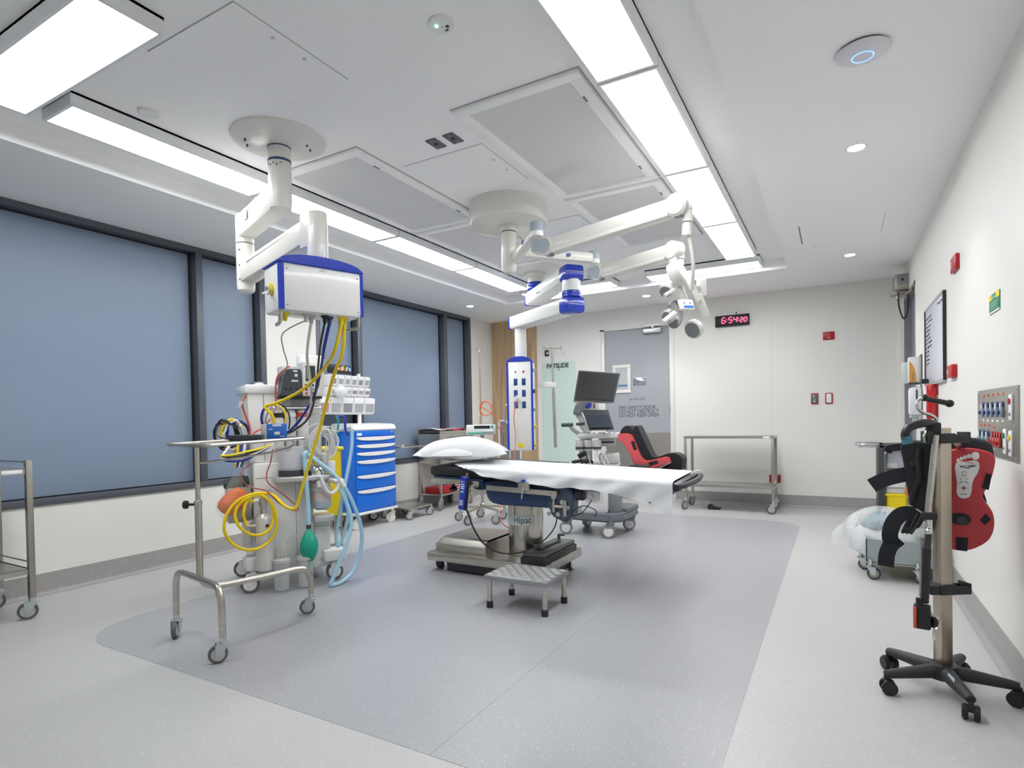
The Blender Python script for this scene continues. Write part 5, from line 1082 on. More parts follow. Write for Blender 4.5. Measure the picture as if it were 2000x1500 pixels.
for k, (a, b) in enumerate(zip(edges[:-2], edges[1:-1])):
    g = GW(bc); g.bb(X1 - .014, X1, Y0 + .018, Y1 - .018, a + .004, b - .004, .003); dr = g.build('drawer', M_CARTBL, bc)
    zt = b - .012; hh = .034
    P = [(0, zt + .008), (.60, zt + .008)] + [(.60 * (1 - t / 12), zt - hh * (1 - (2 * (t / 12) - 1) ** 2) ** .5 * .72 - .010) for t in range(13)]
    g = GW(bc); g.prism(P, .018, frame((X1 - .002, Y0 + .030, 0), (0, 1, 0)), .003); g.build('drawer_handle', M_PLASW, dr)
g = GW(bc); g.bb(X1 - .014, X1, Y0 + .018, Y1 - .018, 1.003, 1.06, .003); tpn = g.build('top_panel', M_CARTBL, bc)
g = GW(bc); g.cyl((X1, Y1 - .07, 1.045), (X1 + .004, Y1 - .07, 1.045), .014, n=18); g.build('lock', M_CHROME, tpn)
g = GW(bc); g.bb(X1, X1 + .002, Y0 + .04, Y0 + .11, 1.012, 1.04); g.build('label', M_PAPER, tpn)
g = GW(bc); g.prism([(0, 0), (.34, 0), (.34, .035), (.325, .06), (.29, .072), (.0, .085)], Y1 - Y0 + .03, frame((X0, Y1 + .015, 1.062), (1, 0, 0)), .012); g.build('worktop', M_PLASW, bc)
g = GW(bc); g.cyl((-4.70, 4.84, 1.12), (-4.70, 4.84, 1.70), .022, n=18); g.build('bin_post', M_PLASW, bc)
XB = -4.68
CONT = (M_BLUE, M_TEALT, M_RED, M_PAPER, M_ORANGE, M_GREY, M_GREEN)
for r_, (y0, y1, z0, z1, n_) in enumerate(((4.385, 4.975, 1.548, 1.672, 6), (4.385, 4.975, 1.438, 1.545, 6), (4.20, 5.045, 1.243, 1.432, 5))):
    g = GW(bc); g.bb(XB - .10, XB, y0, y1, z0, z1, .004); rk = g.build('bin_rack', M_PLASW, bc)
    w_ = (y1 - y0) / n_
    for k in range(n_):
        a, b = y0 + w_ * k + .006, y0 + w_ * (k + 1) - .006; h = z1 - z0
        g = GW(bc); g.prism([(0, z0 + .008), (.016, z0 + .010), (.032, z0 + h * .68), (.036, z1 - .024), (.036, z1 - .008), (0, z1 - .008)], b - a, frame((XB, b, 0), (1, 0, 0)), .002); bn = g.build('tilt_bin', M_PLASW, rk)
        # window and contents
        p0, p1 = V((XB + .0125, 0, z0 + .022)), V((XB + .0335, 0, z0 + h * .64))
        g = GW(bc); quad_slab(g, (p1.x, a + .012, p1.z), (p1.x, b - .012, p1.z), (p0.x + .006, b - .012, p0.z), (p0.x + .006, a + .012, p0.z), .004, 0)
        g.build('bin_window', (mat('bin_window_a', (.26, .27, .29), .2), mat('bin_window_b', (.38, .38, .39), .2), mat('bin_window_c', (.42, .26, .28), .2))[(k * 2 + r_) % 3 if (k + r_) % 4 == 2 else (k + r_) % 2], rk)
g = GW(bc); g.bb(XB - .04, XB - .028, 4.40, 4.72, 1.69, 1.785, .003); pk = plab(g.build('label_rack', M_BLACK, bc), 'black rack of coloured labels')
for k in range(9):
    g = GW(bc); y = 4.52 + k * .024; g.box((XB - .022, y, 1.742 + .012 * math.sin(k * 2.1)), (.008, .014, .05), .002, (.2 * math.sin(k), 0, 0)); g.build('label_roll', (M_RED, M_PAPER, M_ORANGE, M_PAPER, M_YELT, M_ORANGE, M_PAPER, M_TEALT, M_PAPER)[k], pk)
g = GW(bc); g.bb(XB - .03, XB - .015, 4.50, 4.74, 1.685, 1.72); g.build('rack_lip', M_BLACK, pk)
cl_ = thing('clear_bag', 'crumpled clear bag tucked over the left tilt bins', 'plastic bag', (-4.60, 4.47, 1.49))
g = GW(cl_); g.grid(lambda u, v: (-4.60 + .05 * math.sin(PI * v) * math.cos(2 * PI * u), 4.47 + .09 * math.sin(PI * v) * math.sin(2 * PI * u) * (1 + .2 * math.sin(9 * u)), 1.40 + .17 * v), 24, 14, closed_u=True); g.build('film', plastic_bag('clear_film_b', (.85, .86, .88), .55), cl_)

# ---------------------------------------------------------------- second instrument stand behind the blue cart
s2 = thing('instrument_stand', 'low based instrument stand half hidden behind the blue drawer cart', 'instrument stand', (-4.55, 5.48, 0))
g = GW(s2); g.bb(-4.77, -4.36, 5.26, 5.70, .118, .138, .004); g.build('base_plate', M_SSH, s2)
for x, y in ((-4.36, 5.30), (-4.36, 5.68), (-4.74, 5.30), (-4.74, 5.68)): castor(s2, x + 4.55, y - 5.48, .045, .024, -.87, .12)
g = GW(s2); g.cyl((-4.72, 5.30, .13), (-4.72, 5.30, .84), .015, n=16); g.build('post', M_SS, s2)
g = GW(s2); g.prism(rrect(-4.76, -4.38, 5.2, 5.66, .04, 5), .004, Matrix.Translation((0, 0, .845))); g.tube([(x, y, .853) for x, y in rrect(-4.76, -4.38, 5.2, 5.66, .04, 5)], .007, 8, 1, closed=True); g.build('tray', M_SS, s2)

# ---------------------------------------------------------------- steel drawer trolley by the window
tr = thing('drawer_trolley', 'stainless drawer trolley by the far window, papers on top and red box below', 'trolley', (-4.62, 6.37, 0))
X0, X1, Y0, Y1 = -4.80, -4.44, 6.0, 6.74
for x, y in ((X0 + .02, Y0 + .02), (X1 - .02, Y0 + .02), (X0 + .02, Y1 - .02), (X1 - .02, Y1 - .02)):
    castor(tr, x + 4.62, y - 6.37, .06, .03, .35, .16, hub=mat('violet_hub', (.42, .06, .22), .4) if x > -4.6 else M_PLASG, tyre=M_GREY)
    g = GW(tr); g.bb(x - .014, x + .014, y - .014, y + .014, .155, .62, .002); g.build('leg', M_SS, tr)
g = GW(tr); g.bb(X0, X1, Y0, Y1, .185, .205, .003); g.build('lower_shelf', M_SSH, tr)
g = GW(tr); g.bb(X0, X1, Y0, Y1, .60, .985, .004); bd = g.build('drawer_unit', M_SS, tr)
for z0, z1 in ((.615, .79), (.80, .975)):
    g = GW(tr); g.bb(X1 - .004, X1 + .012, Y0 + .015, Y1 - .015, z0, z1, .003); dr = g.build('drawer', M_SS, bd)
    g = GW(tr); g.bb(X1 + .012, X1 + .022, Y0 + .2, Y1 - .2, z1 - .04, z1 - .025, .002); g.build('drawer_pull', M_SSD, dr)
g = GW(tr); g.bb(X1 - .012, X1, Y0, Y1, .985, 1.02); g.bb(X0, X0 + .012, Y0, Y1, .985, 1.05); g.bb(X0, X1, Y1 - .012, Y1, .985, 1.02); g.build('guard_lip', M_SS, tr)
t = thing('black_folder', 'flat black folder on the drawer trolley top', 'folder', (-4.62, 6.2, .985)); g = GW(t); g.box((-4.62, 6.2, 1.0), (.28, .30, .02), .003); g.box((-4.62, 6.2, 1.022), (.27, .29, .018), .003); g.build('covers', M_BLACK, t)
g = GW(t); g.box((-4.62, 6.2, 1.011), (.285, .29, .004)); g.build('pages', mat('pages_pink', (.7, .5, .55), .7), t)
t = thing('paper_stack', 'loose white papers lying on the black folder', 'papers', (-4.62, 6.27, 1.032)); g = GW(t); g.grid(lambda u, v: (-4.75 + .26 * u, 6.10 + .36 * v, 1.036 + .012 * math.sin(5 * u + 4 * v) + .01), 14, 14, thick=.006); g.build('sheets', M_PAPER, t)
t = thing('red_folder', 'crumpled red plastic folder on the far end of the drawer trolley', 'folder', (-4.60, 6.55, .985)); g = GW(t); g.grid(lambda u, v: (-4.72 + .25 * u, 6.42 + .28 * v, 1.012 + .018 * math.sin(3 * u + 2) * math.cos(6 * v) + .01), 16, 16, thick=.012); g.build('cover', mat('red_sheet', (.58, .03, .06), .35), t)
t = thing('red_box', 'red lidded box with white label on the lower shelf of the drawer trolley', 'box', (-4.58, 6.25, .205)); g = GW(t); g.bb(-4.74, -4.46, 6.06, 6.42, .207, .265, .004); g.bb(-4.745, -4.455, 6.055, 6.425, .262, .285, .004); g.build('case', M_RED, t)
g = GW(t); g.bb(-4.4555, -4.452, 6.33, 6.40, .215, .262); g.build('label', M_PAPER, t)
t = thing('film_bag', 'clear plastic bag beside the red box on the lower shelf', 'plastic bag', (-4.58, 6.58, .207)); g = GW(t); g.grid(lambda u, v: (-4.58 + .10 * math.sin(PI * v) * math.cos(2 * PI * u) * (1 + .2 * math.sin(11 * u)), 6.58 + .12 * math.sin(PI * v) * math.sin(2 * PI * u), .208 + .13 * (1 - math.cos(PI * v)) / 2), 26, 12, closed_u=True); g.build('film', plastic_bag('clear_film_c', (.8, .8, .82), .45), t)

# ---------------------------------------------------------------- infusion stand
iv = thing('infusion_stand', 'five wheeled infusion stand with hooks on top, left of the supply column', 'drip stand', (-3.535, 5.56, 0))
IX, IY = -3.535, 5.56
g = GW(iv); g.cyl((IX, IY, .16), (IX, IY, 1.2), .0135, n=16); g.cyl((IX, IY, 1.2), (IX, IY, 1.985), .009, n=14); g.build('pole', M_SS, iv)
g = GW(iv); g.lathe([(.03, .16), (.03, .20), (.016, .21)], (IX, IY, 0), n=20); g.build('hub', M_SS, iv)
for k in range(5):
    a = math.radians(-20 + 72 * k); c_, s_ = math.cos(a), math.sin(a)
    g = GW(iv); beam(g, (IX, IY, .175), (IX + .28 * c_, IY + .28 * s_, .150), .025, .022, .003); g.build('base_arm', M_SS, iv)
    castor(iv, .27 * c_, .27 * s_, .05, .026, -1.3 + .25 * k, .145)
g = GW(iv); cq = V((IX, IY, 1.96)); g.cyl(cq - RT * .06, cq + RT * .06, .004, n=8)
for s_ in (-1, 1): g.tube([cq + RT * .055 * s_ + UPV * .04, cq + RT * .06 * s_ - UPV * .02, cq + RT * .075 * s_ - UPV * .04, cq + RT * .09 * s_ - UPV * .015], .0035, 8)
for s_ in (-1, 1): g.tube([cq + FWD * .05 * s_ , cq + FWD * .055 * s_ - UPV * .04, cq + FWD * .08 * s_ - UPV * .03], .0035, 8)
g.build('hooks', M_CHROME, iv)
g = GW(iv); g.tube([(IX + .05 * math.cos(t), IY - .09 + .05 * math.sin(t), .30) for t in [k * PI / 8 for k in range(16)]], .003, 6, 1, closed=True); g.cyl((IX, IY - .04, .30), (IX, IY, .30), .004, n=8); g.build('wire_ring', M_CHROME, iv)
pm = thing('syringe_pump', 'white and green syringe pump clamped to the infusion stand', 'infusion pump', (-3.493, 5.549, 1.029))
c_ = V((IX, IY, 1.045)) - FWD * .06; PM = frame(c_, RT)
def GP():
    g = GW(pm); g.M = g.M @ PM; return g
g = GP(); g.box((.0, .0, -.02), (.33, .115, .11), .012); g.build('case', mat('pump_white', (.76, .78, .77), .35), pm)
g = GP(); g.box((.015, .03, .036), (.18, .034, .003), .001); g.build('display', M_SCREEN, pm)
g = GP(); g.box((-.05, -.035, .036), (.20, .022, .003), .001); plab(g.build('green_band', mat('pump_green', (.12, .45, .36), .4), pm), 'green stripe')
g = GP(); g.cyl((.03, -.02, .045), (.14, -.02, .045), .018, n=16); g.box((.15, -.005, .045), (.02, .07, .03), .004); g.build('plunger', M_PLASG, pm)
g = GP(); g.box((.13, .035, .037), (.03, .03, .003), .001); g.build('keypad', M_TEALT, pm)
g = GP(); g.box((.02, -.075, .0), (.03, .05, .04), .004); g.build('pole_clamp', M_GREY, pm)
co = V((IX, IY, 1.285)) - FWD * .03 + RT * .06
hose('red_coil', [p for p in coil(co, RT * .8, (UPV * .93 + FWD * .3).normalized(), .085, 3.2, .008, 16, FWD * -.04, 5)][:40] + [co + RT * .10 - UPV * .08, co + RT * .17 - UPV * .2, co + RT * .2 - UPV * .28], .005, M_ORANGE, 'orange red cable coiled on the infusion stand', 'cable', smooth=3)
hose('red_lead', [(-3.330, 5.584, 1.085), (-3.290, 5.605, 1.009), (-3.276, 5.611, 0.911), (-3.302, 5.595, 0.807), (-3.288, 5.543, 0.696), (-3.284, 5.542, 0.525)], .004, M_REDC, 'thin red lead hanging from the syringe pump', 'cable')

# ---------------------------------------------------------------- return air grille on the oak panel
gr = thing('air_grille', 'white framed grey louvre grille low on the oak panel', 'air vent', (-4.55, YB - .02, .80))
gx0, gx1, gz0, gz1 = -4.715, -4.30, .43, 1.15; e = .028; yq = YB - .018
g = GW(gr); g.bb(gx0, gx1, yq - .014, yq, gz1 - e, gz1, .002); g.bb(gx0, gx1, yq - .014, yq, gz0, gz0 + e, .002); g.bb(gx0, gx0 + e, yq - .014, yq, gz0 + e, gz1 - e, .002); g.bb(gx1 - e, gx1, yq - .014, yq, gz0 + e, gz1 - e, .002); g.bb((gx0 + gx1) / 2 - .008, (gx0 + gx1) / 2 + .008, yq - .013, yq, gz0 + e, gz1 - e); g.build('frame', M_PLASW, gr)
g = GW(gr); g.bb(gx0 + e, gx1 - e, yq - .002, yq, gz0 + e, gz1 - e); g.build('back', M_DKGREY, gr)
g = GW(gr); z = gz0 + e + .012
while z < gz1 - e - .004: g.box(((gx0 + gx1) / 2, yq - .007, z), (gx1 - gx0 - 2 * e, .012, .0035), 0, (.6, 0, 0)); z += .0185
g.build('louvres', mat('louvre_grey', (.52, .53, .54), .45), gr)
# ---------------------------------------------------------------- ultrasound machine behind the operating table
us = thing('ultrasound_machine', 'white and grey ultrasound machine with two dark screens behind the operating table', 'ultrasound machine', (-2.11, 5.52, 0))
for x, y, a in ((-2.36, 5.30, -.5), (-1.90, 5.26, -.5), (-1.85, 5.74, -.5), (-2.33, 5.76, .5)): castor(us, x + 2.11, y - 5.52, .065, .05, a - .7, .17, plates=(), fork=M_GREY, hub=M_PLASW, tyre=M_GREY)
g = GW(us); g.prism([(-.28, -.27), (.22, -.30), (.32, -.20), (.33, .25), (.22, .30), (-.26, .30), (-.31, .1)], .075, Matrix.Translation((-2.11, 5.52, .15)), .02); g.bb(-2.0, -1.80, 5.50, 5.85, .2, .26, .02); g.build('base', mat('plinth_grey', (.16, .17, .19), .45), us)
BZ = Matrix.Translation((-2.10, 5.52, 0)) @ Matrix.Rotation(.30, 4, 'Z')
def GU():
    g = GW(us); g.M = g.M @ BZ; return g
g = GU(); g.bb(-.17, .09, -.22, .26, .215, .66, .035); lo = g.build('lower_body', M_PLASW, us)
g = GU(); g.bb(-.13, .05, -.2215, -.21, .32, .56, .006); g.build('front_recess', mat('off_white', (.68, .68, .68), .4), lo)
g = GU(); g.bb(.085, .215, -.17, .24, .22, .62, .02); dk = g.build('side_panel', M_GREY, us)
for k in range(6):
    g = GU(); g.bb(.10 + k * .018, .108 + k * .018, -.1725, -.168, .50, .57); g.build('vent_slot', M_BLACK, dk)
g = GU(); g.bb(-.22, .20, -.20, .24, .66, .70, .012); g.bb(.0, .20, -.19, .1, .70, .80, .02); g.build('middle_shelf', M_PLASG, us)
g = GU(); g.bb(-.19, -.08, -.06, .14, .70, 1.02, .02); g.build('column', M_PLASG, us)
g = GU(); g.tube([(-.25, -.22, .72), (-.2, -.235, .735), (-.1, -.23, .735), (-.06, -.2, .72)], .018, 10, 5); g.build('foot_bar', M_BLACK, us)
g = GU(); g.bb(-.0, .16, -.12, .12, .87, .95, .008); pr_ = g.build('printer', M_PLASG, us)
g = GU(); g.bb(.01, .15, -.1225, -.118, .905, .92); g.build('paper_slot', M_BLACK, pr_)
g = GU(); g.prism([(-.20, -.24), (.22, -.24), (.25, -.18), (.22, .12), (-.18, .12)], .05, Matrix.Translation((0, 0, .955)), .012); cp = g.build('control_panel', M_PLASW, us)
for i in range(7):
    for j in range(3):
        if (i * 3 + j) % 5 == 4: continue
        g = GU(); g.lathe([(.010, 0), (.010, .006), (.007, .009), (0, .009)], (-.14 + i * .05, -.20 + j * .055, 1.005), n=12); g.build('key', (M_GREYBL, M_DKGREY, M_PLASG)[(i + j) % 3], cp)
g = GU(); g.ball((.03, -.16, 1.006), .02, (1, 1, .6)); g.build('trackball', M_GREYBL, cp)
for k in range(3):
    x = -.175 + .085 * k
    g = GU(); g.lathe([(.036, .84), (.040, .85), (.040, .93), (.036, .94), (.030, .94), (.030, .85)], (x, -.24, 0), n=20); hl = g.build('probe_holder', M_PLASG, us)
    g = GU(); g.lathe([(.042, .855), (.042, .875)], (x, -.24, 0), n=20); g.build('holder_band', M_DKGREY, hl)
    g = GU(); g.tube([(x, -.24, .85), (x + .005, -.25, .78), (x + .02, -.25, .71), (x + .05, -.245, .69), (x + .07, -.24, .74), (x + .065, -.23, .82)], .005, 8); plab(g.build('probe_cable', M_PLASW if k else M_BLACK, us), 'black probe cable' if k == 0 else 'pale probe cable')
g = GU(); g.tube([(.0, -.245, .86), (.06, -.25, .80), (.10, -.25, .72), (.09, -.25, .70), (.05, -.25, .72), (.04, -.25, .80), (.09, -.25, .85)], .005, 8); g.build('probe_cable', M_PLASW, us)
g = GU(); g.box((-.15, -.25, .80), (.09, .04, .05), .01, (0, -.5, 0)); g.build('probe_plug', M_BLACK, us)
g = GU(); g.tube([(-.16, -.10, .98), (-.24, -.16, 1.04), (-.27, -.22, 1.085)], .024, 12, 5, taper=.75); g.tube([(-.10, -.12, .99), (-.16, -.15, 1.06), (-.17, -.17, 1.09)], .016, 12, 5); ha = g.build('handle_arm', M_PLASG, us)
g = GU(); g.cyl((-.35, -.25, 1.092), (-.24, -.21, 1.092), .019, n=16, bev=.004); g.cyl((-.21, -.20, 1.097), (-.13, -.17, 1.10), .015, n=16, bev=.004); g.build('handle_grip', mat('grip_dark', (.07, .09, .085), .5), ha)
g = GU(); g.prism([(-.14, 1.0), (-.08, 1.0), (-.20, 1.26), (-.17, 1.33), (-.06, 1.38), (-.08, 1.40), (-.22, 1.34), (-.25, 1.26), (-.235, 1.18)], .06, frame((0, .05, 0), (1, 0, 0)), .012); g.build('screen_arm', M_PLASG, us)
g = GU(); g.prism([(-.26, 1.19), (-.18, 1.19), (-.08, 1.36), (-.12, 1.38), (-.24, 1.27)], .05, frame((0, .0, 0), (1, 0, 0)), .01); g.build('arm_cover', M_GREY, us)
g = GW(us); quad_slab(g, (-2.157, 5.237, 1.238), (-1.954, 5.398, 1.234), (-1.850, 5.269, 1.046), (-2.039, 5.117, 1.046), .018, .004); ts = plab(g.build('touch_screen', M_DKGREY, us), 'dark touch screen')
g = GW(us); quad_slab(g, (-2.143, 5.240, 1.223), (-1.960, 5.383, 1.219), (-1.861, 5.258, 1.066), (-2.028, 5.117, 1.065), .004, 0); g.build('glass', M_SCREEN2, ts)
g = GW(us); quad_slab(g, (-2.189, 5.227, 1.627), (-1.827, 5.407, 1.588), (-1.854, 5.294, 1.300), (-2.203, 5.121, 1.322), .05, .008); m1 = plab(g.build('monitor', M_PLASG, us), 'large dark monitor')
g = GW(us); quad_slab(g, (-2.184, 5.220, 1.619), (-1.826, 5.398, 1.583), (-1.854, 5.286, 1.302), (-2.198, 5.115, 1.324), .006, .001); g.build('bezel', M_DKGREY, m1)
g = GW(us); quad_slab(g, (-2.171, 5.221, 1.606), (-1.840, 5.383, 1.570), (-1.863, 5.276, 1.319), (-2.181, 5.120, 1.341), .004, 0); g.build('glass', mat('monitor_glass', (.032, .033, .035), .35, spec=.15), m1)
# clear box of blue labelled wipes standing behind the touch screen
t = thing('wipes_pack', 'white and blue patterned pack behind the ultrasound touch screen', 'pack', (-2.229, 5.576, 1.242))
g = GW(t); g.box((-2.220, 5.582, 1.278), (.20, .05, .11), .012, (0, 0, .45)); pk = g.build('pack', M_PLASW, t)
g = GW(t); c = V((-2.242, 5.569, 1.289)) - FWD * .036; g.cyl(c + FWD * .004, c, .04, n=24); g.build('blue_spot', mat('violet_blue', (.08, .09, .60), .4), pk)
g = GW(t); c = V((-2.183, 5.603, 1.278)) - FWD * .034; g.box(c, (.02, .006, .05), .002, (0, 0, .45)); g.build('brown_mark', mat('brown_mark', (.30, .16, .12), .5), pk)
g = GW(t); g.box((-2.220, 5.580, 1.210), (.14, .12, .02), .004, (0, 0, .45)); 
b_ = V((-2.220, 5.580, 1.199)); g.cyl((b_.x, b_.y, 1.0), (b_.x, b_.y, b_.z), .02, n=14); g.build('rest', M_PLASG, t)

# ---------------------------------------------------------------- trolley against the back wall
bt = thing('steel_trolley', 'two tier stainless trolley standing against the back wall beside the fire door', 'trolley', (-1.14, 7.47, 0), 0, 'stainless steel trolleys')
x0, x1, y0, y1 = -1.645, -.655, 7.29, 7.67
for x, y in ((x0, y0), (x1, y0), (x0, y1), (x1, y1)):
    castor(bt, x + 1.14, y - 7.47, .055, .026, -1.2 if x > -1 else -.5, .15)
    g = GW(bt); g.bb(x - .0155, x + .0155, y - .0155, y + .0155, .14, .90, .002); g.build('leg', M_SSD, bt)
for z, nm in ((.905, 'top_shelf'), (.315, 'lower_shelf')):
    g = GW(bt); g.bb(x0 - .016, x1 + .016, y0 - .016, y1 + .016, z - .006, z, .001); g.bb(x0 - .016, x1 + .016, y0 - .0165, y0 - .012, z - .028, z); g.bb(x0 - .016, x1 + .016, y1 + .012, y1 + .0165, z - .028, z); g.bb(x0 - .0165, x0 - .012, y0, y1, z - .028, z); g.bb(x1 + .012, x1 + .0165, y0, y1, z - .028, z); g.build(nm, M_SSH, bt)
g = GW(bt); g.bb(x1 - .10, x1 - .03, y0 - .0185, y0 - .0165, .882, .902); g.build('label_strip', M_PAPER, bt)
t = thing('black_foot_pedal', 'small black pedal on the floor under the back wall trolley', 'foot pedal', (-1.33, 7.42, 0)); g = GW(t); g.prism([(-.075, 0), (.075, 0), (.07, .022), (.0, .03), (-.05, .065), (-.075, .05)], .09, frame((-1.33, 7.46, .002), (1, 0, 0)), .006); g.build('pedal', M_BLACK, t)

# ---------------------------------------------------------------- transfer board on the back wall
pt = thing('transfer_board', 'pale green patient transfer board with black lettering on the back wall', 'transfer board', (-3.65, YB - .012, 1.24))
g = GW(pt); g.prism(rrect(-3.925, -3.375, .42, 2.01, .05, 6), .012, frame((0, YB - .002, 0), (1, 0, 0)), .002); g.build('board', M_PATS, pt)
text('lettering', 'PATSLIDE', .092, M_LETTER, Matrix.Translation(-pt.location) @ BACK(-3.845, YB - .0145, 1.918), pt, sx=.93, bold=.0035)
g = GW(pt); g.cyl((-3.64, YB - .03, 1.89), (-3.64, YB, 1.89), .012, n=14); g.build('hook', M_GREY, pt)

# ---------------------------------------------------------------- things on the back wall
ck = thing('wall_clock', 'black digital wall clock with red numerals reading 6:54:20', 'clock', (-1.17, YB - .03, 2.38))
g = GW(ck); g.bb(-1.38, -.965, YB - .045, YB - .002, 2.307, 2.447, .004); g.build('case', M_CLOCK, ck)
SEG = {'6': 'acdefg', '5': 'acdfg', '4': 'bcfg', '2': 'abdeg', '0': 'abcdef'}
def digit(g, ch, x, z, w, h, t):
    sl_ = .10
    def bar(xa, za, xb, zb):
        p, q = V((x + xa + za * sl_, YB - .0465, z + za)), V((x + xb + zb * sl_, YB - .0465, z + zb)); g.cyl(p, q, t, n=6)
    e = t * 1.1
    for s_ in SEG[ch]:
        {'a': lambda: bar(e, h, w - e, h), 'b': lambda: bar(w, h - e, w, h / 2 + e), 'c': lambda: bar(w, h / 2 - e, w, e), 'd': lambda: bar(e, 0, w - e, 0), 'e': lambda: bar(0, e, 0, h / 2 - e), 'f': lambda: bar(0, h / 2 + e, 0, h - e), 'g': lambda: bar(e, h / 2, w - e, h / 2)}[s_]()
for ch, x, h in (('6', -1.298, .072), ('5', -1.215, .072), ('4', -1.155, .072), ('2', -1.075, .054), ('0', -1.028, .054)):
    g = GW(ck); digit(g, ch, x, 2.347, .040 if h > .06 else .033, h, .0046); g.build('numeral', M_LED, ck, flat=True)
for x in (-1.238, -1.095):
    for z in (2.368, 2.395):
        g = GW(ck); g.cyl((x, YB - .048, z), (x, YB - .044, z), .004, n=10); g.build('colon_dot', M_LED, ck)
g = GW(ck); g.tube([(-1.12, YB - .02, 2.447), (-1.12, YB - .02, 2.475)], .004, 8, 1); g.ball((-1.12, YB - .02, 2.475), .01); g.build('sensor', M_DKGREY, ck)
def plate(name, x0, x1, z0, z1, lb, cat, face=None, dots=(), grp=None):
    t = thing(name, lb, cat, ((x0 + x1) / 2, YB - .01, (z0 + z1) / 2), 0, grp)
    g = GW(t); g.bb(x0, x1, YB - .014, YB, z0, z1, .003); g.build('plate', M_RED, t)
    if face:
        e = .012; g = GW(t); g.bb(x0 + e, x1 - e, YB - .018, YB - .013, z0 + e, z1 - e, .002); g.build('face', face, t)
    for x, z, r, m_ in dots:
        g = GW(t); g.cyl((x, YB - .0205, z), (x, YB - .013, z), r, n=14); g.build('button', m_, t)
    return t
plate('wall_call_switch', -.144, -.021, 2.04, 2.136, 'red wall plate with small light high on the back wall', 'wall plate', None, ((-.082, 2.10, .009, M_ORANGE), (-.082, 2.065, .008, M_PAPER)))
plate('wall_control_switch', -.278, -.200, 1.272, 1.405, 'red framed wall control with dark keypad, left of a pair', 'wall control', mat('keypad_teal', (.12, .16, .18), .4), ((-.25, 1.365, .007, M_PAPER), (-.238, 1.33, .006, M_SKYT), (-.24, 1.305, .009, M_PAPER)))
plate('wall_control_switch', -.125, -.047, 1.272, 1.402, 'red framed wall control with white face, right of a pair', 'wall control', M_PAPER)
plate('wall_socket', -.755, -.625, .296, .395, 'red double socket low on the back wall behind the trolley', 'socket', None, ((-.72, .345, .016, M_DKGREY), (-.66, .345, .016, M_DKGREY)))
# ---------------------------------------------------------------- right wall
wb = thing('whiteboard', 'whiteboard with black edge and faint handwriting on the right wall', 'whiteboard', (XR - .01, 5.37, 1.68))
y0, y1, z0, z1 = 4.89, 5.85, 1.37, 1.98
g = GW(wb); g.bb(XR - .012, XR - .001, y0, y1, z0, z1, .002); bo = g.build('board', mat('whiteboard_face', (.66, .68, .75), .25), wb)
g = GW(wb); t_ = .014; g.bb(XR - .02, XR - .0006, y0 - .004, y0 + t_, z0, z1); g.bb(XR - .02, XR - .0006, y1 - t_, y1, z0, z1); g.build('edge_black', M_BLACK, wb)
g = GW(wb); g.bb(XR - .018, XR - .0006, y0, y1, z0 - .01, z0 + .01); g.bb(XR - .018, XR - .0006, y0, y1, z1 - .008, z1 + .006); g.build('edge_silver', M_ALU, wb)
rn = random.Random(4)
g = GW(wb)
for r_ in range(12):
    y = 5.80
    for q in range(3 if r_ < 8 else 2):
        L_ = rn.uniform(.05, .11); z = 1.90 - r_ * .033
        n_ = 6; pts = [(XR - .0135, y - L_ * k / n_, z + .008 * rn.uniform(-1, 1)) for k in range(n_ + 1)]
        g.tube(pts, .0022, 5, 2); y -= L_ + .02
for k in range(3): g.tube([(XR - .0135, 5.16 - .07 * k - .05 * t / 6, 1.93 + .009 * rn.uniform(-1, 1)) for t in range(7)], .0024, 5, 2)
g.build('handwriting', mat('marker_ink', (.08, .08, .11), .6), bo)
t = thing('board_eraser', 'black board eraser on the lower ledge of the whiteboard', 'eraser', (XR - .04, 5.72, 1.38)); g = GW(t); g.box((XR - .04, 5.72, 1.40), (.045, .13, .035), .006); g.build('body', M_BLACK, t)
g = GW(t); g.box((XR - .0645, 5.72, 1.40), (.003, .07, .008)); g.build('label', M_GREYBL, t)
gs = thing('green_sign', 'small green and yellow sign on the right wall', 'sign', (XR, 3.5, 1.66))
g = GW(gs); g.bb(XR - .004, XR - .0005, 3.398, 3.60, 1.62, 1.71, .0005); sg_ = g.build('card', M_GREEN, gs)
g = GW(gs)
for a, b in ((3.545, 3.60), (3.398, 3.46)): g.bb(XR - .0048, XR - .003, a, b, 1.682, 1.71)
g.build('yellow_corner', M_YELT, sg_)
g = GW(gs); g.bb(XR - .0048, XR - .003, 3.398, 3.60, 1.62, 1.628); g.build('white_edge', M_PAPER, sg_)
for k, (z, h) in enumerate(((1.688, .007), (1.665, .004), (1.652, .004), (1.639, .003))):
    g = GW(gs); g.bb(XR - .0046, XR - .003, 3.44 if k else 3.475, 3.57 if k else 3.535, z, z + h); g.build('print_line', mat('sign_pale', (.35, .55, .40), .5), sg_)
def rplate(y0, y1, z0, z1, lb, th=.022):
    t = thing('red_wall_box', lb, 'wall box', (XR, (y0 + y1) / 2, (z0 + z1) / 2))
    g = GW(t); g.bb(XR - th, XR, y0, y1, z0, z1, .006); bx_ = g.build('box', M_RED, t)
    g = GW(t); g.bb(XR - th - .001, XR - th + .001, y0 + .12, y0 + .165, z0 + .025, z1 - .025); g.build('wording', mat('pale_red', (.6, .35, .33), .5), bx_)
rplate(4.39, 4.57, 2.02, 2.115, 'red wall box high on the right wall'); rplate(4.49, 4.68, 1.37, 1.45, 'red wall box beside the lower corner of the whiteboard', .03)
g = G(); g.bb(XR - .006, XR, 4.55, 4.70, 1.352, 1.362); tag(g.build('small_label', M_PAPER), 'small white label below the lower red wall box', 'label')
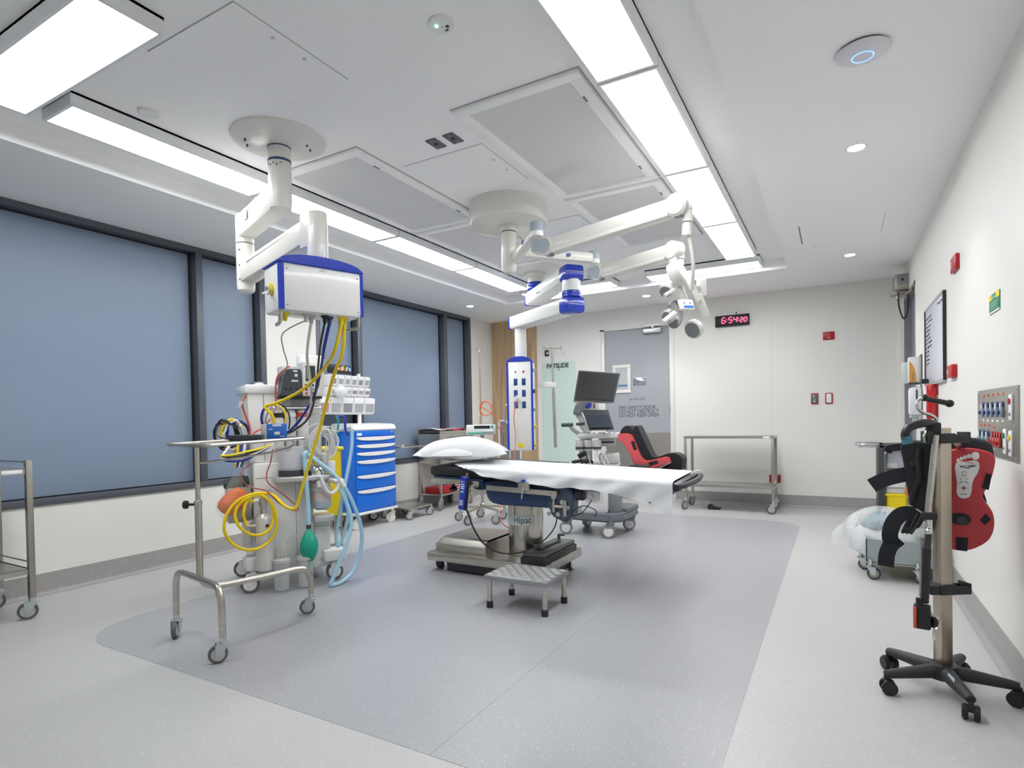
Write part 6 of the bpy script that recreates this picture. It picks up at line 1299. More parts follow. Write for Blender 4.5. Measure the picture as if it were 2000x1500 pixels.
ex = thing('red_cylinder', 'slim red cylinder on the right wall below the whiteboard', 'cylinder', (XR - .04, 5.30, 1.2)); g = GW(ex); g.lathe([(0, 1.10), (.03, 1.10), (.035, 1.11), (.035, 1.345), (.03, 1.36), (0, 1.362)], (XR - .036, 5.30, 0), n=24); g.build('body', mat('gloss_red', (.50, .01, .015), .2, coat=.5), ex)
g = GW(ex); g.bb(XR - .02, XR, 5.28, 5.32, 1.25, 1.28); g.build('bracket', M_ALU, ex)
gl = thing('glove_box', 'glove box with orange panel in a wire holder near the far door', 'glove box', (XR - .05, 6.2, 1.53))
g = GW(gl); g.bb(XR - .094, XR - .004, 6.19, 6.32, 1.415, 1.64, .003); bo = g.build('carton', mat('carton_pale', (.70, .70, .71), .5), gl)
g = GW(gl); g.prism([(0, 0), (.052, 0), (.05, .06), (.04, .12), (.02, .165), (0, .19)], .001, frame((XR - .094, 6.1895, 1.416), (1, 0, 0))); g.build('orange_print', mat('carton_orange', (.62, .30, .06), .5), bo)
g = GW(gl); g.bb(XR - .075, XR - .06, 6.1882, 6.1888, 1.43, 1.50); g.build('word_strip', mat('carton_brown', (.35, .22, .10), .5), bo)
g = GW(gl); g.bb(XR - .10, XR, 6.18, 6.33, 1.40, 1.415); g.bb(XR - .006, XR, 6.17, 6.34, 1.40, 1.66); g.build('holder', M_DKGREY, gl)
g2 = thing('clear_holder', 'clear leaflet holder left of the glove box', 'holder', (XR - .07, 6.55, 1.5)); g = GW(g2); g.bb(XR - .125, XR - .0, 6.52, 6.56, 1.42, 1.62, .003); g.build('case', plastic_bag('clear_holder_film', (.75, .82, .80), .5, False), g2)
ge = thing('soap_dispenser', 'white soap dispenser with dark window on the right wall', 'dispenser', (XR - .05, 6.2, 1.24))
g = GW(ge); g.bb(XR - .098, XR - .002, 6.16, 6.28, 1.12, 1.375, .03); bo = g.build('case', mat('dispenser_white', (.74, .74, .80), .3), ge)
g = GW(ge); g.bb(XR - .05, XR - .036, 6.157, 6.162, 1.26, 1.35, .002); g.build('window', M_DKGREY, bo)
g = GW(ge); g.bb(XR - .09, XR - .02, 6.19, 6.25, 1.10, 1.13, .008); g.build('nozzle', M_PLASG, ge)
g = GW(ge); g.bb(XR - .07, XR - .02, 6.2, 6.25, 1.05, 1.10); g.bb(XR - .008, XR, 6.17, 6.27, 1.0, 1.12); g.build('drip_tray', M_PLASG, ge)
# door operator above the far door
op = thing('door_operator', 'grey door operator box near the ceiling above the far right door', 'door closer', (XR - .06, 7.25, 2.46))
g = GW(op); g.bb(XR - .12, XR - .0, 7.20, 7.45, 2.42, 2.58, .004); bo = g.build('box', M_SSD, op)
g = GW(op); g.bb(XR - .10, XR, 7.195, 7.201, 2.47, 2.575); g.build('face', M_GREY, bo)
g = GW(op); g.cyl((XR - .055, 7.188, 2.52), (XR - .055, 7.196, 2.52), .013, n=16); g.build('keyhole', M_BLACK, bo)
g = GW(op); g.bb(XR - .15, XR - .0, 7.24, 7.40, 2.38, 2.42, .004); g.cyl((XR - .09, 7.3, 2.33), (XR - .09, 7.3, 2.39), .015, n=14); g.build('arm_hub', M_SSD, op)
g = GW(op); beam(g, (XR - .09, 7.3, 2.335), (XR - .005, 6.76, 2.33), .03, .012, .003); g.build('arm', M_SSD, op)
g = GW(op); g.tube([(XR - .09, 7.22, 2.40), (XR - .085, 7.22, 2.25), (XR - .05, 7.2, 2.12), (XR - .02, 7.18, 2.16), (XR - .012, 7.16, 2.28), (XR - .01, 7.15, 2.36)], .008, 8); g.build('cable_loop', M_BLACK, op)
# services panel
sp = thing('services_panel', 'stainless wall panel of coloured outlets and switches on the right wall', 'outlet panel', (XR, 3.475, 1.10))
g = GW(sp); g.bb(XR - .006, XR - .0005, 3.085, 3.867, .94, 1.26, .001); pn = g.build('plate', brushed('panel_steel', (.45, .43, .40), .35, (60, 1, 60), .08), sp)
def onp(y, z, w, h, th, m_, nm, par=pn, bev=.002):
    g = GW(sp); g.bb(XR - .006 - th, XR - .004, y - w / 2, y + w / 2, z - h / 2, z + h / 2, bev); return g.build(nm, m_, par)
M_SB = mat('outlet_blue', (.05, .09, .20), .4); M_SBL = mat('outlet_pale_blue', (.32, .40, .50), .4)
def outlet(y, z, m_a, m_b):
    g = GW(sp); g.cyl((XR - .006, y, z + .014), (XR - .012, y, z + .014), .014, n=16); o = g.build('outlet', m_a, pn)
    onp(y, z - .022, .034, .045, .012, m_b, 'outlet_plug', o, .004)
    g = GW(sp); g.cyl((XR - .006, y, z - .022), (XR - .028, y, z - .022), .009, n=12); g.build('outlet_knob', m_a, o)
for k in range(5):
    y = 3.72 - .098 * k; outlet(y, 1.17, M_SB, M_SBL); onp(y + .045, 1.165, .018, .05, .004, M_PAPER, 'switch'); onp(y, 1.232, .03, .012, .003, M_ORANGE, 'neon_label'); onp(y, 1.108, .03, .011, .002, M_PAPER, 'name_label')
for k in range(3):
    y = 3.80 - .09 * k; outlet(y, 1.03, M_SB, M_SBL); onp(y + .04, 1.025, .018, .05, .004, M_PAPER, 'switch'); onp(y, 1.085, .03, .012, .003, M_ORANGE, 'neon_label')
for k in range(4):
    y = 3.515 - .048 * k; outlet(y, 1.03, M_RED, mat('outlet_red', (.5, .08, .07), .4))
onp(3.515, .975, .03, .011, .002, M_PAPER, 'name_label'); onp(3.515, 1.078, .03, .012, .003, M_ORANGE, 'neon_label')
for y, z, m_ in ((3.175, 1.17, M_RED), (3.275, 1.02, M_GREEN), (3.18, 1.015, M_YELT)):
    o = onp(y, z, .05, .11, .008, M_PAPER, 'switch_unit', pn, .003)
    g = GW(sp); g.cyl((XR - .012, y, z + .025), (XR - .020, y, z + .025), .013, n=16); g.build('push_button', m_, o)
    g = GW(sp); g.cyl((XR - .012, y, z - .03), (XR - .017, y, z - .03), .007, n=12); g.build('small_key', M_GREY, o)
for y, z in ((3.11, 1.245), (3.11, .955), (3.845, 1.245), (3.845, .955), (3.13, 1.09)):
    g = GW(sp); g.cyl((XR - .006, y, z), (XR - .009, y, z), .005, n=10); g.build('screw', M_ALU, pn)

# ---------------------------------------------------------------- star based stand with leg supports, right foreground
rs = thing('leg_support_stand', 'square steel post on a black five star castor base, right foreground', 'stand', (.372, 2.932, 0))
SX, SY = .372, 2.932
g = GW(rs); g.lathe([(.03, .055), (.055, .06), (.06, .09), (.05, .115), (.03, .12)], (SX, SY, 0), n=24); g.build('hub', M_BLACK, rs)
M_STAR = mat('star_black', (.03, .031, .033), .55)
for k in range(5):
    a = math.radians(67 + 72 * k); c_, s_ = math.cos(a), math.sin(a)
    g = GW(rs); P0_ = V((SX + .03 * c_, SY + .03 * s_, .088)); P1_ = V((SX + .240 * c_, SY + .240 * s_, .079))
    dd_ = (P1_ - P0_).normalized(); sd_ = V((-s_, c_, 0))
    b = bmesh.new(); rings = []
    for t, w_, h_ in ((0, .03, .03), (.3, .027, .026), (.85, .021, .019), (1.0, .017, .015)):
        c = P0_ + (P1_ - P0_) * t; rings.append([b.verts.new(c + sd_ * (w_ * math.cos(q)) + UPV * (h_ * math.sin(q))) for q in [2 * PI * j / 16 for j in range(16)]])
    for A, B in zip(rings, rings[1:]):
        for j in range(16): b.faces.new((A[j], A[(j + 1) % 16], B[(j + 1) % 16], B[j]))
    b.faces.new(rings[0][::-1]); b.faces.new(rings[-1]); bmesh.ops.recalc_face_normals(b, faces=b.faces); g._merge(b)
    lg = g.build('star_leg', M_STAR, rs)
    if k == 3:
        g = GW(rs); c = P0_ + (P1_ - P0_) * .42 + UPV * .018 + V((-.0, -.0, 0)) - sd_ * .016; g.box(c, (.055, .003, .022), .001, (.0, 0, a)); g.build('sticker', mat('sticker_pale', (.55, .66, .70), .5), lg)
    a2 = a + 1.2
    for q in (-1, 1):
        g = GW(rs); w_ = V((math.cos(a2), math.sin(a2), 0)); c = P1_ * 1.0; c.z = .029; c = c - V((c_, s_, 0)) * .0 + V((-math.sin(a2), math.cos(a2), 0)) * .008
        g.cyl(c + w_ * q * .008, c + w_ * q * .028, .029, n=26, bev=.004); cs_ = g.build('castor_wheel', M_BLACK, rs)
    g = GW(rs); g.cyl((P1_.x, P1_.y, .04), (P1_.x, P1_.y, .075), .009, n=12); c = P1_ * 1.0; c.z = .045; g.box(c, (.016, .05, .03), .006, (0, 0, a2 + PI / 2)); g.build('castor_stem', M_BLACK, rs)
g = GW(rs); g.box((SX, SY, .60), (.047, .047, .98), .002, (0, 0, .56)); po = g.build('post', brushed('post_steel', (.50, .44, .36), .30, (30, 30, .3), .06), rs)
Q_ = Matrix.Translation((SX, SY, 0)) @ Matrix.Rotation(.56, 4, 'Z')
def GQ():
    g = GW(rs); g.M = g.M @ Q_; return g
for z in (1.048, .428):
    g = GQ(); g.bb(-.034, .036, -.034, .034, z - .02, z + .02, .004); g.bb(.03, .10, -.03, -.02, z - .02, z + .012, .002); g.bb(.03, .10, .02, .03, z - .02, z + .012, .002); g.bb(.09, .10, -.03, .03, z - .01, z + .024, .002)
    if z > .8: g.bb(-.075, -.03, -.03, .02, z - .022, z + .03, .003)
    else: g.bb(-.07, -.03, -.03, .0, z - .018, z + .02, .003)
    g.build('bracket', mat('bracket_black', (.028, .03, .032), .5), rs)
g = GW(rs); g.cyl((0.316, 2.883, 0.341), (SX - .02, SY, .275), .009, n=12); g.build('peg', M_CHROME, rs)

# black padded leg support hung on the left of the post, with its steel rod and gas strut
lk = thing('leg_support', 'black padded leg support with straps hanging on the left of the steel post', 'leg support', (0.333, 2.889, 0.748), 0, None)
ux, uy = .99, -.13
def pv(x, z_): pass
BL = [(0.239, 2.992, 1.029), (0.310, 2.983, 1.032), (0.352, 2.977, 1.033), (0.351, 2.977, 0.886), (0.347, 2.978, 0.768), (0.329, 2.980, 0.734), (0.299, 2.984, 0.666), (0.258, 2.989, 0.666), (0.266, 2.988, 0.728), (0.266, 2.988, 0.777), (0.252, 2.990, 0.882), (0.247, 2.991, 0.937)]
U_ = V((.99, -.13, 0)).normalized(); N_ = V((U_.y, -U_.x, 0))       # N_ towards the camera
O_ = V((.33, 2.98, 0))
def onpl(P): return [((V(p) - O_).dot(U_), p[2]) for p in P]
g = GW(lk); g.prism(soft(onpl(BL)[::-1], 4), .13, frame(O_ - N_ * .10, U_), rim=.022); bt_ = g.build('boot', M_FABB, lk)
for px_ in ((1793, 880, 1790, 955), (1808, 868, 1812, 945)):
    pass
g = GW(lk); g.tube([V((0.305, 2.983, 1.004)) + N_ * .03, V((0.299, 2.984, 0.949)) + N_ * .034, V((0.304, 2.983, 0.884)) + N_ * .034, V((0.288, 2.986, 0.829)) + N_ * .03, V((0.280, 2.987, 0.785)) + N_ * .025], .012, 10, 6); g.tube([V((0.267, 2.988, 0.938)) + N_ * .03, V((0.285, 2.986, 0.932)) + N_ * .034, V((0.301, 2.984, 0.949)) + N_ * .03], .009, 10, 5); g.build('seam_fold', M_FABB, bt_)
g = GW(lk); g.tube([V((0.262, 2.989, 0.761)) + N_ * .03, V((0.291, 2.985, 0.748)) + N_ * .035, V((0.319, 2.981, 0.726)) + N_ * .03], .0035, 8, 6); g.build('piping', M_PLASG, bt_)
for k in range(3):
    g = GW(lk); g.tube([V((0.308, 2.983, 0.732)) + N_ * .032 + U_ * (.018 * k - .03), V((0.294, 2.985, 0.687)) + N_ * .034 + U_ * (.018 * k - .035), V((0.272, 2.988, 0.641)) + N_ * .03 + U_ * (.014 * k - .03)], .007, 8, 5); g.build('pleat', mat('charcoal_fabric', (.05, .048, .045), .8), bt_)
def strap(pts, w, nm='strap'):
    g = GW(lk); P = [V(p) for p in pts]; n = len(P)
    b = bmesh.new(); prev = None
    sm = []
    for i in range(n - 1):
        a, b_, c, d = P[max(i - 1, 0)], P[i], P[i + 1], P[min(i + 2, n - 1)]
        for k in range(6):
            t = k / 6; sm.append(.5 * ((2 * b_) + (-a + c) * t + (2 * a - 5 * b_ + 4 * c - d) * t * t + (-a + 3 * b_ - 3 * c + d) * t ** 3))
    sm.append(P[-1])
    for i, p in enumerate(sm):
        t = (sm[min(i + 1, len(sm) - 1)] - sm[max(i - 1, 0)]).normalized(); wv = t.cross(N_)
        wv = wv.normalized() if wv.length > .2 else UPV.copy()
        if prev is not None and wv.dot(prev) < 0: wv = -wv
        prev = wv.copy()
        r = [b.verts.new(p + wv * w / 2 * sx + N_ * sn) for sx, sn in ((-1, -.0015), (1, -.0015), (1, .0015), (-1, .0015))]
        if i:
            for q in range(4): b.faces.new((last[q], last[(q + 1) % 4], r[(q + 1) % 4], r[q]))
        else: b.faces.new(r[::-1])
        last = r
    b.faces.new(last); bmesh.ops.recalc_face_normals(b, faces=b.faces); g._merge(b); return g.build(nm, M_STRAP, lk, angle=50)
strap([V((0.267, 2.988, 0.894)) + N_ * .02, V((0.229, 2.993, 0.885)) + N_ * .03, V((0.182, 2.999, 0.868)) + N_ * .035, V((0.131, 3.006, 0.836)) + N_ * .02], .062)
strap([V((0.291, 2.985, 0.726)) + N_ * .035, V((0.246, 2.991, 0.727)) + N_ * .05, V((0.214, 2.995, 0.691)) + N_ * .055, V((0.199, 2.997, 0.638)) + N_ * .05, V((0.201, 2.997, 0.602)) + N_ * .04], .060)
strap([V((0.229, 2.993, 0.614)) + N_ * .02, V((0.201, 2.997, 0.584)) + N_ * .03, V((0.186, 2.999, 0.542)) + N_ * .03, V((0.181, 3.000, 0.487)) + N_ * .02], .060)
strap([V((0.260, 2.989, 1.008)) + N_ * .0, V((0.220, 2.994, 1.005)) - N_ * .0, V((0.196, 2.998, 0.996)) - N_ * .01, V((0.189, 2.999, 0.982)) - N_ * .02], .030)
g = GW(lk); g.tube([(0.240, 2.807, 1.048), (0.240, 2.808, 1.075), (0.256, 2.818, 1.097), (0.290, 2.837, 1.109), (0.319, 2.865, 1.112), (0.343, 2.901, 1.107)], .0165, 14, 6); g.build('padded_handle', M_BLACK, lk)
g = GW(lk); g.cyl((0.240, 2.808, 1.060), (0.247, 2.811, 1.031), .019, n=14); plab(g.build('blue_collar', mat('teal_blue', (.05, .20, .30), .5), lk), 'blue collar')
g = GW(lk); g.tube([(0.310, 2.881, 1.032), (0.310, 2.882, 1.062), (0.327, 2.892, 1.086), (0.343, 2.901, 1.094)], .0065, 10, 5); g.build('inner_lever', M_CHROME, lk)
g = GW(lk); g.cyl((0.347, 2.880, 1.062), (0.317, 2.857, 0.751), .0125, n=16); g.build('steel_rod', M_SS, lk)
g = GW(lk); g.cyl((0.318, 2.858, 0.772), (0.315, 2.855, 0.679), .008, n=14); g.ball((0.316, 2.832, 0.677), .014); g.build('lower_rod', M_CHROME, lk)
for c, d_ in (((0.320, 2.847, 0.737), (.05, .03, .03)), ((0.340, 2.899, 1.090), (.05, .05, .045))):
    g = GW(lk); g.box(c, d_, .005); g.build('clamp', M_BLACK, lk)
g = GW(lk); g.cyl((0.317, 2.844, 0.670), (0.311, 2.840, 0.605), .011, n=16)
for k in range(8): a_ = V((0.315, 2.843, 0.658)); b_ = V((0.311, 2.840, 0.609)); c = a_ + (b_ - a_) * (k / 7); g.cyl(c, c + (b_ - a_) * .06, .0135, n=14)
g.build('spring_collar', M_DKGREY, lk)
g = GW(lk); g.cyl((0.311, 2.840, 0.609), (0.300, 2.829, 0.386), .0145, n=16, bev=.003); g.build('gas_strut', M_BLACK, lk)
g = GW(lk); g.cyl((0.297, 2.867, 0.644), (0.290, 2.858, 0.404), .006, n=12); g.build('side_rod', M_SS, lk)
g = GW(lk); g.box((0.291, 2.823, 0.333), (.058, .05, .095), .008, (0, 0, -.13)); g.cyl((0.281, 2.819, 0.407), (0.282, 2.819, 0.382), .012, n=14); jb_ = g.build('joint_box', M_BLACK, lk)
g = GW(lk); g.box((0.266, 2.809, 0.333), (.012, .044, .085), .005, (0, 0, -.13)); plab(g.build('orange_cover', mat('orange_red', (.62, .10, .04), .4), jb_), 'orange red cover')
g = GW(lk); g.cyl((0.315, 2.825, 0.315), (0.334, 2.836, 0.310), .022, n=18, bev=.003); g.build('ribbed_knob', M_BLACK, jb_)
g = GW(lk); g.tube([(0.348, 2.855, 0.329), (0.338, 2.826, 0.306), (0.329, 2.809, 0.279), (0.327, 2.808, 0.249)], .006, 10, 4, flat=(.012, .004)); g.build('lever', M_CHROME, jb_)
g = GW(lk); g.tube([(0.354, 2.908, 1.111), (0.351, 2.906, 1.128), (0.333, 2.896, 1.143), (0.304, 2.869, 1.154), (0.287, 2.848, 1.169), (0.282, 2.845, 1.185), (0.285, 2.848, 1.202), (0.295, 2.842, 1.212), (0.308, 2.849, 1.214)], .0065, 12, 6); ch = g.build('crank', M_ALU, lk)
g = GW(lk); g.tube([(0.302, 2.846, 1.216), (0.308, 2.849, 1.214), (0.324, 2.858, 1.207), (0.360, 2.878, 1.198), (0.387, 2.893, 1.191), (0.395, 2.898, 1.189), (0.401, 2.901, 1.189)], .0105, 14, 4); g.ball((0.395, 2.898, 1.189), .0155); g.ball((0.308, 2.849, 1.214), .0145); g.build('crank_handle', M_BLACK, ch)

# red leg support, sole towards the camera
rk = thing('leg_support', 'red moulded leg support with a white footprint decal hanging right of the steel post', 'leg support', (0.494, 3.083, 0.783))
RB = [(0.422, 3.072, 0.989), (0.447, 3.068, 0.998), (0.495, 3.061, 0.999), (0.536, 3.055, 0.989), (0.560, 3.051, 0.973), (0.566, 3.050, 0.945), (0.553, 3.052, 0.875), (0.528, 3.056, 0.808), (0.528, 3.056, 0.786), (0.544, 3.053, 0.757), (0.560, 3.051, 0.721), (0.560, 3.051, 0.665), (0.542, 3.054, 0.616), (0.501, 3.060, 0.579), (0.459, 3.066, 0.563), (0.419, 3.072, 0.565), (0.393, 3.076, 0.577), (0.387, 3.077, 0.767), (0.392, 3.076, 0.956)]
U2 = V((.99, -.15, 0)).normalized(); N2 = V((U2.y, -U2.x, 0)); O2 = V((.50, 3.06, 0))
def onp2(P): return [((V(p) - O2).dot(U2), p[2]) for p in P]
g = GW(rk); g.prism(soft(onp2(RB)[::-1]), .085, frame(O2 - N2 * .085, U2), rim=.014); shl = plab(g.build('shell', M_REDB, rk), 'red moulded sole')
BP = [(0.401, 3.075, 0.956), (0.413, 3.073, 1.020), (0.448, 3.068, 1.040), (0.503, 3.060, 1.040), (0.544, 3.053, 1.026), (0.560, 3.051, 1.005), (0.558, 3.051, 0.949), (0.494, 3.061, 0.948)]
g = GW(rk); g.prism(soft(onp2(BP)[::-1], 4), .08, frame(O2 - N2 * .135, U2), rim=.015); 
BP2 = [(0.528, 3.056, 0.820), (0.536, 3.054, 0.789), (0.543, 3.054, 0.757), (0.493, 3.061, 0.732), (0.485, 3.062, 0.818)]
g.build('padding', M_PAD, rk)
g = GW(rk); g.prism(onp2(BP2)[::-1], .05, frame(O2 - N2 * .11, U2), .01); g.build('side_padding', M_PAD, rk)
def decal(P, h, m_, nm, par, off=.0):
    g = GW(rk); g.prism(onp2(P)[::-1], h, frame(O2 + N2 * off, U2)); return g.build(nm, m_, par)
fd_ = [(0.449, 3.068, 0.946), (0.439, 3.069, 0.935), (0.435, 3.070, 0.913), (0.438, 3.069, 0.885), (0.442, 3.069, 0.848), (0.440, 3.069, 0.821), (0.443, 3.069, 0.802), (0.453, 3.067, 0.789), (0.470, 3.065, 0.788), (0.484, 3.062, 0.798), (0.490, 3.061, 0.822), (0.492, 3.061, 0.850), (0.499, 3.060, 0.875), (0.511, 3.058, 0.901), (0.516, 3.058, 0.927), (0.512, 3.058, 0.944), (0.499, 3.060, 0.950), (0.478, 3.063, 0.945), (0.461, 3.066, 0.944)]
g = GW(rk); g.prism(soft(onp2(fd_)[::-1], 4), .0012, frame(O2, U2)); fd = g.build('footprint_decal', M_PAPER, shl)
def toe(c, r, sc=1.25):
    c = V(c); g = GW(rk); g.M = g.M @ frame(c, U2); g.prism([(r * math.cos(a), r * sc * math.sin(a)) for a in [2 * PI * k / 18 for k in range(18)]], .0012); g.build('toe', M_PAPER, fd)
toe((0.503, 3.060, 0.969), 0.0135)
toe((0.482, 3.063, 0.967), 0.0075)
toe((0.469, 3.065, 0.962), 0.0068)
toe((0.457, 3.066, 0.956), 0.0062)
toe((0.446, 3.068, 0.949), 0.0058)
M_PR = mat('print_grey', (.20, .18, .18), .6); M_PRR = mat('print_red', (.55, .18, .18), .6)
g = GW(rk); g.M = g.M @ frame(V((0.474, 3.064, 0.927)) + N2 * .0012, U2) @ Matrix.Rotation(0.1, 4, 'Z'); g.box((0, 0, 0), (0.05, 0.003, .0012)); g.build('print_mark', M_PR, fd)
g = GW(rk); g.M = g.M @ frame(V((0.467, 3.065, 0.919)) + N2 * .0012, U2) @ Matrix.Rotation(-0.2, 4, 'Z'); g.box((0, 0, 0), (0.03, 0.006, .0012)); g.build('print_mark', M_PR, fd)
g = GW(rk); g.M = g.M @ frame(V((0.491, 3.061, 0.924)) + N2 * .0012, U2) @ Matrix.Rotation(0.3, 4, 'Z'); g.box((0, 0, 0), (0.025, 0.008, .0012)); g.build('print_mark', M_PR, fd)
g = GW(rk); g.M = g.M @ frame(V((0.483, 3.063, 0.939)) + N2 * .0012, U2) @ Matrix.Rotation(-0.1, 4, 'Z'); g.box((0, 0, 0), (0.03, 0.003, .0012)); g.build('print_mark', M_PRR, fd)
g = GW(rk); g.M = g.M @ frame(V((0.466, 3.065, 0.901)) + N2 * .0012, U2) @ Matrix.Rotation(0, 4, 'Z'); g.box((0, 0, 0), (0.013, 0.002, .0012)); g.build('print_mark', M_PR, fd)
g = GW(rk); g.M = g.M @ frame(V((0.465, 3.065, 0.882)) + N2 * .0012, U2) @ Matrix.Rotation(0, 4, 'Z'); g.box((0, 0, 0), (0.013, 0.002, .0012)); g.build('print_mark', M_PR, fd)
g = GW(rk); g.M = g.M @ frame(V((0.460, 3.066, 0.891)) + N2 * .0012, U2) @ Matrix.Rotation(0, 4, 'Z'); g.box((0, 0, 0), (0.002, 0.018, .0012)); g.build('print_mark', M_PR, fd)
g = GW(rk); g.M = g.M @ frame(V((0.471, 3.064, 0.892)) + N2 * .0012, U2) @ Matrix.Rotation(0, 4, 'Z'); g.box((0, 0, 0), (0.002, 0.018, .0012)); g.build('print_mark', M_PR, fd)
g = GW(rk); g.M = g.M @ frame(V((0.455, 3.067, 0.855)) + N2 * .0012, U2) @ Matrix.Rotation(0.6, 4, 'Z'); g.box((0, 0, 0), (0.016, 0.003, .0012)); g.build('print_mark', M_PR, fd)
g = GW(rk); g.M = g.M @ frame(V((0.474, 3.064, 0.856)) + N2 * .0012, U2) @ Matrix.Rotation(-0.6, 4, 'Z'); g.box((0, 0, 0), (0.016, 0.003, .0012)); g.build('print_mark', M_PR, fd)
g = GW(rk); g.M = g.M @ frame(V((0.464, 3.066, 0.831)) + N2 * .0012, U2) @ Matrix.Rotation(0, 4, 'Z'); g.box((0, 0, 0), (0.026, 0.002, .0012)); g.build('print_mark', M_PRR, fd)
g = GW(rk); g.M = g.M @ frame(V((0.464, 3.066, 0.831)) + N2 * .0012, U2) @ Matrix.Rotation(0, 4, 'Z'); g.box((0, 0, 0), (0.002, 0.022, .0012)); g.build('print_mark', M_PR, fd)
g = GW(rk); g.M = g.M @ frame(V((0.464, 3.066, 0.831)) + N2 * .0012, U2) @ Matrix.Rotation(0.78, 4, 'Z'); g.box((0, 0, 0), (0.012, 0.012, .0012)); g.build('print_mark', M_PRR, fd)
g = GW(rk); g.M = g.M @ frame(V((0.463, 3.066, 0.805)) + N2 * .0012, U2) @ Matrix.Rotation(0.1, 4, 'Z'); g.box((0, 0, 0), (0.024, 0.003, .0012)); g.build('print_mark', M_PR, fd)
g = GW(rk); g.M = g.M @ frame(V((0.454, 3.067, 0.870)) + N2 * .0012, U2) @ Matrix.Rotation(0.9, 4, 'Z'); g.box((0, 0, 0), (0.01, 0.002, .0012)); g.build('print_mark', M_PR, fd)
g = GW(rk); g.M = g.M @ frame(V((0.474, 3.064, 0.871)) + N2 * .0012, U2) @ Matrix.Rotation(-0.9, 4, 'Z'); g.box((0, 0, 0), (0.01, 0.002, .0012)); g.build('print_mark', M_PR, fd)
decal([(0.537, 3.054, 0.898), (0.555, 3.052, 0.892), (0.545, 3.053, 0.828), (0.523, 3.056, 0.833)], .003, M_STRAP, 'velcro_patch', shl)
decal([(0.536, 3.055, 0.729), (0.551, 3.052, 0.707), (0.533, 3.055, 0.680), (0.516, 3.058, 0.699)], .003, M_STRAP, 'velcro_patch', shl)
decal([(0.437, 3.070, 0.620), (0.478, 3.063, 0.620), (0.474, 3.064, 0.563), (0.437, 3.070, 0.565)], .003, M_STRAP, 'velcro_patch', shl)
g = GW(rk); g.M = g.M @ frame(V((0.451, 3.067, 0.698)), U2); g.prism([(.038 * math.cos(a), .026 * math.sin(a)) for a in [2 * PI * k / 24 for k in range(24)]], .0015); g.build('opening', M_BLACK, shl)
g = GW(rk); g.M = g.M @ frame(V((0.458, 3.066, 0.694)) + N2 * .002, U2); g.cyl((0, 0, 0), (0, 0, .012), .02, n=20, bev=.003); g.build('pivot_cap', M_DKGREY, shl)
g = GW(rk); g.cyl((SX + .05, SY + .01, 1.03), O2 + UPV * 1.0 - N2 * .11 - U2 * .05, .012, n=14); g.build('hanger', M_SS, rk)

# ---------------------------------------------------------------- castored box trolleys along the right wall
dl = thing('box_dolly', 'grey metal box on castors by the right wall, filled with wrapped items', 'trolley', (.39, 4.95, 0))
bx0, bx1, by0, by1 = .165, .60, 4.66, 5.25
g = GW(dl); t_ = .006
g.bb(bx0, bx1, by0, by0 + t_, .125, .285); g.bb(bx0, bx1, by1 - t_, by1, .125, .285); g.bb(bx0, bx0 + t_, by0, by1, .125, .285); g.bb(bx1 - t_, bx1, by0, by1, .125, .285); g.bb(bx0, bx1, by0, by1, .12, .13); g.bb(bx0 - .004, bx1 + .004, by0 - .004, by1 + .004, .118, .126, .001); g.build('tray_box', M_GREYBOX, dl)
for x, y, a in ((.19, 4.70, -.2), (.46, 4.70, -.25), (.145, 4.98, -.4), (.57, 5.2, .3)):
    castor(dl, x - .39, y - 4.95, .042, .024, a + 1.77, .118, hub=mat('buff_rubber', (.36, .36, .26), .6), tyre=M_DKGREY)
for x in (.19, .46):
    g = GW(dl); g.cyl((x, by0 - .012, .12), (x, by0 - .012, .15), .012, n=14); g.build('axle_bolt', M_CHROME, dl)
wb_ = thing('wrapped_bundle', 'clear plastic wrapped teal bundle on the grey box trolley', 'bundle', (.30, 5.0, .13))
def heap(cx, cy, rx, ry, z0, h, sd_, j=.12):
    rn = random.Random(sd_); ph = [rn.uniform(0, 6.28) for _ in range(6)]
    def f(u, v):
        a = 2 * PI * u; r = math.sin(PI * min(v * 1.05, 1) / 2) if v < .95 else 1; r = math.cos(v * PI / 2)
        k = 1 + j * (math.sin(3 * a + ph[0]) + .6 * math.sin(7 * a + ph[1]) + .5 * math.sin(11 * a + 9 * v + ph[2])) * .6
        return (cx + rx * r * k * math.cos(a), cy + ry * r * k * math.sin(a), z0 + h * math.sin(v * PI / 2) ** .75 * (1 + .08 * math.sin(5 * a + ph[3] + 4 * v)))
    return f
g = GW(wb_); g.grid(heap(.31, 5.0, .22, .26, .14, .25, 2), 40, 18, closed_u=True); g.build('wrapped_linen', bumpy(mat('linen_pale', (.58, .62, .64), .6), 25, .02, .5), wb_)
g = GW(wb_); g.grid(heap(.31, 4.97, .15, .17, .33, .10, 5), 40, 14, closed_u=True); plab(g.build('teal_cloth', bumpy(M_TEALB, 30, .02, .5), wb_), 'teal folded cloth')
g = GW(wb_); g.grid(heap(.285, 5.0, .27, .30, .20, .25, 9, .30), 90, 30, closed_u=True); g.build('plastic_film', plastic_bag('wrap_film', (.88, .89, .90), .26), wb_)
d2_ = thing('low_dolly', 'low castored platform behind the grey box trolley', 'trolley', (.36, 6.0, 0))
g = GW(d2_); g.bb(.18, .60, 5.70, 6.32, .13, .16, .004); g.build('platform', M_GREYBOX, d2_)
for x, y, hb in ((.20, 5.76, M_YELT), (.175, 6.28, M_GREY), (.56, 5.76, M_YELT), (.56, 6.28, M_GREY)): castor(d2_, x - .36, y - 6.0, .055, .03, 1.2, .135, hub=hb, tyre=M_GREY)
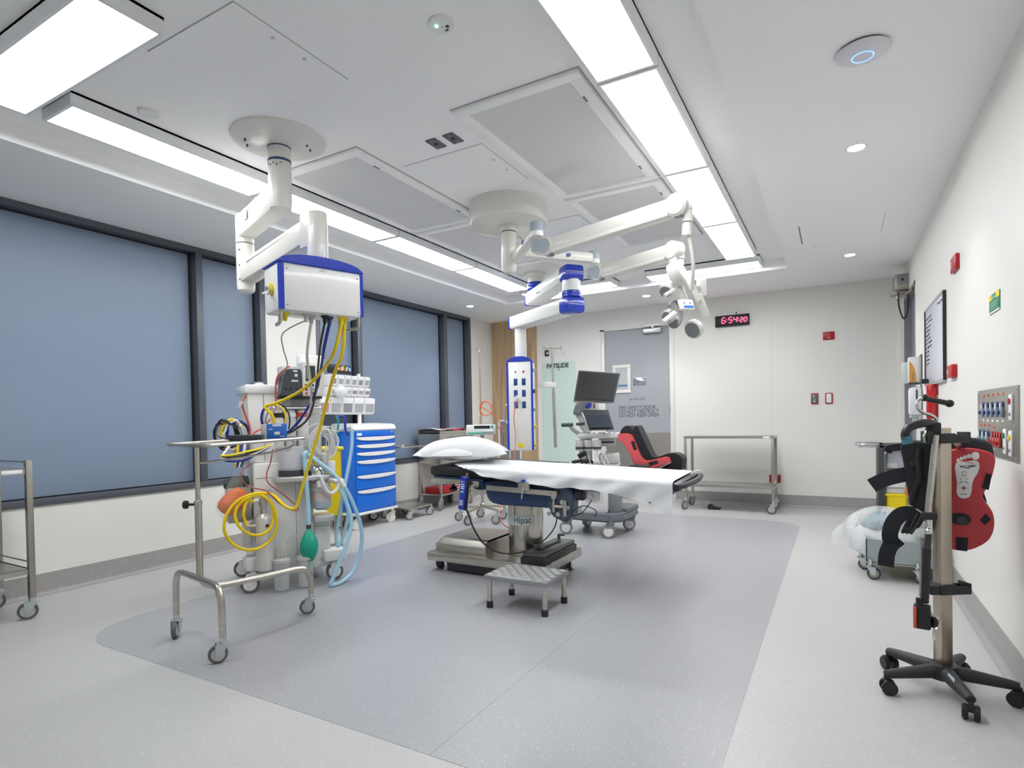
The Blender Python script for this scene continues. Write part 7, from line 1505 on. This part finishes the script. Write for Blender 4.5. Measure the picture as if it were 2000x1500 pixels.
wt = thing('waste_trolley', 'black framed trolley with chrome rail holding a yellow waste bin by the right wall', 'trolley', (.46, 6.0, .16))
c0, c1 = V((0.401, 6.131, 0.815)), V((0.449, 6.149, 0.335))
g = GW(wt); g.bb(.30, .62, 5.78, 5.80, .16, .20); g.bb(.30, .345, 5.78, 6.15, .16, .885, .006); g.bb(.30, .62, 5.78, 6.15, .85, .885, .01); g.bb(.61, .63, 5.78, 6.15, .16, .885, .004); g.build('frame', mat('charcoal_panel', (.045, .048, .055), .5), wt)
g = GW(wt); g.tube([(.31, 5.80, .885), (.17, 5.81, .885), (.14, 5.86, .885), (.14, 6.05, .885), (.17, 6.12, .885), (.31, 6.13, .885)], .010, 10, 4); g.tube([(.31, 5.82, .86), (.19, 5.83, .86), (.16, 5.88, .86), (.16, 6.03, .86), (.19, 6.10, .86), (.31, 6.11, .86)], .006, 8, 4); g.build('chrome_rail', M_CHROME, wt)
yb = thing('yellow_bin', 'small yellow waste bin with grey lid and orange catch on the black trolley', 'bin', (.46, 5.9, .16))
g = GW(yb); g.prism(rrect(-.075, .075, -.075, .075, .02, 4), .30, Matrix.Translation((.43, 5.88, .162))); g.bb(.345, .515, 5.80, 5.96, .445, .47, .004); g.build('bin', M_YELT, yb)
g = GW(yb); g.bb(.355, .50, 5.81, 5.95, .47, .51, .01); g.build('lid', M_PLASG, yb)
g = GW(yb); g.bb(.49, .52, 5.795, 5.81, .455, .525, .003); g.build('catch', M_ORANGE, yb)
cb = thing('clear_canister', 'pale clear canister standing above the yellow bin', 'canister', (.42, 5.9, .67))
g = GW(cb); g.bb(.35, .60, 5.82, 6.1, .655, .665); g.build('shelf_plate', M_SSD, cb)
g = GW(cb); g.prism([(-.065, 0), (.09, 0), (.09, .14), (.07, .19), (-.03, .19), (-.065, .13)], .14, frame((.425, 6.02, .666), (1, 0, 0)), .012); g.build('canister', mat('lavender_clear', (.56, .58, .66), .25), cb)
g = GW(cb); g.bb(.365, .44, 5.876, 5.8795, .68, .72); g.build('label', M_PAPER, cb)
